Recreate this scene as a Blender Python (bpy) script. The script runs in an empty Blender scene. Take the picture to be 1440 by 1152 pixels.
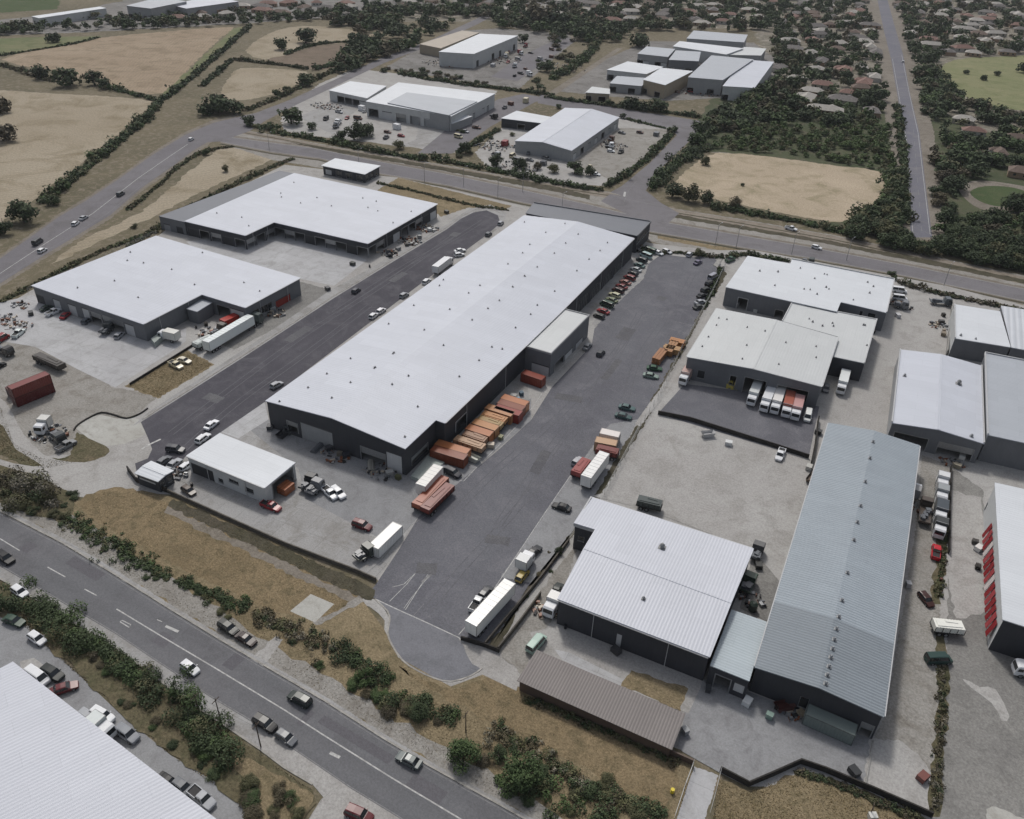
import bpy, math, random
import numpy as np
from mathutils import Vector, Matrix
rnd = random.Random(7)
C = bpy.context.scene.collection
# ---------------------------------------------------------------- camera
F_PX, PITCH, ROLL, YAW, CAM_H = 1151.88, math.radians(33.8138), math.radians(2.2343), math.radians(25.0375), 115.0
_cp, _sp, _cr, _sr = math.cos(PITCH), math.sin(PITCH), math.cos(ROLL), math.sin(ROLL)
R0 = np.array([[1, 0, 0], [0, -_sp, -_cp], [0, _cp, -_sp]])
RC = np.array([[_cr, -_sr, 0], [_sr, _cr, 0], [0, 0, 1]]) @ R0
TW = np.array([[math.cos(YAW), -math.sin(YAW), 0], [math.sin(YAW), math.cos(YAW), 0], [0, 0, 1]])
W2C = RC @ TW.T
cam_d = bpy.data.cameras.new('camera'); cam = bpy.data.objects.new('camera', cam_d); C.objects.link(cam)
bpy.context.scene.camera = cam
cam_d.sensor_width = 36.0; cam_d.sensor_fit = 'HORIZONTAL'; cam_d.lens = F_PX / 1440 * 36
cam_d.clip_start = 1.0; cam_d.clip_end = 30000
M = W2C.T @ np.diag([1, -1, -1])
mw = Matrix([[*M[0], 0], [*M[1], 0], [*M[2], CAM_H], [0, 0, 0, 1]])
cam.matrix_world = mw
# ---------------------------------------------------------------- world, sun, exposure
SUN_EL, SUN_AZ = math.radians(52), math.radians(-38)      # azimuth from +Y towards +X
w = bpy.data.worlds.new('World'); bpy.context.scene.world = w; w.use_nodes = True
nt = w.node_tree; nt.nodes.clear()
o_ = nt.nodes.new('ShaderNodeOutputWorld'); bg = nt.nodes.new('ShaderNodeBackground'); sk = nt.nodes.new('ShaderNodeTexSky')
sk.sky_type = 'NISHITA'; sk.sun_disc = False; sk.sun_elevation = SUN_EL; sk.sun_rotation = SUN_AZ
sk.air_density = 1.0; sk.dust_density = 4.0; sk.ozone_density = 1.0
hs = nt.nodes.new('ShaderNodeHueSaturation'); hs.inputs['Saturation'].default_value = 0.45
nt.links.new(sk.outputs[0], hs.inputs['Color']); nt.links.new(hs.outputs[0], bg.inputs[0]); nt.links.new(bg.outputs[0], o_.inputs[0])
bg.inputs[1].default_value = 0.105
sl = bpy.data.lights.new('sun', 'SUN'); sl.energy = 1.8; sl.angle = math.radians(7); sl.color = (1, .96, .9)
so = bpy.data.objects.new('sun', sl); C.objects.link(so)
sd = Vector((math.sin(SUN_AZ) * math.cos(SUN_EL), math.cos(SUN_AZ) * math.cos(SUN_EL), math.sin(SUN_EL)))
so.rotation_euler = sd.to_track_quat('Z', 'Y').to_euler()
vs = bpy.context.scene.view_settings
vs.view_transform = 'Standard'; vs.look = 'None'; vs.gamma = 1; vs.exposure = 0.0; vs.use_curve_mapping = False
# ---------------------------------------------------------------- helpers
def G(px, py, h=0.0):
    """where the camera's ray through photo pixel (px, py) meets height h"""
    d = W2C.T @ np.array([(px - 720) / F_PX, (py - 576) / F_PX, 1.0])
    t = (h - CAM_H) / d[2]
    return Vector((d[0] * t, d[1] * t))
def PX(x, y, z=0.0):
    c = W2C @ np.array([x, y, z - CAM_H])
    return 720 + F_PX * c[0] / c[2], 576 + F_PX * c[1] / c[2], c[2]
class MB:
    def __init__(s): s.v = []; s.f = []; s.m = []
    def face(s, pts, m=0):
        n = len(s.v); s.v += [tuple(p) for p in pts]; s.f.append(tuple(range(n, n + len(pts)))); s.m.append(m)
    def box(s, cx, cy, z0, lx, ly, lz, rot=0.0, m=0, taper=0.0):
        c, sn = math.cos(rot), math.sin(rot); n = len(s.v)
        for z, k in ((z0, 0), (z0 + lz, taper)):
            for sx, sy in ((-1, -1), (1, -1), (1, 1), (-1, 1)):
                x, y = sx * (lx / 2 - k), sy * (ly / 2 - k)
                s.v.append((cx + x * c - y * sn, cy + x * sn + y * c, z))
        for q in ((0, 3, 2, 1), (4, 5, 6, 7), (0, 1, 5, 4), (1, 2, 6, 5), (2, 3, 7, 6), (3, 0, 4, 7)):
            s.f.append(tuple(n + i for i in q)); s.m.append(m)
    def prism(s, poly, z0, z1, m=0):
        n = len(s.v); k = len(poly)
        s.v += [(p[0], p[1], z0) for p in poly] + [(p[0], p[1], z1) for p in poly]
        s.f.append(tuple(n + i for i in reversed(range(k)))); s.f.append(tuple(n + k + i for i in range(k))); s.m += [m, m]
        for i in range(k):
            j = (i + 1) % k; s.f.append((n + i, n + j, n + k + j, n + k + i)); s.m.append(m)
    def tube(s, p0, p1, r0, r1=None, seg=8, m=0, cap=True):
        r1 = r0 if r1 is None else r1
        p0, p1 = Vector(p0), Vector(p1); d = (p1 - p0).normalized()
        a = d.orthogonal().normalized(); b = d.cross(a); n = len(s.v)
        for p, r in ((p0, r0), (p1, r1)):
            for i in range(seg):
                t = 2 * math.pi * i / seg; s.v.append(tuple(p + (a * math.cos(t) + b * math.sin(t)) * r))
        for i in range(seg):
            j = (i + 1) % seg; s.f.append((n + i, n + j, n + seg + j, n + seg + i)); s.m.append(m)
        if cap:
            s.f.append(tuple(n + i for i in reversed(range(seg)))); s.f.append(tuple(n + seg + i for i in range(seg))); s.m += [m, m]
    def loft(s, rings, m=0):
        n = len(s.v); k = len(rings[0])
        for r in rings: s.v += [tuple(p) for p in r]
        for a in range(len(rings) - 1):
            for i in range(k):
                j = (i + 1) % k; s.f.append((n + a * k + i, n + a * k + j, n + (a + 1) * k + j, n + (a + 1) * k + i)); s.m.append(m)
        s.f.append(tuple(n + i for i in reversed(range(k)))); s.f.append(tuple(n + (len(rings) - 1) * k + i for i in range(k))); s.m += [m, m]
    def mesh(s, name, mats, smooth=False):
        me = bpy.data.meshes.new(name); me.from_pydata(s.v, [], s.f)
        for x in (mats if isinstance(mats, (list, tuple)) else [mats]): me.materials.append(x)
        me.polygons.foreach_set('material_index', s.m)
        if smooth: me.polygons.foreach_set('use_smooth', [True] * len(s.f))
        me.update(); return me
    def obj(s, name, mats, parent=None, smooth=False):
        return link(name, s.mesh(name, mats, smooth), parent)
def link(name, me, parent=None):
    o = bpy.data.objects.new(name, me); C.objects.link(o)
    if parent: o.parent = parent
    return o
def tag(o, label, cat=None, group=None, kind=None):
    if label: o['label'] = label
    if cat: o['category'] = cat
    if group: o['group'] = group
    if kind: o['kind'] = kind
    return o
def empty(name, x, y, z=0, rz=0):
    o = bpy.data.objects.new(name, None); C.objects.link(o); o.location = (x, y, z); o.rotation_euler = (0, 0, rz); o.empty_display_size = .5
    return o
def quads_mesh(name, V, mats, k=4, mi=None):
    """V: (n, k, 3) array of separate faces"""
    n = len(V); me = bpy.data.meshes.new(name)
    me.vertices.add(n * k); me.vertices.foreach_set('co', np.ascontiguousarray(V, dtype=np.float32).ravel())
    me.loops.add(n * k); me.loops.foreach_set('vertex_index', np.arange(n * k, dtype=np.int32))
    me.polygons.add(n); me.polygons.foreach_set('loop_start', np.arange(0, n * k, k, dtype=np.int32))
    for x in (mats if isinstance(mats, (list, tuple)) else [mats]): me.materials.append(x)
    if mi is not None: me.polygons.foreach_set('material_index', mi.astype(np.int32))
    me.update(calc_edges=True); return me
# ---------------------------------------------------------------- materials
class NT:
    def __init__(s, name, rough=.8, metal=0.0, spec=.3):
        s.m = bpy.data.materials.new(name); s.m.use_nodes = True; s.t = s.m.node_tree; s.b = s.t.nodes['Principled BSDF']
        s.b.inputs['Roughness'].default_value = rough; s.b.inputs['Metallic'].default_value = metal; s.b.inputs['Specular IOR Level'].default_value = spec
        s.tc = s.t.nodes.new('ShaderNodeTexCoord'); s.co = s.tc.outputs['Object']
    def n(s, t, **k):
        x = s.t.nodes.new(t)
        for a, b in k.items(): setattr(x, a, b)
        return x
    def l(s, a, b): s.t.links.new(a, b)
    def noise(s, scale, detail=4, rough=.6, dist=0, vec=None):
        x = s.n('ShaderNodeTexNoise'); s.l(vec or s.co, x.inputs['Vector'])
        x.inputs['Scale'].default_value = scale; x.inputs['Detail'].default_value = detail; x.inputs['Roughness'].default_value = rough; x.inputs['Distortion'].default_value = dist
        return x.outputs['Fac']
    def ramp(s, fac, lo, hi, a=(0, 0, 0, 1), b=(1, 1, 1, 1)):
        x = s.n('ShaderNodeValToRGB'); s.l(fac, x.inputs[0]); x.color_ramp.elements[0].position = lo; x.color_ramp.elements[1].position = hi
        x.color_ramp.elements[0].color = a; x.color_ramp.elements[1].color = b; return x.outputs[0]
    def mix(s, fac, a, b, mode='MIX'):
        x = s.n('ShaderNodeMix', data_type='RGBA', blend_type=mode)
        for sock, val in ((x.inputs[0], fac), (x.inputs[6], a), (x.inputs[7], b)):
            if hasattr(val, 'links'): s.l(val, sock)
            elif isinstance(val, (int, float)): sock.default_value = val
            else: sock.default_value = (*val[:3], 1)
        return x.outputs[2]
    def bump(s, h, dist=.05, strength=.5):
        x = s.n('ShaderNodeBump'); x.inputs['Strength'].default_value = strength; x.inputs['Distance'].default_value = dist
        s.l(h, x.inputs['Height']); s.l(x.outputs[0], s.b.inputs['Normal'])
    def mapped(s, scale=(1, 1, 1), rot=0):
        x = s.n('ShaderNodeMapping'); s.l(s.co, x.inputs[0]); x.inputs['Scale'].default_value = scale; x.inputs['Rotation'].default_value = (0, 0, rot)
        return x.outputs[0]
    def base(s, c):
        if hasattr(c, 'links'): s.l(c, s.b.inputs['Base Color'])
        else: s.b.inputs['Base Color'].default_value = (*c[:3], 1)
    def math(s, op, a, b=0):
        x = s.n('ShaderNodeMath', operation=op)
        for sock, val in ((x.inputs[0], a), (x.inputs[1], b)):
            if hasattr(val, 'links'): s.l(val, sock)
            else: sock.default_value = val
        return x.outputs[0]
def S(r, g=None, b=None):
    """sRGB 0-255 to linear"""
    if g is None: g = b = r
    return tuple((v / 255 / 12.92) if v / 255 <= .04045 else ((v / 255 + .055) / 1.055) ** 2.4 for v in (r, g, b))
def ground(name, a, b, c=None, big=.02, mid=.25, fine=4.0, speck=None, sp_amt=.5, cracks=0, joints=0, tracks=None, rough=.95, bump=.06, grain=.35):
    m = NT(name, rough, 0, .15)
    col = m.mix(m.ramp(m.noise(big, 5, .65, .6), .35, .65), a, b)
    if c: col = m.mix(m.ramp(m.noise(mid, 6, .7, .8), .48, .68), col, c)
    if tracks:
        wv = m.n('ShaderNodeTexWave', wave_type='BANDS', bands_direction='X'); m.l(m.mapped((1, 1, 1), tracks[0]), wv.inputs['Vector'])
        wv.inputs['Scale'].default_value = tracks[1]; wv.inputs['Distortion'].default_value = tracks[3] if len(tracks) > 3 else 3; wv.inputs['Detail'].default_value = 3; wv.inputs['Detail Scale'].default_value = .4
        col = m.mix(m.math('MULTIPLY', wv.outputs['Fac'], tracks[2]), col, tuple(x * .55 for x in a))
    g = m.noise(fine, 3, .8)
    col = m.mix(1.0, col, m.ramp(g, .25, .75, (1 - grain,) * 3 + (1,), (1 + grain,) * 3 + (1,)), 'MULTIPLY')
    if speck:
        col = m.mix(m.math('MULTIPLY', m.ramp(m.noise(1.3, 8, .85), .58, .66), sp_amt), col, speck)
    if cracks:
        vo = m.n('ShaderNodeTexVoronoi', feature='DISTANCE_TO_EDGE'); m.l(m.mapped((1, 1, 1)), vo.inputs['Vector']); vo.inputs['Scale'].default_value = .09
        col = m.mix(m.math('MULTIPLY', m.ramp(vo.outputs['Distance'], .0, .02, (1, 1, 1, 1), (0, 0, 0, 1)), cracks), col, tuple(x * .6 for x in a))
    if joints:
        br = m.n('ShaderNodeTexBrick', offset=0); m.l(m.mapped((1, 1, 1), .0), br.inputs['Vector']); br.inputs['Color1'].default_value = (.94, .94, .94, 1); br.inputs['Color2'].default_value = (1.04, 1.04, 1.04, 1); br.inputs['Mortar'].default_value = (.72, .72, .71, 1)
        br.inputs['Scale'].default_value = 1; br.inputs['Brick Width'].default_value = joints; br.inputs['Row Height'].default_value = joints; br.inputs['Mortar Size'].default_value = .05
        col = m.mix(.8, col, br.outputs['Color'], 'MULTIPLY')
    st = m.ramp(m.noise(.45, 5, .75, 2.5), .6, .72); col = m.mix(m.math('MULTIPLY', st, .22), col, tuple(x * .45 for x in a))   # oil, damp and wear with outlines of their own
    m.base(col); m.bump(g, bump, .5); return m.m
# a metal sheet roof: faint sheet-to-sheet tone, ribs, patches of dirt; rot turns the ribs
def roofmat(name, col, rot=0.0, rib=.75, ribd=.05, dirt=.12, rough=.5, sheet=.05, colvar=None, vis=0.0, split=None):
    m = NT(name, rough, 0, .3)
    mp = m.mapped((1, 1, 1), rot)
    br = m.n('ShaderNodeTexBrick'); m.l(mp, br.inputs['Vector'])
    br.inputs['Color1'].default_value = (1 - sheet,) * 3 + (1,); br.inputs['Color2'].default_value = (1, 1, 1, 1); br.inputs['Mortar'].default_value = (1 - sheet * 3.4,) * 3 + (1,)
    br.inputs['Scale'].default_value = 1.0; br.inputs['Brick Width'].default_value = 9.0; br.inputs['Row Height'].default_value = 3.0; br.inputs['Mortar Size'].default_value = .03
    c = m.mix(1.0, col, br.outputs['Color'], 'MULTIPLY')
    c = m.mix(m.math('MULTIPLY', m.ramp(m.noise(.06, 6, .7, 1), .4, .7), dirt), c, tuple(x * .7 for x in col))
    c = m.mix(m.math('MULTIPLY', m.ramp(m.noise(1.1, 8, .8), .6, .72), dirt * 1.2), c, colvar or tuple(x * .5 for x in col))
    st = m.noise(.8, 3, .6, 0, m.mapped((.08, 2.5, 1), rot))
    c = m.mix(m.math('MULTIPLY', m.ramp(st, .5, .75), dirt), c, tuple(x * .75 for x in col))
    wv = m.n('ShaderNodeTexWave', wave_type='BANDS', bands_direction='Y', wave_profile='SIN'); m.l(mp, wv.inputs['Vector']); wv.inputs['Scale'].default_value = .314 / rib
    if vis: c = m.mix(m.math('MULTIPLY', m.ramp(wv.outputs['Fac'], .0, .45, (1, 1, 1, 1), (0, 0, 0, 1)), vis), c, tuple(x * .6 for x in col))  # shading of the ribs put into the colour: troughs painted darker
    if split:      # newer or older sheets beyond one line of the roof
        sx = m.n('ShaderNodeSeparateXYZ'); m.l(m.n('ShaderNodeNewGeometry').outputs['Position'], sx.inputs[0])
        c = m.mix(m.math('LESS_THAN', sx.outputs[1], split[0]), c, m.mix(1.0, c, (split[1],) * 3, 'MULTIPLY'))
    m.base(c); m.bump(wv.outputs['Fac'], ribd, 1.0); return m.m
def wallmat(name, col, rib=.6, d=.04, rough=.6, dirt=.3):
    m = NT(name, rough, 0, .3)
    c = m.mix(m.math('MULTIPLY', m.ramp(m.noise(.35, 6, .75), .4, .7), dirt), col, tuple(x * .6 for x in col))
    c = m.mix(m.math('MULTIPLY', m.ramp(m.noise(1.2, 4, .7, 0, m.mapped((3, 3, .15))), .5, .8), dirt), c, tuple(min(1, x * 1.35 + .01) for x in col))
    m.base(c)
    sx = m.n('ShaderNodeSeparateXYZ'); m.l(m.co, sx.inputs[0])
    sm = m.math('ADD', sx.outputs[0], sx.outputs[1])
    m.bump(m.math('PINGPONG', sm, rib / 2), d, 1.0); return m.m
def plain(name, col, rough=.6, metal=0.0, var=.15, spec=.4, scale=3.0):
    m = NT(name, rough, metal, spec)
    m.base(m.mix(m.ramp(m.noise(scale, 5, .7), .35, .7), col, tuple(x * (1 - var * 2) for x in col))); return m.m
MT = {}
def P(name, *a, **k):
    if name not in MT: MT[name] = plain(name, *a, **k)
    return MT[name]
GLASS = NT('dark_window_glass', .08, 0, .7); GLASS.base((.018, .022, .026)); GLASS = GLASS.m
MT['dark_room'] = plain('dark_room', (.02, .02, .022), .9)
MT['concrete'] = plain('concrete_edge', (.36, .355, .34), .9, 0, .2, .2, .8)
MT['kerb'] = plain('kerb_concrete', (.40, .385, .36), .9, 0, .25, .2, .6)
MT['paint'] = plain('road_paint', (.55, .55, .54), .7, 0, .3, .2, 1.5)
MT['paint2'] = plain('worn_road_paint', (.26, .26, .265), .8, 0, .25, .2, 2)
MT['trim'] = plain('pale_trim', (.5, .51, .52), .5)
MT['darktrim'] = plain('dark_trim', (.06, .063, .07), .5)
MT['galv'] = plain('galvanised_metal', (.35, .36, .37), .4, .5)
MT['black'] = plain('black_rubber', (.015, .015, .016), .8)
MT['roller'] = wallmat('roller_door_grey', (.28, .29, .30), .3, .03)
MT['roller_white'] = wallmat('roller_door_pale', (.5, .51, .52), .3, .03)
MT['roller_dark'] = wallmat('roller_door_dark', (.04, .042, .047), .3, .03)
MT['roller_red'] = wallmat('roller_door_red', (.28, .035, .025), .3, .03)
MT['w_dark'] = wallmat('charcoal_cladding', (.046, .049, .058))
MT['w_mid'] = wallmat('slate_cladding', (.15, .158, .172))
MT['w_grey'] = wallmat('grey_cladding', (.30, .31, .32))
MT['w_light'] = wallmat('pale_grey_cladding', (.5, .515, .52))
MT['w_beige'] = wallmat('beige_render', (.34, .29, .22), .6, .0)
MT['w_brown'] = wallmat('brown_brick', (.11, .08, .065), .3, .01)
# ---------------------------------------------------------------- polygons
def area(p): return sum(p[i][0] * p[(i + 1) % len(p)][1] - p[(i + 1) % len(p)][0] * p[i][1] for i in range(len(p))) / 2
def smooth(pts, n=4, closed=True):
    out = []; k = len(pts)
    for i in range(k if closed else k - 1):
        g = (lambda j: pts[j % k]) if closed else (lambda j: pts[max(0, min(k - 1, j))])
        p0, p1, p2, p3 = g(i - 1), g(i), g(i + 1), g(i + 2)
        for t in [q / n for q in range(n)]:
            out.append(tuple(.5 * ((2 * b) + (-a + c) * t + (2 * a - 5 * b + 4 * c - d) * t * t + (-a + 3 * b - 3 * c + d) * t ** 3) for a, b, c, d in zip(p0, p1, p2, p3)))
    if not closed: out.append(tuple(pts[-1]))
    return out
def inside(p, poly):
    x, y = p; r = False; j = len(poly) - 1
    for i in range(len(poly)):
        xi, yi = poly[i]; xj, yj = poly[j]
        if (yi > y) != (yj > y) and x < (xj - xi) * (y - yi) / (yj - yi) + xi: r = not r
        j = i
    return r
def cross_(a, b, c, d):
    o = lambda p, q, r: (q[0] - p[0]) * (r[1] - p[1]) - (q[1] - p[1]) * (r[0] - p[0])
    return o(a, b, c) * o(a, b, d) < 0 and o(c, d, a) * o(c, d, b) < 0
LAY = []
def overlap(A, B):
    if max(p[0] for p in A) < min(p[0] for p in B) or max(p[0] for p in B) < min(p[0] for p in A) or max(p[1] for p in A) < min(p[1] for p in B) or max(p[1] for p in B) < min(p[1] for p in A): return False
    if any(inside(p, B) for p in A) or any(inside(p, A) for p in B): return True
    return any(cross_(A[i - 1], A[i], B[j - 1], B[j]) for i in range(len(A)) for j in range(len(B)))
def lay_world(name, poly, mat, kind='structure', rag=0.0):
    poly = [tuple(p) for p in poly]
    if area(poly) < 0: poly.reverse()
    if rag:
        q = []
        for i in range(len(poly)):
            a, b = Vector(poly[i]), Vector(poly[(i + 1) % len(poly)]); L = (b - a).length; n = max(1, min(60, int(L / (rag * 2.5)))); nn = Vector((-(b - a).y, (b - a).x)).normalized()
            for k in range(n): q.append(tuple(a + (b - a) * (k / n) + nn * (rnd.uniform(-rag, rag) * (1 if k else .3))))
        poly = q
    lev = 1 + max([l for l, B in LAY if overlap(poly, B)], default=0)
    LAY.append((lev, poly)); z = lev * .004
    m = MB(); m.face([(x, y, z) for x, y in poly]); o = m.obj(name, mat); o['kind'] = kind
    return o
def lay(name, px, mat, sm=0, rag=0.0, kind='structure'):
    if sm: px = smooth(px, sm)
    return lay_world(name, [tuple(G(*p)) for p in px], mat, kind, rag)
def path_poly(pts, w):
    L, R = [], []
    for i, p in enumerate(pts):
        a = pts[max(0, i - 1)]; b = pts[min(len(pts) - 1, i + 1)]
        d = (Vector(b) - Vector(a)).normalized(); n = Vector((-d.y, d.x)) * w / 2
        L.append(tuple(Vector(p) + n)); R.append(tuple(Vector(p) - n))
    return L + R[::-1]
def line(px, w=.15, mat=None, name='road_marking', sm=0):
    if sm: px = smooth(px, sm, False)
    return lay_world(name, path_poly([tuple(G(*p)) for p in px], w), mat or MT['paint'])
def dashes(a, b, n, frac=.4, w=.15, mat=None):
    A, B = G(*a), G(*b)
    for i in range(n):
        p = A + (B - A) * (i / n); q = A + (B - A) * ((i + frac) / n); lay_world('lane_dash', path_poly([tuple(p), tuple(q)], w), mat or MT['paint'])
def runbox(px, w, h, mat, z0=0.0, world=False, sm=0):
    """a continuous low wall or kerb along a polyline"""
    if sm: px = smooth(px, sm, False)
    pts = [Vector(p) for p in px] if world else [G(*p) for p in px]
    m = MB(); pol = path_poly([tuple(p) for p in pts], w); k = len(pts)
    L, R = pol[:k], pol[k:][::-1]
    rings = [[(*L[i], z0), (*L[i], h), (*R[i], h), (*R[i], z0)] for i in range(k)]
    m.loft(rings, 0); return m
def kerb(px, w=.3, h=.13, sm=0, mat=None):
    o = runbox(px, w, h, None, -.02, sm=sm).obj('kerb', mat or MT['kerb']); o['kind'] = 'structure'; return o
# ================================================================ GROUND
_a, _b = G(0, 760), G(647, 1152)
HWROT = math.pi / 2 - math.atan2((_b - _a).y, (_b - _a).x)
def K(r, g, b, k=1.15): return tuple(min(.9, x * k) for x in S(r, g, b))
DIRTC = K(92, 84, 74)
g_base = ground('scrub_earth', K(104, 97, 80), K(86, 82, 66), K(122, 113, 100), .03, .4, 2.5, K(48, 50, 36), .6)
g_dry = ground('dry_grass_ground', K(124, 110, 87), K(108, 96, 75), K(92, 84, 65), .06, .35, 3.0, K(140, 122, 90), .5, grain=.5, bump=.15)
g_dry2 = ground('dry_grass_brown', K(126, 114, 92), K(112, 101, 80), K(94, 87, 67), .05, .3, 3.0, K(130, 116, 90), .5, grain=.5, bump=.15)
g_scrub = ground('scrub_ground', K(80, 78, 60), K(100, 91, 74), K(68, 68, 50), .08, .4, 2.0, K(104, 94, 78), .4, grain=.5, bump=.2)
g_field = ground('bare_field', K(150, 141, 125), K(140, 130, 113), K(118, 108, 88), .012, .05, 1.2, K(100, 92, 74), .55, tracks=(.5, .12, .22, 6))
g_field2 = ground('ploughed_field', K(147, 133, 115), K(136, 121, 103), K(114, 102, 84), .02, .08, 1.2, K(92, 82, 66), .6, tracks=(-.6, .15, .25, 5))
g_field3 = ground('brown_field', K(112, 100, 88), K(100, 89, 78), K(90, 82, 70), .03, .1, 1.2, K(70, 64, 52), .4)
g_sand = ground('sand_field', K(162, 149, 131), K(150, 138, 120), K(128, 120, 98), .03, .08, 1.5, K(112, 106, 80), .6)
g_green = ground('green_field', K(92, 100, 70), K(110, 108, 82), K(84, 92, 64), .03, .1, 1.5, K(120, 112, 86), .3)
g_green2 = ground('lawn', K(58, 72, 44), K(66, 78, 50), K(76, 80, 56), .05, .2, 1.5)
g_park = ground('park_grass', K(108, 112, 80), K(122, 120, 92), K(96, 102, 70), .03, .1, 1.5, K(134, 126, 98), .4)
g_under = ground('woodland_floor', K(60, 68, 48), K(74, 78, 58), K(86, 82, 70), .03, .2, 1.5, K(40, 44, 32), .5)
g_suburb = ground('suburb_ground', K(116, 110, 100), K(92, 90, 78), K(146, 140, 132), .04, .15, 1.0, K(48, 52, 38), .5)
g_asph = ground('lot_asphalt', K(90, 90, 96), K(100, 101, 106), K(107, 107, 112), .03, .12, 3.0, K(134, 133, 133), .6, tracks=(0, .02, .10, 12), grain=.3)
g_asph2 = ground('street_asphalt', K(70, 69, 75), K(78, 77, 83), K(88, 87, 92), .04, .15, 3.0, K(120, 118, 120), .45, tracks=(0, .1, .12, 1.5), grain=.2)
g_cul = ground('turning_circle_asphalt', K(107, 108, 113), K(114, 115, 120), K(99, 100, 104), .05, .2, 3.0, K(128, 128, 130), .3, grain=.2)
g_hw = ground('highway_asphalt', K(97, 98, 101), K(104, 104, 107), K(92, 92, 95), .03, .1, 3.0, K(116, 115, 116), .3, tracks=(HWROT, .085, .16, .6), grain=.2)
g_hw2 = ground('old_road_asphalt', K(104, 102, 106), K(112, 110, 113), K(98, 96, 98), .02, .1, 2.0, K(122, 120, 120), .3, grain=.2)
g_road3 = ground('far_road_asphalt', K(96, 97, 106), K(104, 104, 112), K(112, 111, 115), .02, .1, 2.0, K(124, 124, 126), .3, grain=.2)
g_shoulder = ground('gravel_shoulder', K(130, 123, 114), K(118, 110, 100), K(104, 96, 84), .04, .3, 3.0, K(84, 80, 66), .4)
g_track = ground('gravel_track', K(124, 118, 110), K(112, 106, 98), K(98, 92, 82), .03, .2, 2.5, K(80, 76, 64), .5, tracks=(.1, .25, .2, 3))
g_ditch = ground('ditch_earth', K(72, 70, 56), K(80, 75, 66), K(56, 54, 44), .06, .3, 2.5, K(96, 90, 80), .3)
g_conc = ground('concrete_yard', K(168, 169, 171), K(158, 158, 160), K(146, 146, 146), .05, .25, 3.0, K(110, 108, 105), .4, cracks=.2, grain=.12, joints=6.0)
g_conc2 = ground('worn_concrete_yard', K(148, 148, 148), K(138, 137, 136), K(126, 124, 121), .05, .2, 3.0, K(90, 87, 82), .5, cracks=.15, grain=.2, joints=5.0)
g_conc3 = ground('beige_gravel_yard', K(155, 154, 152), K(147, 145, 143), K(136, 134, 131), .04, .15, 2.5, K(100, 95, 88), .4, grain=.25)
g_pad = ground('pale_concrete_pad', K(166, 166, 162), K(156, 155, 150), K(142, 140, 134), .1, .4, 3.0, K(120, 118, 112), .4, grain=.12)
g_yard = ground('grey_forecourt', K(134, 135, 137), K(126, 127, 129), K(116, 116, 118), .06, .25, 3.0, K(136, 135, 134), .4, grain=.2)
g_rough = ground('rough_dirt_yard', K(138, 136, 132), K(128, 125, 120), K(114, 110, 104), .06, .3, 2.5, K(74, 70, 60), .55, grain=.35)
g_old = ground('old_dark_asphalt', K(116, 115, 113), K(126, 125, 122), K(105, 104, 102), .05, .2, 2.5, K(132, 127, 120), .5, cracks=.12, grain=.35)
g_farind = ground('far_yard', K(124, 122, 120), K(108, 106, 104), K(92, 90, 86), .04, .12, 1.0, K(70, 68, 62), .5)
m = MB(); m.face([(-9000, -3000, 0), (9000, -3000, 0), (9000, 16000, 0), (-9000, 16000, 0)]); gr = m.obj('ground', g_base); gr['kind'] = 'structure'
# --- far top-left and far right zones
lay('ground_far_yard', [(0, 28), (90, 18), (180, 0), (560, -20), (560, 18), (330, 34), (150, 44), (0, 50)], g_farind, rag=2)
lay('suburb_ground', [(200, 36), (330, 30), (500, 16), (500, -4), (340, 2), (250, 14)], g_farind, rag=2)
lay('field_green', [(-60, 22), (80, 13), (85, 2), (60, -12), (-60, -10)], g_green2, rag=1)
lay('field_green', [(-40, 83), (0, 77), (60, 68), (135, 56), (143, 51), (60, 52), (-40, 56)], g_green, rag=1)
lay('field_tan', [(2, 84), (60, 69), (143, 53), (240, 44), (328, 38), (312, 52), (270, 92), (230, 131), (187, 128), (140, 117), (70, 100)], g_field2, 2, .8)
lay('field_tan', [(-60, 126), (0, 127), (80, 132), (140, 135), (200, 140), (216, 146), (190, 168), (158, 196), (112, 232), (70, 262), (20, 300), (-60, 330)], g_field, 2, .8)
lay('field_strip', [(328, 40), (345, 37), (345, 46), (236, 136), (228, 133)], g_green, rag=.8)
lay('field_tan', [(345, 72), (372, 50), (405, 39), (450, 37), (500, 43), (535, 52), (520, 60), (440, 63), (402, 78), (372, 84)], g_field, 2, .8)
lay('field_brown', [(376, 84), (402, 78), (440, 66), (500, 61), (528, 72), (500, 84), (462, 97), (430, 96)], g_field3, 2, .8)
lay('field_tan', [(309, 137), (322, 110), (338, 96), (390, 97), (432, 101), (425, 112), (400, 128), (345, 141)], g_field, 2, .6)
lay('field_tan', [(196, 300), (262, 245), (312, 207), (360, 206), (392, 217), (372, 230), (300, 262), (225, 300), (120, 350), (70, 372), (120, 335)], g_field, 2, .8)
lay('suburb_ground', [(560, -40), (1236, -40), (1260, 130), (1268, 200), (1240, 240), (1000, 215), (1090, 130), (1060, 40), (900, 40), (780, 60), (700, 30), (560, 30)], g_suburb, rag=3)
lay('suburb_ground', [(1250, -40), (1700, -40), (1560, 400), (1330, 340), (1300, 250), (1272, 80)], g_suburb, rag=3)
lay('woodland_floor', [(1000, 140), (1100, 120), (1262, 130), (1272, 250), (1276, 330), (1160, 318), (1240, 250), (1010, 214), (960, 220)], g_under, rag=2)
lay('woodland_floor', [(1285, 100), (1330, 160), (1560, 260), (1560, 440), (1440, 380), (1310, 345)], g_under, rag=2)
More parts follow.
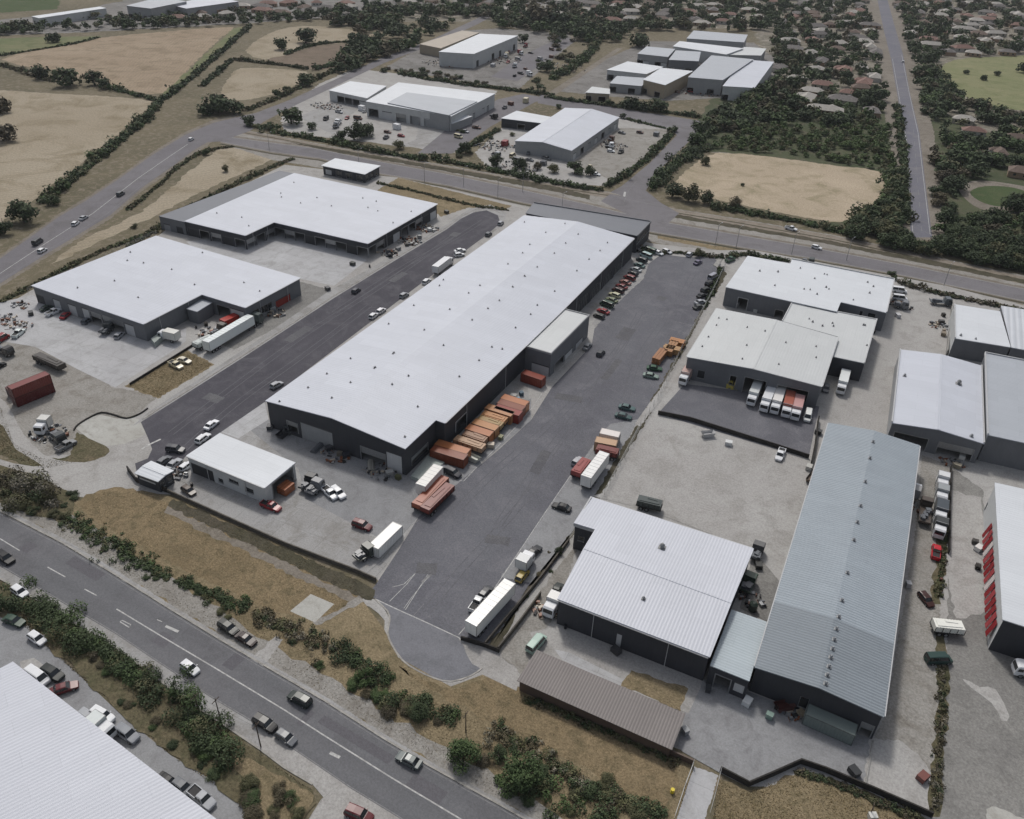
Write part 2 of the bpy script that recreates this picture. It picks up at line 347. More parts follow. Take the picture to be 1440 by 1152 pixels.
lay('sand_field', [(948, 258), (975, 232), (1010, 215), (1093, 222), (1180, 234), (1241, 243), (1241, 285), (1224, 296), (1185, 312), (1144, 308), (1060, 292), (1000, 279), (955, 268)], g_sand, 2, .6)
lay('park_grass', [(1322, 98), (1345, 84), (1400, 80), (1480, 86), (1480, 165), (1400, 152), (1340, 128)], g_park, 2, .6)
lay('park_grass', [(1400, 190), (1420, 180), (1480, 182), (1480, 200), (1412, 202)], g_park, 2, .5)
lay('path', [(1348, 262), (1380, 254), (1440, 262), (1470, 272), (1440, 300), (1390, 297), (1362, 284)], g_track, 3)
lay('lawn', [(1364, 270), (1385, 262), (1425, 264), (1450, 275), (1430, 289), (1400, 290), (1376, 282)], g_green2, 3)
lay('path', [(1376, 149), (1440, 156), (1480, 160), (1480, 163), (1440, 159), (1376, 152)], g_track)
0 and lay('field_grass', [(968, 240), (985, 226), (1010, 217), (1060, 220), (1120, 227), (1200, 238), (1180, 244), (1110, 242), (1060, 250), (1000, 252)], g_park, 2, 1.2)
lay('field_wear', [(1080, 262), (1110, 256), (1130, 262), (1120, 276), (1085, 280)], g_sand, 3, .8)
# --- far industrial blocks (north)
lay('yard_far', [(448, 118), (500, 96), (560, 104), (700, 128), (640, 215), (560, 205), (470, 195), (400, 185), (395, 165)], g_conc3, rag=.8)
lay('yard_far', [(420, 165), (470, 140), (520, 150), (600, 168), (640, 178), (600, 208), (480, 196)], g_conc2, rag=.5)
lay('yard_far', [(468, 178), (510, 150), (590, 170), (585, 196), (560, 206), (500, 196)], g_conc3, rag=.4)
lay('side_street', [(587, 216), (636, 216), (690, 178), (752, 144), (770, 138), (736, 132), (700, 140), (640, 172)], g_hw2)
lay('yard_far', [(668, 215), (706, 180), (762, 178), (800, 150), (880, 158), (948, 178), (906, 226), (850, 262), (760, 256), (690, 240)], g_conc3, rag=.5)
lay('yard_far', [(800, 232), (872, 180), (946, 182), (905, 228), (858, 252)], g_rough, rag=.5)
lay('yard_far', [(540, 96), (600, 62), (640, 44), (700, 40), (800, 48), (806, 60), (770, 90), (730, 125), (640, 112)], g_farind, rag=.6)
lay('yard_dark', [(690, 108), (735, 78), (790, 52), (812, 56), (770, 84), (728, 114)], g_hw2)
lay('yard_far', [(780, 128), (850, 84), (910, 58), (1060, 60), (1102, 92), (1065, 135), (940, 142), (860, 136)], g_farind, rag=.6)
lay('road_north', [(760, 133), (846, 147), (880, 154), (960, 166), (996, 172), (960, 208), (930, 236), (908, 268), (930, 286), (870, 290), (856, 272), (874, 262), (913, 230), (952, 190), (940, 180), (876, 168), (756, 145)], g_hw2)
lay('gravel_road', [(764, 135), (800, 112), (868, 68), (876, 68), (812, 112), (776, 137)], g_track)
# --- road M corridor
TR = [(333, 181), (400, 193), (480, 208), (560, 221), (647, 236), (720, 249), (780, 259), (857, 270), (920, 289), (1040, 308), (1173, 331), (1300, 358), (1440, 388), (1600, 424)]
MR = [(310, 200), (383, 214), (450, 223), (533, 244), (630, 261), (730, 284), (800, 298), (915, 326), (1060, 351), (1137, 363), (1281, 390), (1440, 424), (1600, 460)]
MU = [(310, 191), (377, 200), (440, 208), (533, 227), (630, 245), (730, 266), (830, 288), (915, 309), (1060, 334), (1137, 347), (1281, 374), (1440, 406), (1600, 440)]
lay('verge', TR[:1] + TR[1:] + [(1600, 480), (1440, 440), (1281, 405), (1137, 378), (1010, 358), (915, 340), (730, 296), (630, 276), (533, 256), (450, 236), (383, 225), (320, 205)], g_rough, rag=.4)
lay('verge_grass', [(560, 262), (640, 279), (730, 297), (800, 312), (800, 306), (730, 290), (640, 272), (560, 254)], g_dry2, rag=.5)
lay('verge_grass', [(925, 336), (1010, 352), (1137, 371), (1281, 399), (1440, 434), (1440, 429), (1281, 394), (1137, 366), (1010, 346), (925, 331)], g_dry2, rag=.5)
lay('service_road', [(x, y + 1) for x, y in TR] + [(x, y + 6 + max(0, x - 400) * .006) for x, y in TR[::-1]], g_shoulder, rag=.2)
lay('road_edge', [(x, y - 2.5) for x, y in MU] + [(x, y + 3.5) for x, y in MR[::-1]], g_track, rag=.25)
lay('ditch', [(400, 199), (480, 216), (560, 229), (647, 245), (780, 270), (830, 281), (830, 275), (780, 262), (647, 239), (560, 224), (480, 211)], g_ditch, rag=.5)
lay('ditch', [(930, 303), (1040, 322), (1173, 345), (1300, 371), (1440, 399), (1600, 436), (1600, 430), (1440, 393), (1300, 365), (1173, 340), (1040, 317), (930, 298)], g_ditch, rag=.5)
lay('road', MU + MR[::-1], g_hw2)
line([(x, y + .6) for x, y in MU], .35, MT['concrete']); line([(x, y - .6) for x, y in MR], .3, MT['concrete'])
line([(x, y + 4 + max(0, x - 400) * .003) for x, y in TR], 1.0, g_ditch, 'wheel_rut'); line([(x, y + 2.5) for x, y in MR], 1.6, g_ditch, 'ditch')
line([(320, 195), (450, 216), (630, 253), (830, 294), (920, 318), (1137, 355), (1281, 382), (1440, 415)], .14, MT['paint2'])
line([(876, 286), (879, 270)], .9); line([(883, 288), (886, 280)], .7); line([(868, 289), (895, 293)], .4, MT['paint2'])
line([(915, 324), (1060, 349), (1137, 361), (1281, 388), (1440, 422)], .12, MT['paint2'])
lay('junction', [(845, 283), (858, 273), (930, 286), (955, 300), (940, 314), (890, 306)], g_hw2)
line([(862, 275), (884, 281), (928, 290)], .3, MT['paint2']); line([(878, 284), (884, 268), (895, 255)], .15, MT['paint2'])
# --- north-west road
WU = [(-80, 408), (0, 364), (83, 305), (123, 281), (167, 252), (213, 219), (260, 190), (300, 173), (337, 164), (360, 159), (407, 141), (480, 108), (533, 83), (607, 56), (667, 28), (700, 10)]
WL = [(-80, 445), (0, 399), (69, 355), (155, 303), (200, 264), (244, 233), (270, 213), (292, 200), (312, 199), (352, 184), (373, 170), (414, 149), (485, 115), (540, 89), (614, 61), (674, 33), (712, 12)]
lay('verge', [(a, b - 4) for a, b in WU[:9]] + [(x, y + 5) for x, y in WL[:8][::-1]], g_track, rag=.4)
lay('road', WU + WL[::-1], g_hw2)
line([(0, 385), (65, 342), (131, 300), (194, 251), (230, 226), (264, 203)], .25)
line([(0, 395), (69, 351), (152, 300), (198, 262), (241, 232)], .12, MT['paint2'])
# --- north-south road on the right
lay('verge', [(1268, 338), (1260, 288), (1252, 200), (1240, 140), (1226, 60), (1214, -10), (1262, -10), (1276, 40), (1298, 133), (1314, 187), (1324, 288), (1332, 338)], g_track, rag=.5)
lay('road', [(1281, 334), (1278, 288), (1273, 200), (1263, 140), (1253, 83), (1243, 43), (1233, -4), (1247, -4), (1257, 33), (1270, 77), (1280, 133), (1293, 187), (1305, 288), (1311, 334)], g_road3)
line([(1284, 330), (1280, 288), (1275, 200), (1265, 140), (1255, 83)], .2)
line([(1308, 330), (1303, 288), (1291, 187), (1279, 133), (1268, 77)], .2)
for i in range(9):
    y = 325 - i * 17; x = 1296 - i * 1.35; line([(x, y), (x - .7, y - 7)], .18, MT['paint2'])
# --- estate: base surfaces
lay('estate_ground', [(-60, 470), (45, 408), (225, 330), (262, 300), (400, 232), (560, 250), (736, 290), (915, 342), (1000, 352), (1060, 352), (1330, 402), (1600, 470), (1600, 1300), (1320, 1160), (1215, 1110), (1050, 1106), (1010, 1086), (960, 1056), (735, 968), (650, 935), (530, 815), (400, 764), (244, 696), (150, 690), (40, 640), (-60, 560)], g_conc3)
lay('rough_yard', [(-60, 450), (30, 424), (60, 470), (160, 545), (225, 556), (190, 585), (120, 610), (100, 640), (60, 640), (10, 590), (-60, 560)], g_rough, rag=.4)
lay('verge_grass', [(-30, 560), (5, 590), (20, 625), (60, 645), (100, 640), (108, 608), (150, 628), (148, 642), (112, 652), (60, 662), (0, 640), (-40, 620)], g_scrub, 2, .4)
lay('dirt_road', [(-40, 470), (-20, 540), (8, 566), (22, 590), (34, 612), (62, 640), (100, 650), (150, 646), (190, 612), (214, 606), (216, 632), (232, 655), (190, 682), (120, 700), (85, 690), (40, 668), (-60, 648), (-60, 630), (20, 652), (60, 655), (22, 632), (5, 600), (-40, 560)], g_conc3, 2)
lay('concrete_apron', [(-60, 440), (46, 415), (70, 430), (130, 456), (207, 480), (262, 462), (262, 480), (240, 496), (162, 545), (110, 520), (50, 488), (-60, 470)], g_conc)
lay('grass_plot', [(175, 543), (262, 492), (302, 513), (222, 561)], g_dry2, rag=.3)
lay('concrete_pad', [(106, 602), (122, 590), (142, 584), (165, 589), (190, 588), (212, 602), (196, 616), (150, 628)], g_pad, 2)
lay('concrete_apron', [(262, 340), (300, 336), (384, 316), (430, 328), (516, 366), (470, 402), (400, 388), (345, 376), (275, 352)], g_conc)
lay('yard_dark', [(345, 455), (421, 396), (466, 408), (460, 424), (400, 455), (330, 492), (290, 478)], g_old, rag=.2)
lay('grass_plot', [(530, 268), (560, 250), (640, 270), (720, 290), (700, 300), (660, 292), (620, 305), (600, 290)], g_dry2, rag=.3)
# --- street west of the main building
lay('pavement', [(186, 600), (206, 582), (350, 487), (465, 408), (516, 380), (625, 318), (660, 294), (690, 288), (712, 300), (708, 316), (690, 330)], g_conc2)
lay('street', [(198, 594), (240, 568), (350, 498), (469, 420), (560, 364), (628, 323), (648, 308), (666, 299), (684, 296), (700, 303), (704, 314), (684, 331), (600, 393), (433, 520), (372, 567), (310, 610), (262, 645), (242, 668), (225, 672), (193, 668), (190, 652), (208, 645), (214, 632), (208, 616)], g_asph2)
line([(199, 632), (213, 624), (226, 618)], .5)
kerb([(200, 590), (240, 565), (350, 495), (469, 417), (560, 361), (628, 320), (650, 304), (668, 295), (686, 292), (704, 300)])
# --- forecourt
lay('forecourt', [(192, 672), (244, 697), (400, 765), (506, 804), (530, 815), (560, 770), (589, 727), (649, 676), (747, 591), (740, 520), (620, 600), (570, 640), (372, 566), (311, 608), (263, 640), (240, 668)], g_conc2)
lay('grey_forecourt', [(335, 592), (375, 590), (450, 618), (569, 668), (640, 640), (747, 560), (747, 591), (649, 676), (589, 727), (556, 762), (533, 757), (430, 702), (420, 660)], g_yard)
lay('pavement', [(311, 608), (372, 566), (378, 590), (335, 617)], g_conc)
# --- central lot
lay('car_park', [(930, 358), (965, 362), (1003, 362), (1014, 372), (1002, 412), (985, 440), (972, 465), (948, 510), (925, 550), (897, 590), (872, 640), (845, 690), (815, 735), (790, 780), (756, 822), (718, 868), (690, 905), (645, 899), (600, 875), (528, 843), (518, 836), (530, 820), (560, 775), (589, 727), (620, 702), (649, 676), (700, 634), (747, 591), (776, 545), (832, 486), (836, 462), (880, 395)], g_asph)
lay('bay_strip', [(884, 392), (912, 372), (905, 392), (870, 425), (836, 462), (833, 455)], g_conc2, rag=.2)
lay('bay_strip', [(800, 672), (857, 597), (897, 590), (872, 640), (845, 690), (815, 735), (757, 822), (704, 812), (756, 738)], g_yard, rag=.1)
lay('pavement', [(791, 440), (845, 386), (893, 338), (918, 346), (900, 362), (832, 452), (830, 446)], g_conc2)
lay('turning_circle', [(527, 843), (600, 875), (645, 899), (655, 918), (664, 934), (676, 941), (662, 950), (634, 958), (610, 953), (585, 942), (566, 928), (551, 906), (546, 890), (549, 872), (540, 856)], g_cul, 2)
lay('pavement', [(500, 846), (527, 843), (548, 870), (545, 892), (556, 915), (585, 944), (632, 960), (662, 952), (680, 942), (684, 948), (664, 958), (632, 966), (582, 950), (550, 920), (539, 894), (541, 873), (520, 854)], g_conc3, 2)
kerb([(527, 843), (545, 860), (548, 874), (545, 890), (551, 907), (566, 929), (586, 943), (610, 954), (634, 959), (662, 951), (678, 940)], sm=2)
line([(528, 843), (560, 858), (600, 876), (645, 897), (652, 904)], .2)
line([(548, 846), (572, 822), (587, 803), (603, 806), (570, 858)], .12)
line([(552, 826), (568, 822), (587, 804)], .12); line([(596, 850), (580, 868)], .1, MT['paint2']); line([(594, 819), (606, 808)], .6, MT['paint2'])
line([(602, 812), (578, 842), (568, 856)], .1); line([(514, 808), (535, 790), (556, 764), (577, 740), (600, 725), (620, 706)], .12, MT['paint2'])
line([(645, 676), (652, 677), (668, 660), (700, 628), (726, 600), (750, 572), (776, 532), (800, 506), (830, 478)], .15)
line([(812, 668), (830, 640), (857, 598), (900, 592)], .12, MT['paint2'])
line([(645, 893), (672, 862), (706, 812), (738, 764), (762, 728), (785, 694), (803, 668)], .14)
for a, b in (((706, 812), (726, 822)), ((738, 764), (760, 778)), ((760, 732), (785, 745)), ((778, 706), (802, 716)), ((730, 776), (752, 790)), ((715, 800), (737, 812)), ((838, 598), (866, 604)), ((940, 462), (968, 470)), ((948, 452), (972, 458)), ((980, 372), (1000, 380))):
    line([a, b], .12, MT['paint2'])
lay('verge', [(1010, 372), (1022, 385), (985, 455), (925, 566), (880, 640), (838, 708), (790, 775), (740, 830), (702, 915), (686, 908), (756, 818), (815, 732), (872, 636), (925, 548), (972, 463), (1000, 405)], g_ditch, rag=.3)
lay('path', [(1002, 412), (1012, 418), (960, 520), (935, 556), (900, 600), (893, 596), (925, 552), (958, 500)], g_conc3, rag=.2)
lay('rough_yard', [(700, 915), (735, 868), (790, 790), (812, 765), (790, 850), (770, 880), (734, 950)], g_rough, rag=.3)
g_mark = ground('tyre_mark', K(86, 86, 91), K(94, 94, 98), K(101, 101, 105), .1, .5, 3.0, None, grain=.2)
g_mark2 = ground('tyre_mark_pale', K(132, 129, 125), K(124, 121, 116), K(140, 137, 133), .1, .5, 3.0, None, grain=.2)
def marks(px, mat, gap=1.7, w_=.22):
    w3 = [G(*p) for p in smooth(px, 6, False)]; d = (w3[-1] - w3[0]).normalized(); n_ = Vector((-d.y, d.x)) * gap / 2
    for s in (-1, 1): lay_world('tyre_mark', path_poly([tuple(q + n_ * s) for q in w3], w_), mat)
for q in ([(600, 860), (650, 800), (740, 700), (820, 590)], [(700, 740), (760, 650), (850, 530), (900, 440)], [(640, 720), (700, 660), (770, 600), (830, 540), (900, 450)], [(880, 560), (900, 500), (950, 430), (975, 385)], 
          [(250, 640), (330, 570), (420, 505), (520, 430)], [(240, 610), (320, 550), (430, 470), (540, 400), (640, 330)], [(470, 440), (560, 380), (640, 335), (680, 310)]): marks(q, g_mark)
# --- right side yards
lay('gravel_yard', [(926, 592), (1010, 610), (1090, 632), (1152, 658), (1135, 740), (1108, 832), (1060, 775), (905, 715), (832, 698), (862, 690)], g_conc3)
lay('dark_yard', [(963, 540), (925, 582), (990, 602), (1060, 622), (1137, 645), (1152, 572), (1060, 552)], g_asph)
lay('gravel_yard', [(1255, 396), (1338, 425), (1338, 500), (1270, 490), (1243, 600), (1216, 605), (1150, 600), (1163, 570), (1220, 520), (1246, 450)], g_conc3)
lay('rough_yard', [(1060, 775), (1108, 832), (1078, 874), (1040, 856)], g_old)
lay('forecourt', [(745, 890), (790, 880), (988, 956), (1054, 974), (1228, 1041), (1216, 1106), (1150, 1086), (1120, 1074), (1052, 1104), (1010, 1086), (960, 1058), (952, 1050), (968, 985), (760, 910)], g_yard)
lay('concrete_apron', [(745, 890), (790, 880), (988, 956), (985, 968), (968, 1004), (870, 965), (758, 918)], g_conc3)
lay('pavement', [(780, 914), (800, 918), (832, 934), (880, 958), (872, 968), (790, 928)], g_conc)
lay('grass_plot', [(888, 943), (968, 969), (957, 1001), (873, 965)], g_dry2, rag=.3)
lay('access_path', [(976, 1078), (1010, 1090), (1000, 1125), (985, 1170), (945, 1170), (962, 1120)], g_conc, rag=.1)
lay('side_lane', [(1296, 640), (1335, 655), (1325, 760), (1320, 900), (1322, 1000), (1312, 1150), (1215, 1108), (1228, 1041), (1246, 1004), (1270, 860), (1288, 740)], g_rough, rag=.2)
lay('side_lane', [(1222, 1040), (1262, 1040), (1290, 1060), (1310, 1090), (1312, 1146), (1216, 1108)], g_conc3, rag=.3)
lay('old_yard', [(1335, 655), (1382, 690), (1390, 910), (1440, 925), (1600, 970), (1600, 1300), (1312, 1152), (1322, 1000), (1332, 900)], g_old, rag=.2)
lay('concrete_patch', [(1352, 955), (1378, 966), (1400, 970), (1420, 1008), (1408, 1014), (1396, 990), (1366, 968)], g_conc3, 2, .6)
0 and lay('concrete_patch', [(1380, 1085), (1402, 1088), (1402, 1115), (1378, 1110)], g_conc3, 0, .3)
lay('concrete_patch', [(1386, 1138), (1400, 1135), (1440, 1152), (1440, 1170), (1385, 1165)], g_pad, 0, .2)
lay('gravel_yard', [(1335, 690), (1380, 700), (1384, 760), (1386, 860), (1345, 870), (1330, 800)], g_conc3, 0, .6)
lay('weed_strip', [(1312, 870), (1330, 872), (1334, 960), (1328, 1060), (1322, 1150), (1306, 1148), (1314, 1040), (1318, 960)], g_scrub, rag=.5)
lay('weed_strip', [(1318, 690), (1333, 690), (1330, 790), (1322, 850), (1308, 850), (1316, 780)], g_scrub, rag=.5)
# --- south verge
lay('verge_grass', [(-60, 660), (0, 668), (60, 690), (110, 705), (200, 690), (244, 700), (400, 770), (500, 822), (510, 845), (540, 885), (560, 925), (634, 966), (690, 945), (735, 970), (960, 1062), (975, 1080), (945, 1170), (760, 1170), (700, 1125), (539, 1034), (370, 930), (156, 800), (-60, 688)], g_dry2)
lay('dry_grass', [(108, 710), (150, 688), (200, 692), (300, 740), (420, 800), (505, 838), (480, 862), (440, 872), (360, 850), (280, 812), (180, 760)], g_dry, 2, .5)
lay('dry_grass', [(560, 935), (634, 970), (690, 950), (735, 975), (850, 1030), (950, 1075), (930, 1140), (840, 1090), (740, 1040), (640, 990)], g_dry, 2, .6)
g_asphp = ground('asphalt_repair', K(84, 84, 88), K(92, 92, 95), K(98, 98, 100), .05, .2, 3.0, K(120, 120, 120), .4, grain=.3)
PATCH = [((700, 760), 5, 2.5, .3), ((800, 560), 7, 3, .2), ((880, 470), 4, 8, 0), ((930, 420), 3, 3, 0), ((760, 650), 2.5, 9, .1), ((600, 800), 4, 3, .4), ((860, 520), 2, 12, 0), ((420, 470), 3, 10, 0), ((300, 560), 5, 3, 0), ((560, 390), 2.5, 8, 0), ((640, 330), 3, 4, 0)]
for (x, y), a, b, r_ in PATCH:
    g = G(x, y); c_, s_ = math.cos(r_), math.sin(r_); lay_world('asphalt_patch', [(g.x + u * c_ - v * s_, g.y + u * s_ + v * c_) for u, v in ((-a / 2, -b / 2), (a / 2, -b / 2), (a / 2, b / 2), (-a / 2, b / 2))], g_asphp, rag=.12)
lay('gravel_verge', [(-60, 690), (0, 714), (86, 760), (156, 802), (240, 852), (356, 925), (456, 982), (539, 1034), (606, 1076), (700, 1126), (760, 1160), (800, 1160), (700, 1095), (600, 1040), (520, 985), (440, 940), (340, 880), (230, 808), (140, 752), (60, 700), (-60, 650)], g_rough, rag=.8)
lay('scrub', [(-60, 648), (0, 655), (50, 672), (100, 700), (95, 735), (60, 728), (-60, 682)], g_scrub, 2, .8)
lay('ditch', [(244, 702), (330, 740), (400, 771), (500, 815), (528, 830), (522, 845), (480, 828), (380, 782), (236, 712)], g_ditch, rag=.4)
lay('track', [(236, 712), (380, 782), (480, 830), (508, 842), (502, 848), (470, 836), (376, 792), (230, 722)], g_track, rag=.5)
lay('concrete_pad', [(437, 836), (470, 850), (443, 876), (408, 860)], g_pad)
lay('path', [(505, 838), (512, 846), (470, 868), (445, 880), (440, 876), (480, 856)], g_rough, rag=.3)
lay('path', [(680, 940), (728, 965), (726, 972), (676, 948)], g_conc3)
lay('path', [(352, 928), (388, 895), (398, 900), (370, 938)], g_conc3, rag=.2)
lay('dry_grass', [(1010, 1095), (1052, 1112), (1080, 1105), (1122, 1084), (1216, 1120), (1310, 1160), (1310, 1190), (1000, 1180)], g_dry2, rag=.4)
# --- highway
HN = [(-300, 565), (-120, 655), (0, 721), (86, 765), (156, 807), (239, 859), (306, 900), (369, 937), (456, 988), (539, 1041), (606, 1081), (700, 1133), (780, 1178), (900, 1250)]
HS = [(-300, 620), (-120, 722), (0, 797), (60, 832), (111, 862), (164, 893), (219, 930), (294, 980), (361, 1020), (425, 1063), (494, 1110), (558, 1149), (640, 1205), (700, 1250)]
SK = [(-300, 632), (-120, 738), (0, 814), (56, 846), (111, 881), (156, 906), (208, 944), (250, 977), (314, 1019), (367, 1055), (400, 1080), (439, 1103), (455, 1122), (430, 1160), (420, 1260)]
lay('verge', HN[:13] + [(560, 1250)] + SK[::-1], g_conc3)
lay('pavement', [(x, y - 9) for x, y in HN[1:13]] + [(x, y - 1) for x, y in HN[1:13][::-1]], g_conc2, rag=.08)
lay('pavement', [(x, y - 2) for x, y in HS[1:9]] + [(x, y - 1) for x, y in SK[1:10][::-1]], g_conc2)
lay('highway', HN + HS[::-1], g_hw)
g_hwp = ground('highway_patch', K(88, 87, 91), K(93, 92, 96), None, .05, .2, 3.0, None, .3, grain=.2)
for (x, y), a, b in (((120, 800), 9, 2.2), ((330, 930), 2.4, 3.5), ((500, 1040), 14, 1.6), ((230, 900), 3, 2.6), ((600, 1110), 6, 2.4), ((40, 770), 2.5, 2.5), ((430, 1010), 1.2, 3.0)):
    g = G(x, y); d_ = (_b - _a).normalized(); n_ = Vector((-d_.y, d_.x)); lay_world('asphalt_patch', [tuple(g + d_ * u + n_ * v) for u, v in ((-a / 2, -b / 2), (a / 2, -b / 2), (a / 2, b / 2), (-a / 2, b / 2))], g_hwp, rag=.06)
kerb([(x, y - 2.5) for x, y in HN]); kerb(SK[:12]); 
line([(a, b + 3) for a, b in HN[1:13]], .12, MT['paint2']); line([(a, b - 2) for a, b in HS[1:13]], .15, MT['paint2'])
line([(164, 857), (230, 897), (306, 942), (400, 999), (453, 1033), (550, 1094), (647, 1152), (700, 1184)], .22)
for a, b in (((0, 758), (28, 775)), ((67, 798), (92, 812)), ((119, 829), (136, 838))): line([a, b], .2)
line([(233, 881), (251, 889)], .5); line([(464, 1059), (478, 1066)], .5); line([(221, 872), (228, 875)], .15)
line([(169, 875), (172, 873), (184, 879), (182, 883), (169, 875)], .18)
line([(430, 1160), (452, 1125), (470, 1110)], .12, MT['concrete'])
# --- bottom-left estate
lay('forecourt', [(-200, 850), (-60, 800), (0, 868), (40, 880), (60, 900), (112, 950), (170, 1005), (240, 1062), (300, 1098), (345, 1135), (350, 1160), (330, 1260), (-200, 1300)], g_yard)
lay('pavement', [(28, 930), (48, 925), (62, 936), (50, 950), (30, 945)], g_conc3)
lay('scrub', [(-60, 800), (0, 818), (56, 852), (111, 886), (208, 950), (314, 1026), (400, 1086), (440, 1110), (445, 1130), (420, 1175), (350, 1180), (345, 1135), (300, 1098), (240, 1062), (170, 1005), (112, 950), (60, 900), (40, 870), (0, 840)], g_scrub, rag=.6)
lay('dry_grass', [(326, 1060), (380, 1085), (432, 1112), (440, 1128), (410, 1170), (350, 1165), (350, 1120)], g_dry2, 2, .4)
# ================================================================ BUILDINGS
MT['ventg'] = plain('weathered_vent', (.26, .265, .27), .6)
r_main = roofmat('white_sheet_roof', K(182, 186, 195), 0, .75, .02, .22, sheet=.05)
r_white2 = roofmat('white_coated_roof', K(194, 198, 203), 0, .75, .02, .2, sheet=.05)
r_cream = roofmat('pale_cream_roof', K(182, 185, 186), 1.57, .75, .02, .16, sheet=.04)
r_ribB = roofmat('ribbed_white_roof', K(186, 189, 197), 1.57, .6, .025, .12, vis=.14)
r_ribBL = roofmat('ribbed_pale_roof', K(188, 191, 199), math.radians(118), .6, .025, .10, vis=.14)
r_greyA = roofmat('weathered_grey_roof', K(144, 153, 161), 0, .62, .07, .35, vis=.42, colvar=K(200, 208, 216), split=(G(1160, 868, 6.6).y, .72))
r_greyB = roofmat('plain_grey_roof', K(158, 163, 170), 0, .75, .03, .15)
r_dark = roofmat('dark_grey_roof', K(98, 102, 110), 0, .75, .03, .25)
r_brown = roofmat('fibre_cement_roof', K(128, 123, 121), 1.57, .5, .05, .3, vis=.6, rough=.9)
r_link = roofmat('galvanised_roof', K(164, 174, 180), 0, .6, .04, .2, vis=.25)
def offset_poly(p, d):
    n = len(p); out = []
    for i in range(n):
        a, b, c = Vector(p[i - 1]), Vector(p[i]), Vector(p[(i + 1) % n])
        e1 = (b - a).normalized(); e2 = (c - b).normalized(); n1 = Vector((e1.y, -e1.x)); n2 = Vector((e2.y, -e2.x))
        k = n1 + n2; k = k / max(.3, k.dot(n1)) if k.length > .01 else n1
        out.append(tuple(b + k * d))
    return out
def clip(poly, P0, nrm, sgn):
    out = []
    for i in range(len(poly)):
        a, b = Vector(poly[i]), Vector(poly[(i + 1) % len(poly)])
        da, db = sgn * (a - P0).dot(nrm), sgn * (b - P0).dot(nrm)
        if da >= -1e-6: out.append(tuple(a))
        if da * db < -1e-9: out.append(tuple(a + (b - a) * (da / (da - db))))
    return out
def wallgrid(mb, A, B, ztop, ops, z0, m=0, depth=.25, mr=0):
    """one wall from A to B seen from outside (A left of B), with rectangular openings (s0, s1, za, zb)"""
    L = (B - A).length; d = (B - A) / L; nrm = Vector((d.y, -d.x))
    xs = sorted({0.0, L, *[s for o in ops for s in (o[0], o[1])], *ztop[1]})
    xs = [x for x in xs if 0 <= x <= L]
    zs = sorted({z0, *[z for o in ops for z in (max(z0, o[2]), o[3])]})
    pt = lambda s, z, k=0.0: (A.x + d.x * s - nrm.x * k, A.y + d.y * s - nrm.y * k, z)
    for i in range(len(xs) - 1):
        a, b = xs[i], xs[i + 1]
        if b - a < 1e-4: continue
        mid = (a + b) / 2
        for j in range(len(zs)):
            za = zs[j]; zb = zs[j + 1] if j + 1 < len(zs) else None
            if zb is None: mb.face([pt(a, za), pt(b, za), pt(b, ztop[0](b)), pt(a, ztop[0](a))], m); continue
            zm = (za + zb) / 2
            if any(o[0] < mid < o[1] and o[2] < zm < o[3] for o in ops): continue
            mb.face([pt(a, za), pt(b, za), pt(b, zb), pt(a, zb)], m)
    for s0, s1, za, zb in ops:
        za = max(z0, za)
        mb.face([pt(s0, za), pt(s0, za, depth), pt(s0, zb, depth), pt(s0, zb)], mr); mb.face([pt(s1, zb), pt(s1, zb, depth), pt(s1, za, depth), pt(s1, za)], mr)
        mb.face([pt(s0, zb), pt(s0, zb, depth), pt(s1, zb, depth), pt(s1, zb)], mr); mb.face([pt(s1, za), pt(s1, za, depth), pt(s0, za, depth), pt(s0, za)], mr)
ROOFZ = {}
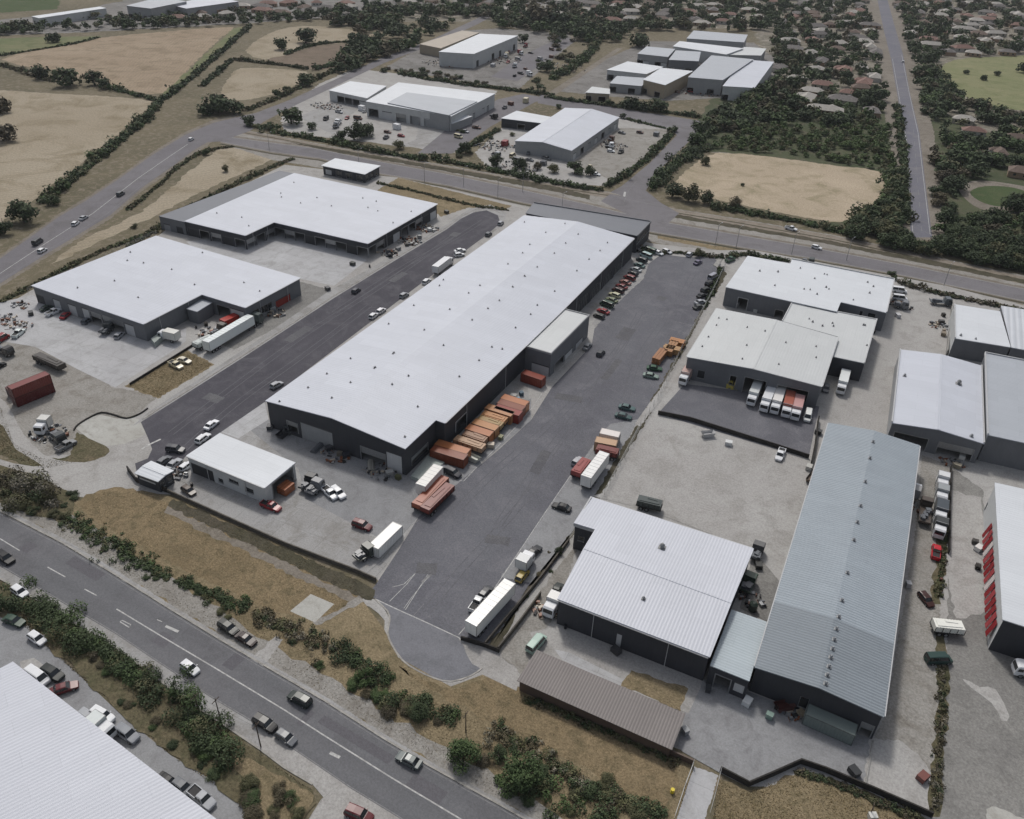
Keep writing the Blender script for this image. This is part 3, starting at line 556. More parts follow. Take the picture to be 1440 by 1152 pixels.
def building(name, label, px, h, wall, roof, cat='warehouse', ridge=None, rh=0.0, ops=(), auto=(), vents=(), over=.25, gut=(), group=None, parapet=None, thick=.2, cap=True, band=None, alt=None):
    pts = [G(x, y, h) for x, y in px]
    rid = None
    if ridge:
        e0, e1 = ridge; n = len(px)
        if isinstance(e0, tuple): a, b = G(*e0, h + rh), G(*e1, h + rh)
        else: a = (pts[e0] + pts[(e0 + 1) % n]) / 2; b = (pts[e1] + pts[(e1 + 1) % n]) / 2
        d = (b - a).normalized(); nr = Vector((-d.y, d.x)); rid = (a, nr)
        hw = max(abs((p - a).dot(nr)) for p in pts)
        ra = a.copy(); rn = nr.copy()
        zf = lambda x, y: h + rh * (1 - abs((Vector((x, y)) - ra).dot(rn)) / hw)
        for _ in range(4): pts = [G(x, y, zf(p.x, p.y)) for (x, y), p in zip(px, pts)]
    else: zf = lambda x, y: h
    rev = area([tuple(p) for p in pts]) < 0
    n = len(pts); order = list(range(n))
    ctr = sum(pts, Vector((0, 0))) / n
    root = empty(name, ctr.x, ctr.y); tag(root, label, cat, group)
    par = lambda o: (setattr(o, 'parent', root), setattr(o, 'location', (-ctr.x, -ctr.y, 0)), o)[2]
    wm = MB(); zw = lambda x, y: zf(x, y) - thick
    opn = {}
    for o in ops: opn.setdefault(o[0], []).append(o[1:])
    details = []
    for i in range(n):
        P0, P1 = pts[i], pts[(i + 1) % n]
        A, B = (P1, P0) if rev else (P0, P1)      # A -> B anticlockwise seen from above: outside on the right
        L = (B - A).length; d = (B - A) / L; nrm = Vector((d.y, -d.x))
        rects = []
        for (x0, y0, x1, y1, kind) in opn.get(i, ()):
            q = []
            for x, y in ((x0, y0), (x1, y1)):
                dv = W2C.T @ np.array([(x - 720) / F_PX, (y - 576) / F_PX, 1.0])
                den = nrm.x * dv[0] + nrm.y * dv[1]; t = (A.dot(nrm)) / den
                X, Y, Z = dv[0] * t, dv[1] * t, CAM_H + dv[2] * t; q.append(((Vector((X, Y)) - A).dot(d), Z))
            (sa, za), (sb, zb) = q; s0, s1 = sorted((sa, sb)); z0, z1 = sorted((za, zb))
            if z0 < 1.0 and kind not in ('window',): z0 = -.05
            s0, s1 = max(.15, s0), min(L - .15, s1); z1 = min(z1, h - thick - .3)
            if s1 - s0 > .4 and z1 - z0 > .4: rects.append((s0, s1, z0, z1, kind))
        for (e, cnt, wd, ht, kinds, *zz) in auto:
            if e != i: continue
            for k in range(cnt):
                c = L * (k + .5) / cnt; kd = kinds[k % len(kinds)]
                if kd: rects.append((c - wd / 2, c + wd / 2, zz[0] if zz else -.05, (zz[0] if zz else 0) + ht, kd))
        bp = []
        if rid:
            da, db = (A - rid[0]).dot(rid[1]), (B - rid[0]).dot(rid[1])
            if da * db < 0: bp = [L * da / (da - db)]
        ok = []
        for r in sorted(rects):
            if not ok or r[0] > ok[-1][1] + .1: ok.append(r)
        wallgrid(wm, A, B, (lambda s, A=A, d=d: zw(A.x + d.x * s, A.y + d.y * s), bp), [r[:4] for r in ok], -.1, 1 if alt and i in alt[1] else 0)
        if band:   # plinth
            mb = MB(); mid = (A + B) / 2 + nrm * .04
        for s0, s1, z0, z1, kind in ok: details.append((A + d * (s0 + s1) / 2, math.atan2(d.y, d.x), s1 - s0, max(0, z0), z1, kind, nrm))
    par(wm.obj('wall', [wall, alt[0]] if alt else wall))
    rm = MB(); big = offset_poly([tuple(p) for p in (pts[::-1] if rev else pts)], over)
    pieces = [big] if not rid else [q for q in (clip(big, rid[0], rid[1], 1), clip(big, rid[0], rid[1], -1)) if len(q) > 2]
    for q in pieces:
        rm.face([(x, y, zf(x, y)) for x, y in q]); rm.face([(x, y, zf(x, y) - thick) for x, y in q][::-1])
    k = len(big)
    for i in range(k):
        a, b = Vector(big[i]), Vector(big[(i + 1) % k]); seq = [a, b]
        if rid:
            da, db = (a - rid[0]).dot(rid[1]), (b - rid[0]).dot(rid[1])
            if da * db < 0: seq = [a, a + (b - a) * (da / (da - db)), b]
        for u, v in zip(seq, seq[1:]):
            rm.face([(u.x, u.y, zf(u.x, u.y) - thick), (v.x, v.y, zf(v.x, v.y) - thick), (v.x, v.y, zf(v.x, v.y)), (u.x, u.y, zf(u.x, u.y))])
    ro = par(rm.obj('roof', roof)); ro['label'] = 'roof of ' + name.replace('_', ' ') if False else ''
    del ro['label']
    if rid and cap:
        on = [Vector(p) for q in pieces for p in q if abs((Vector(p) - rid[0]).dot(rid[1])) < 1e-3]
        if len(on) >= 2:
            dd = Vector((rid[1].y, -rid[1].x)); on.sort(key=lambda p: p.dot(dd)); a, b = on[0], on[-1]; c = (a + b) / 2
            cm = MB(); cm.box(0, 0, 0, (b - a).length - .2, .5, .06, 0); o = cm.obj('ridge_cap', roof); o.parent = root
            o.location = (c.x - ctr.x, c.y - ctr.y, zf(c.x, c.y)); o.rotation_euler = (0, 0, math.atan2((b - a).y, (b - a).x))
    edges = gut if gut != 'all' else range(n)
    for i in edges:
        P0, P1 = pts[i], pts[(i + 1) % n]; A, B = (P1, P0) if rev else (P0, P1); L = (B - A).length; d = (B - A) / L; nrm = Vector((d.y, -d.x)); c = (A + B) / 2 + nrm * (over + .1)
        g = MB(); g.box(0, 0, -.17, L, .18, .15); o = g.obj('gutter', MT['trim']); o.parent = root; o.location = (c.x - ctr.x, c.y - ctr.y, h); o.rotation_euler = (0, 0, math.atan2(d.y, d.x))
        for k in range(max(2, int(L / 18))):
            s = L * (k + .5) / max(2, int(L / 18)); q = A + d * s + nrm * .1; t = MB(); t.tube((0, 0, 0), (0, 0, h - .25), .07, seg=6)
            o = t.obj('downpipe', MT['trim']); o.parent = root; o.location = (q.x - ctr.x, q.y - ctr.y, 0)
    if parapet:
        for i in (range(n) if parapet[2] == 'all' else parapet[2]):
            P0, P1 = pts[i], pts[(i + 1) % n]; A, B = (P1, P0) if rev else (P0, P1); L = (B - A).length; d = (B - A) / L; nrm = Vector((d.y, -d.x)); c = (A + B) / 2 + nrm * (over - .14 + .003 * i)
            g = MB(); g.box(0, 0, -.3, L + .2, .3, parapet[0] + .3, 0); o = g.obj('parapet', parapet[1]); o.parent = root; o.location = (c.x - ctr.x, c.y - ctr.y, h + (rh if rid else 0) * .0 + .002 * i); o.rotation_euler = (0, 0, math.atan2(d.y, d.x))
    for c, rz, wd, z0, z1, kind, nrm in details:
        kk = kind.split(':')[0]; p = c - nrm * .14; hh = z1 - z0
        if kk in ('roller', 'white', 'dark', 'red', 'shut'):
            g = MB(); g.box(0, 0, 0, wd - .02, .08, hh - .02); o = g.obj('roller_door', {'roller': MT['roller'], 'white': MT['roller_white'], 'dark': MT['roller_dark'], 'red': MT['roller_red']}[kk])
            f = MB(); f.box(0, .02, hh - .35, wd + .3, .5, .45); f2 = f.obj('shutter_box', MT['darktrim']); f2.parent = o; f2.location = (0, .1, 0)
        elif kk == 'window':
            g = MB(); g.box(0, 0, 0, wd - .02, .04, hh - .02); o = g.obj('window', GLASS); f = MB(); nb = max(2, int(wd / 1.3) + 1)
            for q in range(nb): f.box(-wd / 2 + .05 + (wd - .1) * q / (nb - 1), -.04, 0, .07, .06, hh - .02)
            f.box(0, -.045, 0, wd - .04, .05, .07); f.box(0, -.045, hh - .1, wd - .04, .05, .07); f.box(0, -.1, -.06, wd + .1, .28, .055); f2 = f.obj('window_frame', MT['galv']); f2.parent = o
        else:
            f = MB()
            for sx in (-1, 1): f.box(sx * (wd / 2 + .08), -.16, 0, .18, .12, hh)
            f.box(0, -.16, hh, wd + .34, .12, .18)
            if kk == 'half': f.box(0, 0, hh * .55, wd - .02, .07, hh * .44)
            o = f.obj('door_frame', MT['galv'] if kk != 'openwhite' else MT['trim'])
        o.parent = root; o.location = (p.x - ctr.x, p.y - ctr.y, z0 + .01); o.rotation_euler = (0, 0, rz)
    for v in vents:
        x, y = v[:2]; s = v[2] if len(v) > 2 else .45
        q = G(x, y, h + rh * .5); q = G(x, y, zf(q.x, q.y)); z = zf(q.x, q.y)
        g = MB(); g.box(0, 0, -.03, s * 1.5, s * 1.5, .12); g.tube((0, 0, .09), (0, 0, .09 + s * .6), s * .38, s * .38, 10); g.tube((0, 0, .09 + s * .6), (0, 0, .09 + s * 1.1), s * .6, s * .25, 10)
        o = g.obj('roof_vent', MT['galv'] if len(v) < 4 else MT['ventg']); o.parent = root; o.location = (q.x - ctr.x, q.y - ctr.y, z)
    ROOFZ[name] = zf
    return root
def rv(poly, n, seed, s=(.3, .45)):
    r = random.Random(seed); x0, x1 = min(p[0] for p in poly), max(p[0] for p in poly); y0, y1 = min(p[1] for p in poly), max(p[1] for p in poly); out = []
    while len(out) < n:
        p = (r.uniform(x0, x1), r.uniform(y0, y1))
        if inside(p, poly): out.append((*p, r.uniform(*s), 1))
    return out
WD, WMD, WG, WL_, WB = MT['w_dark'], MT['w_mid'], MT['w_grey'], MT['w_light'], MT['w_beige']
main_px = [(375, 563.3), (569.4, 630), (612.5, 589.7), (625, 594), (736, 488.3), (792.5, 433.8), (891, 335), (737.5, 303)]
yb = lambda x: 437 - (x - 817) * 1.08 + 1.5
yt = lambda x: 425 - (x - 810) * .942 + 2
mv = [(350 + a / 3.6, 480 + b / 3.6, .32, 1) for a, b in ((155, 305), (300, 235), (395, 165), (420, 288), (515, 210), (635, 137), (725, 218), (808, 175), (855, 332), (790, 485), (735, 60), (985, 20), (1230, 30), (1165, 98), (1065, 180), (515, 88))] + \
     [(700 + a / 4, 250 + b / 4, .32, 1) for a, b in ((150, 250), (378, 260), (270, 310), (452, 318), (180, 377), (318, 425), (382, 368), (140, 425), (575, 412), (617, 367), (222, 502), (153, 555), (57, 487), (85, 615), (445, 525), (513, 460), (320, 640), (222, 718), (185, 770), (100, 845), (25, 965))] + \
     [(350 + a / 3.6, 220 + b / 3.6, .32, 1) for a, b in ((985, 625), (965, 655), (1113, 693), (1210, 770), (1170, 655), (1268, 730), (1017, 776), (1130, 828), (1395, 605), (1335, 660), (835, 755), (708, 848), (888, 880), (640, 1070), (730, 1000))]
building('long_warehouse', 'longest warehouse, white gabled roof and charcoal walls, between the two dark asphalt lots', main_px, 7.5, WD, r_main, ridge=(0, 6), rh=1.8,
    ops=[(0, 405.6, 605, 418, 596.7, 'half'), (0, 424.4, 613, 466.7, 607.8, 'roller'), (0, 508.9, 646.7, 541.7, 639.7, 'half'), (0, 544.4, 659, 564.4, 641, 'white'),
         (1, 579.4, 655, 601.4, 623, 'half'), (3, 641, 608, 656, 580, 'openwhite'), (3, 690, 562, 704, 545, 'dark')] + [(5, a, yb(a), b, yt(b), 'window') for a, b in ((812, 829), (831, 846), (848, 861), (863, 877))],
    vents=mv, gut=(3, 4, 5, 7), cap=False)
building('office_annex', 'flat cream roofed annex projecting from the long warehouse into the car park', [(735.5, 486.5), (775, 498), (829, 443.8), (791.5, 434.2)], 7.1, WMD, r_cream, 'annex', over=.05,
    ops=[(1, 778, 532.5, 793, 498.8, 'open'), (1, 793.8, 514, 805.5, 487.5, 'white'), (1, 808.8, 499.5, 820, 472.5, 'white'), (0, 747, 524, 772, 516, 'white')], parapet=(.25, MT['w_grey'], (0, 1, 2)))
building('rear_office_block', 'low dark grey roofed block at the road end of the long warehouse', [(740, 299.5), (751, 285.5), (915, 312), (896.5, 331.5)], 6.6, WD, r_dark, 'office block', auto=[(2, 8, 1.6, 1.2, ['window'], 3.2)], parapet=(.35, MT['w_mid'], (1, 2)))
w1 = [(45.8, 401.4), (201.4, 455), (283.3, 413.3), (344.4, 432), (421, 391), (219.4, 332)]
building('workshop_building', 'white roofed workshop with a row of roller doors beside the western yard', w1, 5.7, WMD, r_main, 'workshop', gut=(1, 3), over=.3,
    ops=[(0, 52, 426, 61, 417, 'dark'), (0, 63.9, 430, 71.5, 418.5, 'roller'), (0, 77.8, 433.8, 83, 422.5, 'white'), (0, 87, 437, 92.8, 425.5, 'open'), (0, 98.9, 441.5, 105.5, 430, 'white'), (0, 109, 445, 113, 431, 'roller'), (0, 118.9, 448.5, 123.5, 435, 'white'),
         (0, 130, 451, 141, 443, 'half'), (0, 147, 460, 172.6, 453.5, 'half'), (0, 178, 468.5, 187, 458, 'white'), (0, 189.5, 473.5, 198, 462, 'white'),
         (2, 307, 440, 323, 434, 'open'), (2, 325, 442, 342, 438, 'white'), (3, 356.7, 447, 363.9, 433, 'window'), (3, 367, 444, 382, 424, 'window'), (3, 388.3, 430, 407.8, 412, 'red')],
    vents=[(a / 3.6, 200 + b / 3.6, .32, 1) for a, b in ((645, 600), (727, 612), (580, 703), (393, 738), (700, 787), (985, 722), (870, 645), (1025, 560), (1235, 712), (1315, 755), (660, 558))])
building('side_lean_to', 'small pale roofed lean-to in the notch of the workshop', [(262.5, 434), (277, 438.2), (298, 425.4), (283.5, 420.2)], 4.2, WMD, r_greyB, 'lean-to', over=.08)
w2 = [(261, 311), (344.4, 330.6), (384.7, 312), (516.7, 342), (614, 286.7), (414, 243.8)]
building('courtyard_warehouse', 'white roofed L shaped warehouse with dark open bays facing the courtyard', w2, 5.4, WD, r_main, auto=[(0, 5, 4.2, 3.2, ['dark', 'open', 'half']), (1, 3, 4.0, 3.2, ['half', 'open']), (2, 9, 4.2, 3.3, ['open', 'half', 'open', 'dark']), (3, 9, 4.3, 3.4, ['openwhite', 'half', 'dark', 'white', 'open'])], gut=(1, 3), over=.35,
    vents=[(350 + a / 3.6, 220 + b / 3.6, .32, 1) for a, b in ((228, 133), (165, 207), (262, 237), (345, 210), (418, 252), (603, 260), (653, 277), (577, 212), (822, 280), (730, 337), (645, 228))] + [(305, 300, .32, 1), (340, 306, .32, 1), (350, 318, .32, 1), (395, 272, .32, 1)])
building('dark_roofed_wing', 'long narrow wing with a dark grey roof along the dry field', [(223.6, 304), (259, 312.2), (413, 244), (393, 240)], 5.0, WMD, r_dark, 'wing', over=.05, auto=[(0, 2, 3, 2.6, ['roller', 'dark'])])
building('gatehouse', 'small white roofed gatehouse with glass walls beside the through road', [(454, 232.5), (512.5, 244.4), (533, 233.3), (472, 223.3)], 4.0, WD, r_white2, 'gatehouse', over=.6, auto=[(0, 4, 3.2, 2.4, ['white', 'window', 'window', 'window'], .4), (1, 3, 2.4, 2.4, ['window'], .4)])
building('store_building', 'small white roofed store with pale walls on the front forecourt', [(263.5, 640.8), (372, 685.3), (413.9, 650.8), (309, 609.7)], 4.7, WL_, r_white2, 'store', over=.2,
    ops=[(0, 271.7, 667, 299, 663, 'dark'), (0, 307.5, 677.5, 313.3, 674.5, 'window'), (0, 322, 677, 335, 678, 'window'), (0, 345, 690.5, 356, 689, 'window'), (1, 385, 697, 411, 658, 'open')], gut=(0,))
building('kiosk', 'tiny white roofed kiosk with dark sides by the estate corner', [(191.7, 664.7), (222, 675.8), (241.7, 662), (212.5, 649.4)], 3.3, WD, r_white2, 'kiosk', ridge=(1, 3), rh=.3, over=.3, ops=[(0, 196, 674, 218, 678, 'white')], auto=[(1, 2, 1.2, 1.6, ['window'], 1.0)])
bh = [(786, 841.5), (997, 922), (1058, 772), (832, 700), (809, 735), (839, 744), (820, 776)]
building('square_warehouse', 'square warehouse with ribbed white roof and charcoal front near the brown roofed shed', bh, 6.4, WD, r_ribB, ridge=((822, 771), (1025, 846)), rh=.9,
    ops=[(0, 864, 915, 875, 892, 'white'), (4, 812, 760, 822, 756, 'window')], auto=[], vents=[(700 + 590 / 2.88, 680 + 468 / 2.88, .5, 1), (700 + 665 / 2.88, 680 + 260 / 2.88, .9, 1)], gut=(0, 2), parapet=(.3, MT['trim'], (3, 4, 5)))
building('link_building', 'low ribbed roof link between the square warehouse and the long grey roof', [(999, 935.5), (1053.5, 957.5), (1078.5, 874.8), (1029, 857.5)], 4.9, WD, r_link, 'link building', over=.05, ops=[(0, 1003, 963, 1028, 956.7, 'open'), (0, 1030, 971, 1048, 964, 'white')])
gl = [(1063.6, 937.5), (1241.4, 1006), (1292, 626.7), (1166.4, 595.3)]
gvent = [(1160 + (y - 967) * -.196, y, .5) for y in (962, 950, 938, 925, 913, 900, 885, 868, 845, 806, 760, 735, 712, 678, 645, 622)]
building('grey_roofed_warehouse', 'long warehouse under weathered grey ribbed roof with a line of ridge vents', gl, 6.2, WD, r_greyA, ridge=(0, 2), rh=.9, ops=[(0, 1121, 993, 1139, 984, 'window'), (0, 1206.7, 1031, 1229, 1022, 'half')], vents=gvent, gut=(1, 3), cap=False)
building('brown_roofed_shed', 'long low shed with brown corrugated roof beside the grass verge', [(731, 956), (943, 1050.8), (960.4, 1004.7), (756, 916.8)], 2.8, MT['w_brown'], r_brown, 'shed', over=.35, thick=.12)
building('roadside_warehouse', 'warehouse with ribbed pale roof below the highway, cropped by the frame corner', [(16.7, 933), (420, 1246), (200, 1500), (-330, 1120)], 7.0, WL_, r_ribBL, over=.3, ridge=None, auto=[(0, 14, 3.2, 3.2, ['roller', 'open', 'white'])])
# north-east cluster
building('offset_roof_factory', 'white roofed factory with a stepped roof edge beside the railway side road', [(1021, 403.5), (1176.4, 437.8), (1182, 424.5), (1246.8, 439.6), (1257.7, 392.6), (1114, 364.5), (1112, 371), (1051.8, 360)], 6.4, WMD, r_white2, 'factory', over=.12,
    ops=[(0, 1036, 431, 1052, 421.5, 'openwhite'), (0, 1088, 447, 1102, 438, 'open'), (2, 1206, 448, 1214, 438, 'window'), (2, 1218, 449, 1232, 442, 'window')], vents=rv([(1040, 395), (1240, 430), (1248, 398), (1070, 368)], 16, 3), parapet=(.3, MT['trim'], (3, 4)))
building('middle_factory', 'cream roofed building wedged between two white roofed factories', [(1099.5, 451.5), (1178.5, 473.5), (1169.5, 501), (1216, 510.7), (1233.5, 449.3), (1113, 426)], 5.9, WD, r_cream, 'factory', over=.02, vents=rv([(1120, 440), (1215, 500), (1228, 455)], 8, 5), parapet=(.22, MT['trim'], (3, 4, 5)))
building('loading_bay_factory', 'cream gable roofed factory with two wide dark bays above parked trucks', [(967, 501.5), (1154.7, 543), (1177.5, 474.5), (1008.5, 434)], 6.8, WMD, r_cream, 'factory', ridge=(0, 2), rh=.8,
    ops=[(0, 979.5, 531, 992, 522.5, 'window'), (0, 1025, 540, 1036, 530, 'open'), (0, 1044, 548, 1078, 537, 'open'), (0, 1090, 556, 1137, 551, 'open')], vents=[(900 + a / 4, 400 + b / 4, .32, 1) for a, b in ((443, 190), (488, 198), (430, 230), (603, 242), (703, 263), (385, 296), (350, 350), (820, 328), (990, 350), (990, 412), (600, 343), (575, 420), (780, 450))], gut=(1, 3))
building('two_tone_warehouse', 'warehouse with half white, half grey gabled roof east of the gravel yard', [(1255, 594), (1383, 623), (1379.5, 514.5), (1266.3, 492)], 6.0, WMD, r_main, ridge=(0, 2), rh=1.0, alt=(MT['w_grey'], (3,)), auto=[(0, 2, 7.5, 3.6, ['open', 'half'])], vents=[(1348, 540, 1.0, 1), (1272, 529, .6), (1366, 614, .6)], parapet=(.35, MT['trim'], (1, 3)))
building('road_side_factory', 'pale roofed factory by the road with beige side wall', [(1343, 475.5), (1420.5, 488), (1406, 438), (1342.4, 428)], 6.2, WMD, r_white2, 'factory', over=.12, alt=(MT['w_light'], (3,)), vents=[(1351, 472, .5), (1372, 477, .4)], parapet=(.3, MT['trim'], (3,)))
building('striped_roof_factory', 'factory with strongly striped white roof at the right picture edge', [(1422.5, 488.5), (1510, 505), (1500, 445), (1408, 430)], 6.1, WMD, roofmat('striped_roof', K(186, 190, 196), 1.57, 1.6, .1, .2, vis=.35), 'factory', over=.05)
building('edge_warehouse', 'tall plain grey roofed warehouse beside the two tone roof', [(1390, 611), (1510, 637), (1500, 519), (1386, 496.5)], 7.6, WMD, r_greyB, ops=[(0, 1419, 660, 1428, 645, 'dark')], parapet=(.3, MT['trim'], (3, 2)))
gw = building('red_shutter_warehouse', 'white roofed warehouse with a row of red awnings on its pale side wall', [(1412, 870.5), (1520, 905), (1500, 702), (1400.7, 679.8)], 8.0, MT['w_light'], r_white2, alt=(MT['w_dark'], (0,)), ops=[(3, 1384, 720, 1389, 704, 'window')])
# awnings along its west wall
A_, B_ = G(1400.7, 679.8, 8), G(1412, 870.5, 8)
ddv = (B_ - A_).normalized(); nn = Vector((-ddv.y, ddv.x)); nn = nn if nn.x < 0 else -nn
MT['awn'] = plain('red_awning_canvas', K(124, 26, 32), .7, 0, .2, .2, 1.0); Lw = (B_ - A_).length
MT['awn2'] = plain('faded_awning_canvas', K(150, 60, 64), .7, 0, .25, .2, 1.0); MT['awn3'] = plain('white_awning_canvas', K(190, 182, 180), .7, 0, .2, .2, 1.0)
for k in range(15):
    c = A_ + ddv * (Lw * (.26 + .049 * k)); a = MB(); hw_ = Lw * .021
    q = [(-hw_, 0.12, 5.2), (hw_, 0.12, 4.8), (hw_, .75, 1.2), (-hw_, .75, 1.6)]
    a.face(q); a.face([(x, y, z - .06) for x, y, z in q][::-1])
    for i in range(4): u, v = q[i], q[(i + 1) % 4]; a.face([(u[0], u[1], u[2] - .06), (v[0], v[1], v[2] - .06), v, u])
    for s in (-hw_ * .9, hw_ * .9): a.tube((s, .0, 2.15), (s, .6, 2.15), .03, seg=5)
    o = a.obj('awning', MT['awn3'] if k in (3, 8) else MT['awn2'] if k % 3 == 1 else MT['awn']); o.parent = gw; o.location = (c.x - gw.location.x, c.y - gw.location.y, .0); o.rotation_euler = (0, 0, math.atan2(nn.y, nn.x) - math.pi / 2)
# north blocks
building('corner_warehouse', 'white gabled warehouse with pale walls inside the road corner block', [(724.7, 198), (803.5, 211.7), (870.5, 165), (794.7, 151.8)], 5.2, WG, r_main, ridge=(0, 2), rh=1.8, auto=[(1, 7, 4, 3, ['white', 'open', 'roller'])])
building('corner_store', 'small flat white roofed store behind the corner warehouse', [(705.3, 166.2), (761, 173), (774, 164.5), (726.7, 156)], 4.6, WD, r_white2, 'store', auto=[(0, 3, 4, 2.6, ['dark', 'open'])])
building('distribution_shed', 'wide white roofed distribution shed with pale walls north of the through road', [(514.9, 142.5), (634.4, 163.2), (695.7, 131.8), (560.6, 116)], 7.5, WL_, r_white2, 'shed', auto=[(0, 6, 6, 4, ['open', 'white', 'half', 'open']), (1, 9, 3, 3, ['white', 'roller', None])])
o = lambda: None
building('grey_lean_to_roof', 'raised grey roofed bay on the distribution shed', [(545, 144.5), (631, 162), (671, 142.5), (572, 130)], 8.0, WG, r_greyB, 'roof bay', over=.1)
building('west_wing_shed', 'low white roofed shed with open bays west of the distribution shed', [(463, 127), (516, 138), (543, 121), (492.5, 114.3)], 5.5, WL_, r_white2, 'shed', auto=[(0, 5, 5, 3.4, [None, 'open', 'open', 'open', 'white'])])
building('front_canopy_building', 'low flat roofed building in front of the distribution shed', [(589.7, 165), (636.4, 173.5), (663.6, 163.5), (601, 157)], 4.0, WG, r_white2, 'shed', auto=[(0, 4, 5, 2.6, ['open'])])
building('far_north_warehouse', 'white roofed warehouse with charcoal front below the far tree line', [(617.4, 72.8), (666, 75.8), (728, 50.3), (674.7, 47.5)], 9.0, WL_, r_white2, auto=[(1, 6, 4, 4, ['dark', None, 'open'])])
building('far_north_store', 'flat beige roofed yard building beside the far north warehouse', [(590, 62), (620, 68), (674, 46), (650, 43)], 6.0, WB, roofmat('beige_roof', K(150, 140, 126), 0, 1, .02, .3), 'store', over=.1)
for nm, lb, q, hh, wl, rf in (
    ('cluster_factory', 'grey roofed factory, largest of the far northern cluster', [(968, 108.5), (1016, 112.5), (1059, 83.5), (1001, 78)], 9, WG, r_greyB),
    ('cluster_warehouse', 'pale roofed warehouse at the east end of the far northern cluster', [(1017, 121), (1060.6, 123.5), (1087.7, 87), (1047, 84)], 8, WL_, r_main),
    ('cluster_shed', 'bright white roofed shed at the west end of the far northern cluster', [(854, 98), (909, 104), (932, 94), (883, 86.5)], 6, WL_, r_white2),
    ('cluster_office', 'white roofed office with beige walls in front of the far northern cluster', [(905, 112), (935, 119.5), (974, 100), (930, 95.5)], 8, WB, r_white2),
    ('cluster_garage', 'low grey roofed garage in front of the far northern cluster', [(858, 117), (902, 121), (911, 110), (868, 107)], 5, WG, r_greyB),
    ('cluster_hall', 'pale grey roofed hall behind the bright white shed', [(897, 75.5), (939, 80), (949, 69), (909.6, 65.5)], 7, WG, r_greyB),
    ('cluster_block', 'grey walled block in the middle of the far northern cluster', [(941, 84), (982, 86), (985, 73), (951, 71)], 8, WMD, r_greyB),
    ('cluster_long_shed', 'long white roofed shed across the back of the far northern cluster', [(947, 65), (1021, 76.5), (1045, 68), (956, 58)], 8, WL_, r_white2),
    ('cluster_brown_shed', 'pale roofed shed at the back east of the far northern cluster', [(1024, 77), (1070, 78), (1077, 68.5), (1048, 66)], 7, WG, r_cream),
    ('cluster_terrace', 'row of grey roofed units at the back of the far northern cluster', [(966, 54), (1046, 59.5), (1051, 49), (976, 43)], 8, WG, r_greyB),
    ('tent_hall', 'low cream tent hall beside the gravel road', [(824, 130), (857, 132), (857, 125), (833, 122)], 5, WB, r_cream),
    ('airfield_hangar', 'large pale roofed hall at the top edge of the photo', [(178, 8), (212, 12), (262, 2), (225, -4)], 9, WG, r_greyB),
    ('airfield_shed', 'broad pale shed at the top edge beside the large hall', [(238, 6), (262, 12), (335, 2), (300, -5)], 7, WG, r_main),
    ('airfield_strip_building', 'long thin white roofed building at the top of the tan field', [(45, 23), (55, 25.5), (149, 11.5), (140, 9.5)], 6, WL_, r_white2)):
    building(nm, lb, q, hh, wl, rf, 'industrial building', over=.3, auto=[(0, 5, 4, 3, ['open', 'white', None])], group='far industrial buildings')
# ================================================================ VEGETATION
NP = np.random.default_rng(11)
def leafmat(name, a, b, rough=.75):
    m = NT(name, rough, 0, .15); gn = m.n('ShaderNodeNewGeometry')
    oi = m.n('ShaderNodeObjectInfo')
    c = m.mix(gn.outputs['Random Per Island'], a, b)
    c = m.mix(1.0, c, m.ramp(oi.outputs['Random'], 0, 1, (.75, .77, .78, 1), (1.15, 1.17, 1.05, 1)), 'MULTIPLY')
    c = m.mix(m.ramp(m.noise(.7, 3, .6), .5, .7), c, tuple(x * 1.25 for x in b))
    m.base(c); return m.m
LK = lambda r, g, b: K(r, g, b, 1.0)
L_dark = leafmat('dark_foliage', LK(52, 61, 45), LK(75, 86, 63))
L_green = leafmat('green_foliage', LK(60, 75, 49), LK(84, 99, 66))
L_olive = leafmat('olive_foliage', LK(74, 75, 56), LK(98, 97, 74))
L_brown = leafmat('brown_scrub_foliage', LK(76, 71, 58), LK(96, 89, 75))
L_grey = leafmat('grey_scrub_foliage', LK(92, 88, 80), LK(130, 124, 112))
L_grass = leafmat('dry_grass_blades', K(110, 97, 75), K(142, 127, 101))
L_grass2 = leafmat('verge_grass_blades', K(102, 94, 70), K(134, 122, 96))
L_lime = leafmat('pale_green_scrub', LK(70, 84, 54), LK(96, 112, 74))
L_bark = plain('bark', (.09, .07, .055), .9)
def leaves(cent, rad, n, size, up=.5, shell=.7, prob=None):
    """n leaf quads spread through balls at cent with radii rad (k,3)"""
    k = len(cent); idx = NP.integers(0, k, n) if prob is None else NP.choice(k, n, p=prob)
    d = NP.normal(size=(n, 3)); d /= np.linalg.norm(d, axis=1)[:, None]
    r = (shell + (1 - shell) * NP.random(n)) * np.where(NP.random(n) < .25, NP.random(n), 1)
    p = cent[idx] + d * r[:, None] * rad[idx]
    nn = d + NP.normal(size=(n, 3)) * .55; nn[:, 2] += up; nn /= np.linalg.norm(nn, axis=1)[:, None]
    a = np.cross(nn, NP.normal(size=(n, 3))); a /= np.linalg.norm(a, axis=1)[:, None]; b = np.cross(nn, a)
    s = (size * (.6 + .8 * NP.random(n)))[:, None] if np.isscalar(size) else (size[idx] * (.6 + .8 * NP.random(n)))[:, None]
    a, b = a * s, b * s * .7
    return np.stack([p - a - b * .4, p + a * .3 - b, p + a + b * .4, p - a * .3 + b], 1)
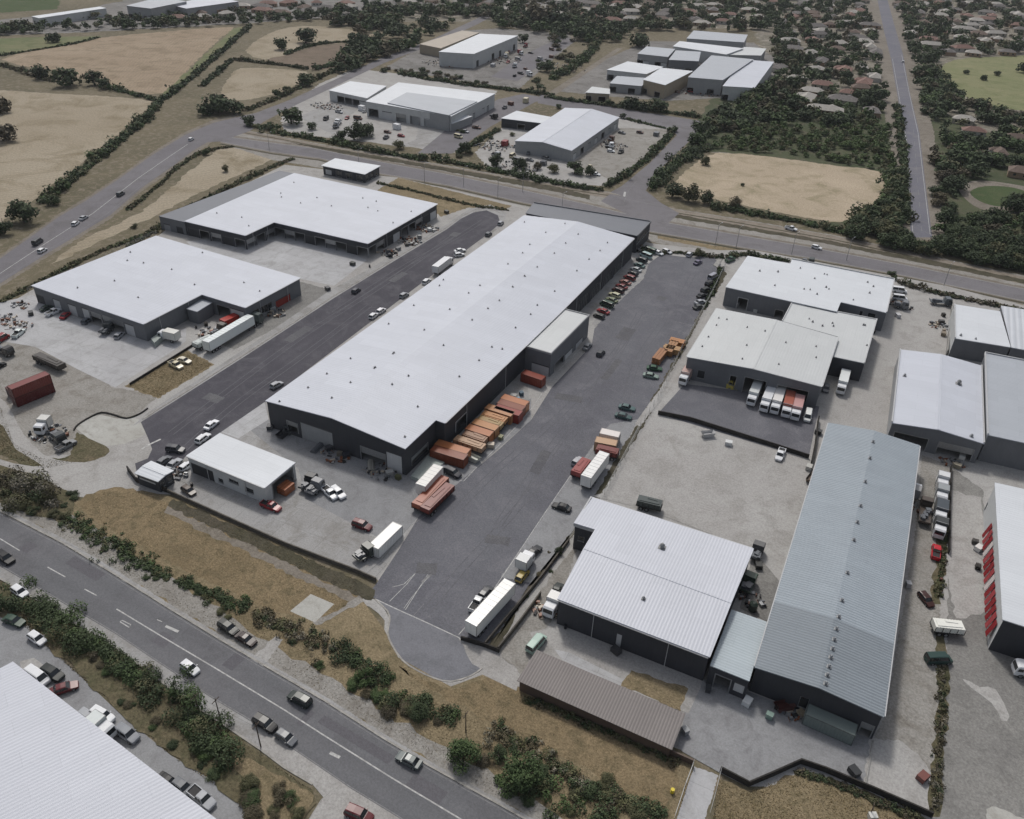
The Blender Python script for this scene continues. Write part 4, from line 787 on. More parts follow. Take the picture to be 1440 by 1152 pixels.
def crown_arr(n, size, clumps=16, flat=.8, spread=.72, cr=(.34, .5)):
    d = NP.normal(size=(clumps, 3)); d /= np.linalg.norm(d, axis=1)[:, None]; d[:, 2] = np.where(NP.random(clumps) < .4, -.55, np.abs(d[:, 2]))
    c = d * (spread * NP.uniform(.55, 1.0, clumps))[:, None]; c[:, 2] *= flat; c[:, 2] += flat * .8
    r = NP.uniform(*cr, clumps)[:, None] * np.array([1, 1, .8])
    q = leaves(c, r, n, size); q[:, :, 2] = np.maximum(q[:, :, 2], .02); return q
CROWN = {}
for key, n, s, cnt in (('near', 3600, .045, 5), ('mid', 1300, .075, 6), ('far', 420, .13, 7)):
    for mk, mat in (('dark', L_dark), ('green', L_green), ('olive', L_olive), ('brown', L_brown), ('grey', L_grey), ('lime', L_lime)):
        CROWN[key, mk] = []
    for i in range(cnt):
        arr = crown_arr(n, s, int(NP.integers(11, 20)), NP.uniform(.6, .95))
        for mk, mat in (('dark', L_dark), ('green', L_green), ('olive', L_olive), ('brown', L_brown), ('grey', L_grey), ('lime', L_lime)):
            CROWN[key, mk].append(quads_mesh('crown', arr, mat))
TRUNK = []
for i in range(3):
    m = MB(); m.tube((0, 0, -.03), (0, 0, .45), .045, .032, 7); m.tube((0, 0, .44), (.05, .03, .8), .032, .014, 6)
    for k in range(4):
        a = k * 1.6 + i; m.tube((0, 0, .3 + .08 * k), (.3 * math.cos(a), .3 * math.sin(a), .62 + .07 * k), .02, .007, 5)
    TRUNK.append(m.mesh('trunk', L_bark))
NTREE = [0]
def lod(d): return 'near' if d < 230 else 'mid' if d < 420 else 'far'
def tree(x, y, r, hgt, mk, label, group=None, name='broadleaf_tree'):
    d = math.hypot(x, y, ) ; root = empty(name, x, y, 0, rnd.uniform(0, 6.28)); tag(root, label, 'tree', group)
    t = link('trunk', rnd.choice(TRUNK), root); t.scale = (hgt, hgt, hgt * .8)
    c = link('crown', rnd.choice(CROWN[lod(d), mk]), root); c.location = (0, 0, hgt * .04); c.scale = (r, r, (hgt * .96) / 1.75)
    NTREE[0] += 1; return root
def shrub(x, y, r, hgt, mk, label, group=None, name='shrub'):
    o = link(name, rnd.choice(CROWN[lod(math.hypot(x, y)), mk])); o.location = (x, y, -.05); o.scale = (r, r, hgt / 1.7); o.rotation_euler = (0, 0, rnd.uniform(0, 6.28))
    return tag(o, label, 'shrub', group)
def mpp(x, y): return math.sqrt(x * x + y * y + CAM_H ** 2) / F_PX     # metres per photo pixel, facing the camera
def ptree(px, py, rp, mk='dark', label=None, group=None, asp=1.25, **k):
    g = G(px, py); m_ = mpp(*g); r = rp * m_; g = G(px, py + rp * .5)
    return tree(g.x, g.y, r, max(2.0, r * asp * 1.3), mk, label, group, **k)
HMIX = {'dark': [0, 0, 0, 0, 1, 2], 'green': [1, 1, 0, 2], 'olive': [2, 2, 0, 3], 'brown': [3, 3, 2, 0, 4], 'grey': [4, 4, 3]}
def hedge(px, w, h, mk, label, name='hedge', dens=1.0, gap=0.0, jit=.45, cl=.3):
    """a ragged hedgerow: many overlapping leaf clumps of mixed size and kind along a line"""
    pts = [G(*p) for p in px]; groups = {}; s0 = 0.0; ph = rnd.uniform(0, 9)
    for a, b in zip(pts, pts[1:]):
        L = (b - a).length; d = (b - a) / L; nr = Vector((-d.y, d.x)); rm = max(.45, min(w * cl, h * .75)); n = max(2, int(L * w * 1.5 * dens / (3.14 * rm * rm * .45)))
        for i in range(n):
            s = L * (i + rnd.random()) / n; u = s0 + s; env = .62 + .38 * math.sin(u * .21 + ph) * math.sin(u * .083 + ph * 2) + .15 * math.sin(u * .9)
            if rnd.random() < gap + max(0, .35 - env): continue
            k = rnd.uniform(.4, 1.15); r = rm * k; c = a + d * s + nr * rnd.gauss(0, jit * .55) * w * env; hh = h * env * rnd.uniform(.45, 1.1)
            groups.setdefault(rnd.choice(HMIX[mk]), []).append((c.x, c.y, max(r * .4, hh - r * .6), r, min(r, hh * .8)))
        s0 += L
    dist = float(np.mean([p.length for p in pts])); size = max(.15, dist * .0012); Q = []; MI = []
    for m_, cs in groups.items():
        c = np.array(cs); rad = np.stack([c[:, 3], c[:, 3], c[:, 4]], 1); pr = c[:, 3] ** 2; n = int(min(90000, pr.sum() * 5.0 / (size * size) * .55))
        q = leaves(c[:, :3], rad, n, size, prob=pr / pr.sum()); q[:, :, 2] = np.maximum(q[:, :, 2], .03); Q.append(q); MI.append(np.full(n, m_))
    if not Q: return
    o = link(name, quads_mesh(name, np.concatenate(Q), [L_dark, L_green, L_olive, L_brown, L_grey], mi=np.concatenate(MI))); return tag(o, label, 'hedge')
# --- hedges and hedgerows
for a in (
    ([(62, 286), (85, 268), (110, 247), (140, 222), (160, 206), (185, 186), (205, 166), (226, 144)], 7, 3.6, 'dark', 'dark hedgerow between the tan field and the curving road'),
    ([(228, 142), (255, 122), (275, 106), (290, 92), (310, 76), (330, 56), (345, 44), (352, 36)], 6, 3, 'dark', 'dark hedgerow climbing beside the pale green strip to the top tree line'),
    ([(0, 92), (24, 98), (50, 108), (76, 116)], 6, 3, 'brown', 'brown hedgerow at the western end between two tan fields'),
    ([(150, 124), (175, 130), (200, 136), (220, 141)], 6, 3, 'dark', 'thin dark hedge between the two tan fields'),
    ([(0, 79), (50, 71), (105, 62), (140, 53)], 3, 1.5, 'dark', 'thin dark hedge along the narrow green field'),
    ([(325, 84), (350, 87), (375, 90), (405, 93), (432, 98)], 5, 2.6, 'olive', 'olive hedgerow along the north of the small tan field'),
    ([(285, 122), (300, 108), (312, 98), (325, 86)], 5, 2.6, 'dark', 'dark hedgerow west of the small tan field'),
    ([(402, 77), (425, 68), (450, 62), (478, 60), (500, 60)], 5, 2.6, 'dark', 'dark hedgerow between the upper tan field and the brown field'),
    ([(440, 98), (462, 94), (485, 86), (505, 78)], 8, 4, 'dark', 'bushy dark hedgerow below the brown field'),
    ([(345, 157), (365, 149), (390, 139), (415, 127), (445, 112), (475, 98)], 5, 2.6, 'olive', 'olive hedgerow between the road and the small tan field'),
    ([(236, 247), (252, 234), (272, 221), (300, 210), (328, 207)], 3.5, 1.3, 'olive', 'low olive hedge along the inside of the road bend'),
    ([(180, 296), (200, 280), (222, 262), (238, 248)], 3, 1.0, 'olive', 'low sparse hedge beside the curving road'),
    ([(180, 348), (210, 330), (235, 312), (265, 292), (310, 270), (350, 250), (390, 232), (412, 224)], 4, 1.4, 'olive', 'olive hedge between the dry field and the white roofed estate'),
    ([(0, 425), (40, 405), (80, 385), (120, 365), (150, 350), (180, 340), (215, 325)], 3, 1.1, 'olive', 'low hedge between the dry bank and the workshop yard'),
    ([(358, 178), (395, 188), (430, 194), (470, 202), (520, 212), (560, 219), (600, 226)], 6, 3.2, 'dark', 'dark hedge along the north of the through road by the distribution shed'),
    ([(600, 222), (640, 230), (680, 238), (720, 246), (760, 254), (800, 262), (845, 268)], 6, 3, 'dark', 'dark hedge along the through road by the corner warehouse'),
    ([(852, 264), (872, 252), (892, 238), (910, 224), (926, 208), (940, 193), (948, 184)], 5, 3, 'dark', 'dark curved hedge on the east of the corner block'),
    ([(880, 168), (905, 174), (935, 181)], 3, 1.4, 'dark', 'short clipped dark hedge behind the corner yard'),
    ([(642, 216), (662, 205), (685, 192), (700, 184)], 4, 2.2, 'dark', 'dark hedge between the asphalt lane and the corner block'),
    ([(770, 137), (800, 142), (840, 147), (880, 152), (930, 158), (985, 166)], 6, 3, 'dark', 'dark hedge between the side street and the far northern cluster'),
    ([(560, 104), (600, 112), (640, 118), (690, 124), (740, 130), (770, 133)], 6, 3, 'dark', 'dark scrubby hedge behind the distribution shed'),
    ([(775, 112), (800, 100), (820, 85), (835, 70), (842, 58)], 9, 4.5, 'dark', 'dark tree row along the gravel road'),
    ([(918, 268), (930, 250), (950, 232), (975, 216), (1000, 208)], 9, 4, 'dark', 'dark hedge on the west of the sandy field'),
    ([(1000, 292), (1040, 298), (1080, 305), (1120, 312), (1160, 322), (1195, 330)], 7, 3, 'dark', 'dark hedge between the sandy field and the railway verge'),
    ([(1195, 322), (1215, 308), (1235, 296), (1250, 275), (1254, 255), (1252, 240)], 9, 5, 'dark', 'dark bushy hedge on the east of the sandy field'),
    ([(900, 352), (930, 357), (955, 356), (990, 360), (1030, 365)], 3.5, 1.8, 'olive', 'olive hedge across the top of the car park'),
    ([(1025, 362), (1050, 358), (1080, 364), (1110, 368)], 4, 2.4, 'dark', 'dark hedge behind the stepped roof factory'),
    ([(1262, 398), (1300, 408), (1340, 418), (1400, 430), (1440, 438), (1480, 448)], 4, 1.8, 'brown', 'brown green hedge between the road and the gravel yard'),
    ([(1262, 150), (1266, 190), (1270, 230), (1272, 270), (1272, 315)], 6, 3, 'dark', 'dark hedge lining the west side of the straight road'),
    ([(530, 258), (570, 266), (610, 276), (640, 284), (680, 292), (715, 296)], 2.5, 1.0, 'olive', 'low olive hedge on the grass by the gatehouse'),
    ([(40, 852), (58, 866), (80, 878), (110, 897), (140, 912), (160, 928), (175, 942)], 7.5, 3.0, 'dark', 'thick dark hedge beside the highway at the west end'),
    ([(178, 940), (200, 958), (220, 972), (240, 986), (262, 1002), (285, 1020)], 6.5, 2.6, 'dark', 'thick dark hedge beside the highway by the ribbed roof'),
    ([(270, 1018), (295, 1035), (315, 1052), (332, 1066)], 7.5, 3.0, 'dark', 'thick dark hedge at the foot of the bank by the three poles'),
    ([(0, 836), (14, 846), (30, 856)], 7, 3, 'dark', 'dark hedge beside the parked white car at the west edge'),
    ([(0, 672), (22, 688), (48, 700), (75, 712)], 9, 3.6, 'brown', 'brown green scrub hedge at the western road corner'),
    ([(92, 732), (120, 744), (150, 764), (180, 784), (215, 800), (240, 812)], 6.5, 1.1, 'dark', 'low dark hedge between the dry grass and the highway', 'hedge', .7, .15),
    ([(250, 816), (280, 828), (310, 842), (345, 858)], 6.5, 1.2, 'dark', 'low dark hedge beside the parked dark cars', 'hedge', .7, .15),
    ([(360, 862), (400, 882), (440, 900), (470, 916)], 6, 1.1, 'brown', 'brown scrub hedge by the concrete slab', 'hedge', .7, .15),
    ([(470, 905), (495, 925), (520, 945), (545, 962)], 7, 2.0, 'dark', 'dark hedge below the turning circle', 'hedge', .7, .15),
    ([(535, 990), (560, 980), (585, 985), (610, 1000), (640, 1015)], 6.5, 1.8, 'dark', 'dark hedge between the highway gravel and the dry grass', 'hedge', .7, .15),
    ([(690, 1022), (720, 1040), (760, 1062), (800, 1090), (840, 1112), (890, 1130)], 6, 1.4, 'brown', 'brown scrub hedge below the brown roofed shed', 'hedge', .7, .15),
    ([(700, 1095), (745, 1110), (800, 1120), (850, 1135), (930, 1140)], 7, 1.7, 'dark', 'dark scrub hedge at the bottom edge by the highway', 'hedge', .7, .15),
    ([(740, 985), (790, 1002), (840, 1024), (900, 1050), (955, 1072)], 2.5, .9, 'olive', 'low weedy hedge against the brown shed wall'),
    ([(1322, 925), (1324, 960), (1324, 1000), (1320, 1050), (1318, 1100), (1314, 1140)], 2.0, .9, 'brown', 'weedy hedge down the side lane fence', 'hedge', 1.0, .3),
    ([(1330, 700), (1329, 740), (1326, 790), (1318, 840)], 1.8, .8, 'olive', 'thin weedy hedge behind the parked lorries'),
    ([(1118, 1085), (1165, 1098), (1220, 1122), (1300, 1158)], 2.4, .8, 'olive', 'low green hedge along the southern wall'),
    ([(1014, 378), (1004, 402), (990, 435)], 2.4, 1.2, 'dark', 'dark weedy hedge by the car park fence'),
): hedge(*a)
# --- single trees one can tell apart
for px, py, rp, mk, lb in (
    (95, 112, 17, 'dark', 'large dark round tree on the hedge between the two tan fields'), (133, 114, 12, 'dark', 'dark tree just east of the large round field tree'), (146, 120, 9, 'dark', 'smaller dark tree at the end of the field pair'),
    (60, 105, 11, 'dark', 'dark tree west of the large round field tree'), (35, 302, 22, 'dark', 'big dark round tree on the corner by the curving road'), (8, 320, 14, 'dark', 'dark tree at the western edge beside the curving road'),
    (75, 283, 10, 'dark', 'dark tree at the low end of the long field hedgerow'), (307, 148, 21, 'dark', 'dark spreading tree in the angle of the two roads'), (330, 152, 14, 'dark', 'dark tree beside the road angle tree'), (290, 155, 13, 'dark', 'dark low tree west of the road angle tree'),
    (430, 53, 15, 'dark', 'rounded dark tree on the upper tan field edge'), (397, 64, 11, 'dark', 'dark tree beside the upper tan field'), (430, 114, 12, 'dark', 'dark tree at the corner of the small tan field'), (390, 132, 7, 'dark', 'small round tree below the small tan field'), (404, 127, 7, 'dark', 'second small round tree below the small tan field'),
    (410, 166, 17, 'dark', 'dark round tree at the corner of the shed yard'), (350, 172, 10, 'dark', 'dark tree where the two roads meet'), (438, 178, 8, 'dark', 'small dark tree behind the shed yard corner'),
    (498, 188, 16, 'dark', 'dark tree south west of the distribution shed yard'), (516, 184, 15, 'dark', 'tall dark tree on the distribution shed yard edge'), (475, 192, 11, 'dark', 'dark tree on the yard edge hedge'), (562, 205, 9, 'olive', 'olive tree by the red roofed hut'),
    (655, 211, 11, 'dark', 'dark tree at the lane mouth by the through road'), (699, 228, 12, 'dark', 'dark tree in the yard south of the small store'), (731, 230, 12, 'dark', 'dark tree in front of the corner warehouse gable'), (756, 234, 8, 'brown', 'rust brown tree in front of the corner warehouse'),
    (779, 238, 9, 'olive', 'olive tree below the corner warehouse'), (808, 238, 14, 'dark', 'largest dark tree below the corner warehouse'), (830, 243, 9, 'dark', 'dark tree at the yard corner by the hedge bend'), (876, 164, 5, 'dark', 'small dark tree at the corner warehouse rear'),
    (785, 150, 5, 'dark', 'small dark tree behind the small store'), (768, 95, 11, 'dark', 'dark tree beside the dark far yard'), (885, 146, 13, 'dark', 'dark tree in front of the tent hall'), (925, 150, 14, 'dark', 'dark tree in front of the beige office'), (905, 150, 11, 'dark', 'dark tree between the two hedge trees'),
    (898, 58, 16, 'dark', 'large dark tree behind the bright white shed'), (735, 56, 8, 'dark', 'dark tree against the far north warehouse end'), (762, 28, 20, 'brown', 'large brownish tree in the far tree line'), (785, 32, 18, 'dark', 'large dark tree in the far tree line'),
    (945, 270, 14, 'dark', 'dark bush like tree at the sandy field corner'), (968, 274, 16, 'olive', 'broad olive tree at the sandy field corner'), (990, 280, 12, 'dark', 'dark tree by the sandy field hedge'), (1030, 288, 11, 'brown', 'brown tree by the sandy field hedge'), (992, 227, 9, 'olive', 'olive tree on the north west of the sandy field'),
    (1044, 260, 3, 'dark', 'tiny dark sapling standing in the sandy field'), (981, 356, 9, 'olive', 'olive tree at the top of the car park'), (1253, 388, 8, 'dark', 'dark tree at the factory corner beside the road'),
    (1401, 104, 4.5, 'dark', 'small dark conifer on the park grass'), (1383, 110, 5, 'dark', 'small round tree on the park grass'), (1358, 102, 4, 'dark', 'tiny dark tree on the park grass'), (1402, 158, 10, 'dark', 'pointed dark tree on the park edge'), (1425, 288, 20, 'dark', 'dark round tree overlapping the oval lawn'), (1440, 98, 9, 'dark', 'dark tree at the east edge of the park'),
    (651, 1062, 25, 'green', 'tall green tree beside the highway verge'), (733, 1086, 30, 'green', 'broad green tree beside the highway verge'), (700, 1060, 15, 'dark', 'dark tree between the two green verge trees'), (515, 952, 17, 'green', 'green bushy tree below the turning circle'), (590, 1000, 15, 'dark', 'dark bushy tree on the verge by the gravel'),
    (80, 388, 3, 'olive', 'tiny olive tree on the dry bank'), (318, 238, 6, 'olive', 'lone olive tree in the dry triangular field'), (188, 318, 5, 'olive', 'small olive tree beside the dry bank'), (0, 152, 14, 'brown', 'brown tree at the west edge of the tan field'), (8, 190, 16, 'brown', 'brown spreading tree low on the west edge of the tan field'),
    (290, 215, 6, 'dark', 'dark tree at the road bend'), (786, 776, 7, 'dark', 'dark tree by the square warehouse corner'), (1260, 176, 6, 'green', 'yellow green tree beside the straight road'), (76, 25, 4, 'dark', 'small dark tree on the airfield edge'), (95, 21, 5, 'dark', 'round dark tree by the thin white building'), (75, 55, 9, 'dark', 'dark round tree on the narrow green field'), (302, 5, 6, 'dark', 'dark tree in front of the top edge hall'),
): ptree(px, py, rp, mk, lb)
# --- shrubs and scrub
def scatter_shrubs(poly, n, r, mk, label, group, hk=1.0):
    wp = [tuple(G(*p)) for p in poly]; x0, x1 = min(p[0] for p in wp), max(p[0] for p in wp); y0, y1 = min(p[1] for p in wp), max(p[1] for p in wp); c = 0
    while c < n:
        x, y = rnd.uniform(x0, x1), rnd.uniform(y0, y1)
        if inside((x, y), wp): q = rnd.uniform(*r); k_ = rnd.choice(mk); t_ = (q - r[0]) / (r[1] - r[0]); sz = 'small' if t_ < .33 else 'middling' if t_ < .66 else 'large'; cl = {'dark': 'dark', 'green': 'green', 'olive': 'olive', 'brown': 'brown', 'grey': 'grey'}[k_]; shrub(x, y, q, q * hk * rnd.uniform(.8, 1.2), k_, f'{sz} {cl} {label}', f'{sz} {cl} {group}'); c += 1
scatter_shrubs([(0, 660), (60, 690), (105, 712), (95, 740), (40, 722), (0, 700)], 12, (.9, 1.9), ['brown', 'dark', 'olive', 'brown'], 'shrub of the thicket at the western road corner', 'shrubs at the western road corner')
scatter_shrubs([(95, 735), (160, 772), (250, 820), (355, 862), (430, 905), (425, 915), (330, 880), (240, 838), (150, 782), (90, 748)], 12, (.5, 1.1), ['dark', 'brown', 'olive'], 'shrub in the verge strip north of the highway', 'shrubs along the north highway verge')
scatter_shrubs([(430, 905), (520, 962), (620, 1018), (660, 1040), (690, 1090), (600, 1040), (520, 990), (430, 930)], 16, (.6, 1.7), ['brown', 'olive', 'green'], 'shrub between the concrete slab and tall green tree', 'shrubs below the turning circle')
scatter_shrubs([(690, 1040), (800, 1075), (930, 1125), (925, 1150), (780, 1150), (700, 1110)], 20, (.7, 1.8), ['brown', 'dark', 'olive'], 'shrub near the bottom edge below the dry grass', 'shrubs at the bottom edge')
scatter_shrubs([(195, 975), (260, 1030), (330, 1090), (345, 1125), (290, 1090), (220, 1035), (160, 985), (130, 950), (90, 915), (60, 890), (90, 890)], 16, (.6, 1.4), ['dark', 'brown', 'green'], 'shrub on the bank between the car park and the highway hedge', 'shrubs on the southern bank')
scatter_shrubs([(350, 1085), (400, 1095), (435, 1115), (430, 1150), (360, 1165), (345, 1130)], 14, (.9, 2.0), ['green', 'olive', 'brown'], 'shrub on the grassy point by the highway slip', 'shrubs on the grassy point')
scatter_shrubs([(640, 180), (700, 186), (760, 200), (700, 215), (640, 225)], 10, (1, 2.2), ['dark', 'olive'], 'shrub in the cluttered yard by the small store', 'shrubs in the corner yard')
scatter_shrubs([(520, 96), (600, 100), (700, 122), (640, 112), (540, 104)], 24, (1.5, 3.5), ['dark', 'brown'], 'shrub behind the distribution shed', 'shrubs behind the distribution shed')
scatter_shrubs([(780, 60), (840, 55), (820, 90), (780, 110), (770, 128), (720, 126)], 24, (1.5, 4), ['dark', 'brown', 'olive'], 'shrub in rough ground east of the dark far yard', 'shrubs east of the dark far yard')
scatter_shrubs([(90, 690), (108, 672), (110, 700), (100, 712)], 3, (.8, 1.6), ['dark'], 'shrub beside the dirt road mouth', 'shrubs beside the dirt road mouth')
scatter_shrubs([(720, 790), (760, 770), (790, 780), (760, 830), (740, 850)], 5, (.4, .9), ['brown', 'dark'], 'shrub in the trench beside the car park', 'shrubs in the trench')
# --- woodland and suburb trees: the largest in view are trees of their own, the rest one mass
def sample(poly, n, mind=0):
    wp = [tuple(G(*p)) for p in poly]; x0, x1 = min(p[0] for p in wp), max(p[0] for p in wp); y0, y1 = min(p[1] for p in wp), max(p[1] for p in wp); out = []; t = 0
    while len(out) < n and t < n * 60:
        t += 1; x, y = rnd.uniform(x0, x1), rnd.uniform(y0, y1)
        if inside((x, y), wp): out.append((x, y))
    return out
ROADW = [tuple(G(*p)) for p in [(1270, 336), (1259, 250), (1250, 180), (1242, 130), (1224, 43), (1212, -14), (1258, -14), (1274, 60), (1290, 133), (1303, 187), (1320, 336)]]
POND = [tuple(G(*p)) for p in [(1338, 260), (1375, 248), (1445, 256), (1480, 270), (1450, 314), (1385, 312), (1350, 294)]]
PARK = [tuple(G(*p)) for p in [(1324, 97), (1345, 84), (1400, 80), (1480, 86), (1480, 163), (1400, 152), (1340, 128)]]
HOUSES = []
def house_zone(poly, n):
    for x, y in sample(poly, n * 3):
        if len(HOUSES) and min((x - a) ** 2 + (y - b) ** 2 for a, b, *_ in HOUSES) < 18 ** 2: continue
        if inside((x, y), PARK) or inside((x, y), ROADW) or inside((x, y), POND): continue
        HOUSES.append((x, y, rnd.choice([0, .1, 1.57, 1.67, .6]))); n -= 1
        if n <= 0: return
house_zone([(1090, 40), (1230, 10), (1255, 110), (1250, 160), (1190, 180), (1120, 140), (1090, 110)], 48)
house_zone([(560, -10), (1232, -10), (1236, 20), (1090, 40), (900, 36), (800, 30), (700, 15), (560, 18)], 120)
house_zone([(1262, 0), (1500, 0), (1500, 78), (1330, 80), (1285, 60)], 95)
house_zone([(240, 16), (480, 2), (500, 14), (340, 28), (250, 30)], 30)
house_zone([(1330, 160), (1440, 205), (1480, 260), (1400, 240), (1340, 210)], 5)
ALLT = []
def zone(poly, n, r, kinds, avoid=True):
    for x, y in sample(poly, n):
        if inside((x, y), ROADW) or inside((x, y), PARK) or inside((x, y), POND): continue
        q = rnd.uniform(*r)
        if avoid and any((x - a) ** 2 + (y - b) ** 2 < (q * .7 + 7.5) ** 2 for a, b, *_ in HOUSES): continue
        ALLT.append((x, y, q, rnd.choice(kinds)))
DK = ['dark'] * 6 + ['green', 'green', 'olive', 'brown']
zone([(962, 212), (1000, 168), (1040, 145), (1090, 118), (1150, 128), (1258, 128), (1262, 170), (1180, 178), (1060, 175)], 260, (3, 6), DK)
zone([(1000, 208), (1050, 178), (1180, 180), (1256, 172), (1268, 240), (1244, 240), (1100, 218), (1010, 212)], 420, (1.4, 2.8), ['lime', 'lime', 'green', 'olive'])
zone([(1192, 330), (1225, 300), (1256, 275), (1272, 300), (1276, 340), (1285, 352), (1316, 350), (1330, 330), (1440, 335), (1600, 380), (1600, 425), (1440, 384), (1300, 358), (1200, 336)], 300, (2.8, 5.0), ['dark', 'dark', 'dark', 'olive'])
zone([(1310, 330), (1300, 240), (1290, 150), (1284, 100), (1322, 105), (1340, 135), (1400, 160), (1440, 170), (1600, 200), (1600, 380), (1440, 335)], 430, (3, 6.3), DK)
zone([(1090, 42), (1232, 12), (1256, 128), (1150, 130), (1092, 116)], 430, (3, 6), DK)
zone([(1262, 0), (1600, 0), (1600, 84), (1330, 82), (1290, 100), (1276, 70)], 900, (3, 6.5), DK)
zone([(560, -30), (1230, -30), (1233, 14), (1090, 44), (900, 44), (780, 66), (740, 44), (680, 24), (560, 24)], 2300, (3.5, 7), DK)
zone([(480, 20), (560, -20), (640, -20), (690, 18), (640, 40), (600, 52), (560, 66), (500, 52)], 200, (3.5, 6.5), DK)
zone([(700, 20), (800, 30), (880, 40), (880, 58), (830, 62), (800, 46), (740, 44), (690, 38)], 110, (3.5, 6), DK)
zone([(500, 60), (560, 66), (600, 55), (606, 50), (580, 70), (530, 84), (490, 104), (470, 108), (480, 90)], 80, (3.5, 6), DK)
zone([(-40, 52), (100, 44), (240, 40), (335, 36), (480, 26), (480, 18), (330, 26), (200, 32), (60, 38), (-40, 44)], 150, (3, 5.5), DK)
zone([(20, 36), (160, 22), (300, 12), (480, 2), (480, 18), (300, 26), (60, 38)], 50, (3, 5), DK)
zone([(1085, 60), (1110, 50), (1120, 100), (1100, 130), (1070, 140), (1092, 100)], 60, (3, 5.5), DK)
zone([(420, 40), (560, 20), (560, 45), (500, 40), (450, 36)], 90, (4, 7), DK)
vis = []
for t in ALLT:
    u, v, d = PX(t[0], t[1], 3)
    vis.append((-t[2] / d if -20 < u < 1460 and -10 < v < 1160 else 1, t))
vis.sort(key=lambda q: q[0])
N_IND = 215
for k, (s, (x, y, r, mk)) in enumerate(vis):
    if k < N_IND and s < 0:
        u, v, _d = PX(x, y); sz = 'small' if r < 4 else 'middling' if r < 5 else 'large'; cl = {'dark': 'dark green', 'green': 'mid green', 'olive': 'olive', 'brown': 'brownish', 'lime': 'pale green'}[mk]
        zn = (('beside the end of the straight road' if u < 1262 else 'on the bank facing the road end' if u < 1318 else 'on the bank between road end and lawn' if u < 1375 else 'on the bank south of the lawn') if v > 292 and u > 1180 else ('west of the oval lawn' if u < 1365 else 'close round the oval lawn') if u > 1330 and v > 225 else ('along the straight road south of the park' if u < 1335 else 'between the park and the oval lawn') if u > 1290 and v > 150 else 'west of the park grass' if u > 1262
              else 'in the thicket above the sandy field' if v > 168 and u > 1000 else 'in the strip between side street and suburb' if v > 110 else 'in the far suburb')
        tree(x, y, r, r * rnd.uniform(1.2, 1.6), mk, f'{sz} {cl} tree {zn}', f'{sz} {cl} trees {zn}', 'woodland_tree')
rest = [t for _, t in vis[N_IND:]]
base = [crown_arr(130, .17, 9, NP.uniform(.6, 1)) for _ in range(8)]; parts = []; mi = []
MIX = {'dark': 0, 'green': 1, 'olive': 2, 'brown': 3, 'lime': 4}
for x, y, r, mk in rest:
    a = base[rnd.randrange(8)] * np.array([r, r, r * .85 * rnd.uniform(.8, 1.2)]); c, s = math.cos(x), math.sin(x)
    parts.append(np.stack([a[..., 0] * c - a[..., 1] * s + x, a[..., 0] * s + a[..., 1] * c + y, a[..., 2] + r * .15], -1)); mi.append(np.full(len(a), MIX[mk]))
o = link('far_woodland', quads_mesh('far_woodland', np.concatenate(parts), [L_dark, L_green, L_olive, L_brown, L_lime], mi=np.concatenate(mi))); tag(o, 'mass of far tree crowns filling the suburb and skyline', 'woodland', None, 'stuff')
# --- houses
tile = [plain('terracotta_tiles', K(126, 100, 92), .8, 0, .2, .2, .8), plain('grey_tiles', K(112, 108, 106), .8, 0, .2, .2, .8), plain('pale_sheet_tiles', K(158, 154, 148), .7, 0, .15, .2, .8), plain('brown_tiles', K(108, 94, 86), .8, 0, .2, .2, .8)]
hwall = [plain('cream_render', K(160, 153, 140), .9), plain('white_render', K(176, 174, 168), .9), plain('tan_brick_wall', K(150, 128, 108), .9)]
HP = {}
def house_mesh(kx, ti, wi):
    if (kx, ti, wi) in HP: return HP[kx, ti, wi]
    L, W = ((14, 8.5), (11, 8), (17, 9))[kx]; w_ = MB(); w_.box(0, 0, -.05, L, W, 2.75); w_.box(L * .2, W * .5, -.05, L * .35, 4, 2.7)
    for sx in (-.3, 0, .32):
        w_.box(L * sx, -W / 2 - .01, 1, 1.4, .06, 1.1, 0, 1); w_.box(L * sx, W / 2 + .01, 1, 1.4, .06, 1.1, 0, 1)
    r = MB(); a, b, h0, h1 = L / 2 + .5, W / 2 + .5, 2.68, 2.7 + W * .24; k = L / 2 - W * .45
    v = [(-a, -b, h0), (a, -b, h0), (a, b, h0), (-a, b, h0), (-k, 0, h1), (k, 0, h1)]
    for f in ((0, 1, 5, 4), (1, 2, 5), (2, 3, 4, 5), (3, 0, 4), (3, 2, 1, 0)): r.face([v[i] for i in f])
    v = [(L * .02, W * .3, h0 + .02), (L * .38, W * .3, h0 + .02), (L * .38, W * .5 + 2.5, h0 + .02), (L * .02, W * .5 + 2.5, h0 + .02), (L * .2, W * .1, h1 - .3), (L * .2, W * .5 + .6, h1 - .6)]
    for f in ((1, 2, 5, 4), (2, 3, 5), (3, 0, 4, 5)): r.face([v[i] for i in f])
    HP[kx, ti, wi] = (w_.mesh('wall', [hwall[wi], GLASS]), r.mesh('roof', tile[ti])); return HP[kx, ti, wi]
TN = ['terracotta tiled', 'grey tiled', 'pale sheet metal', 'brown tiled']
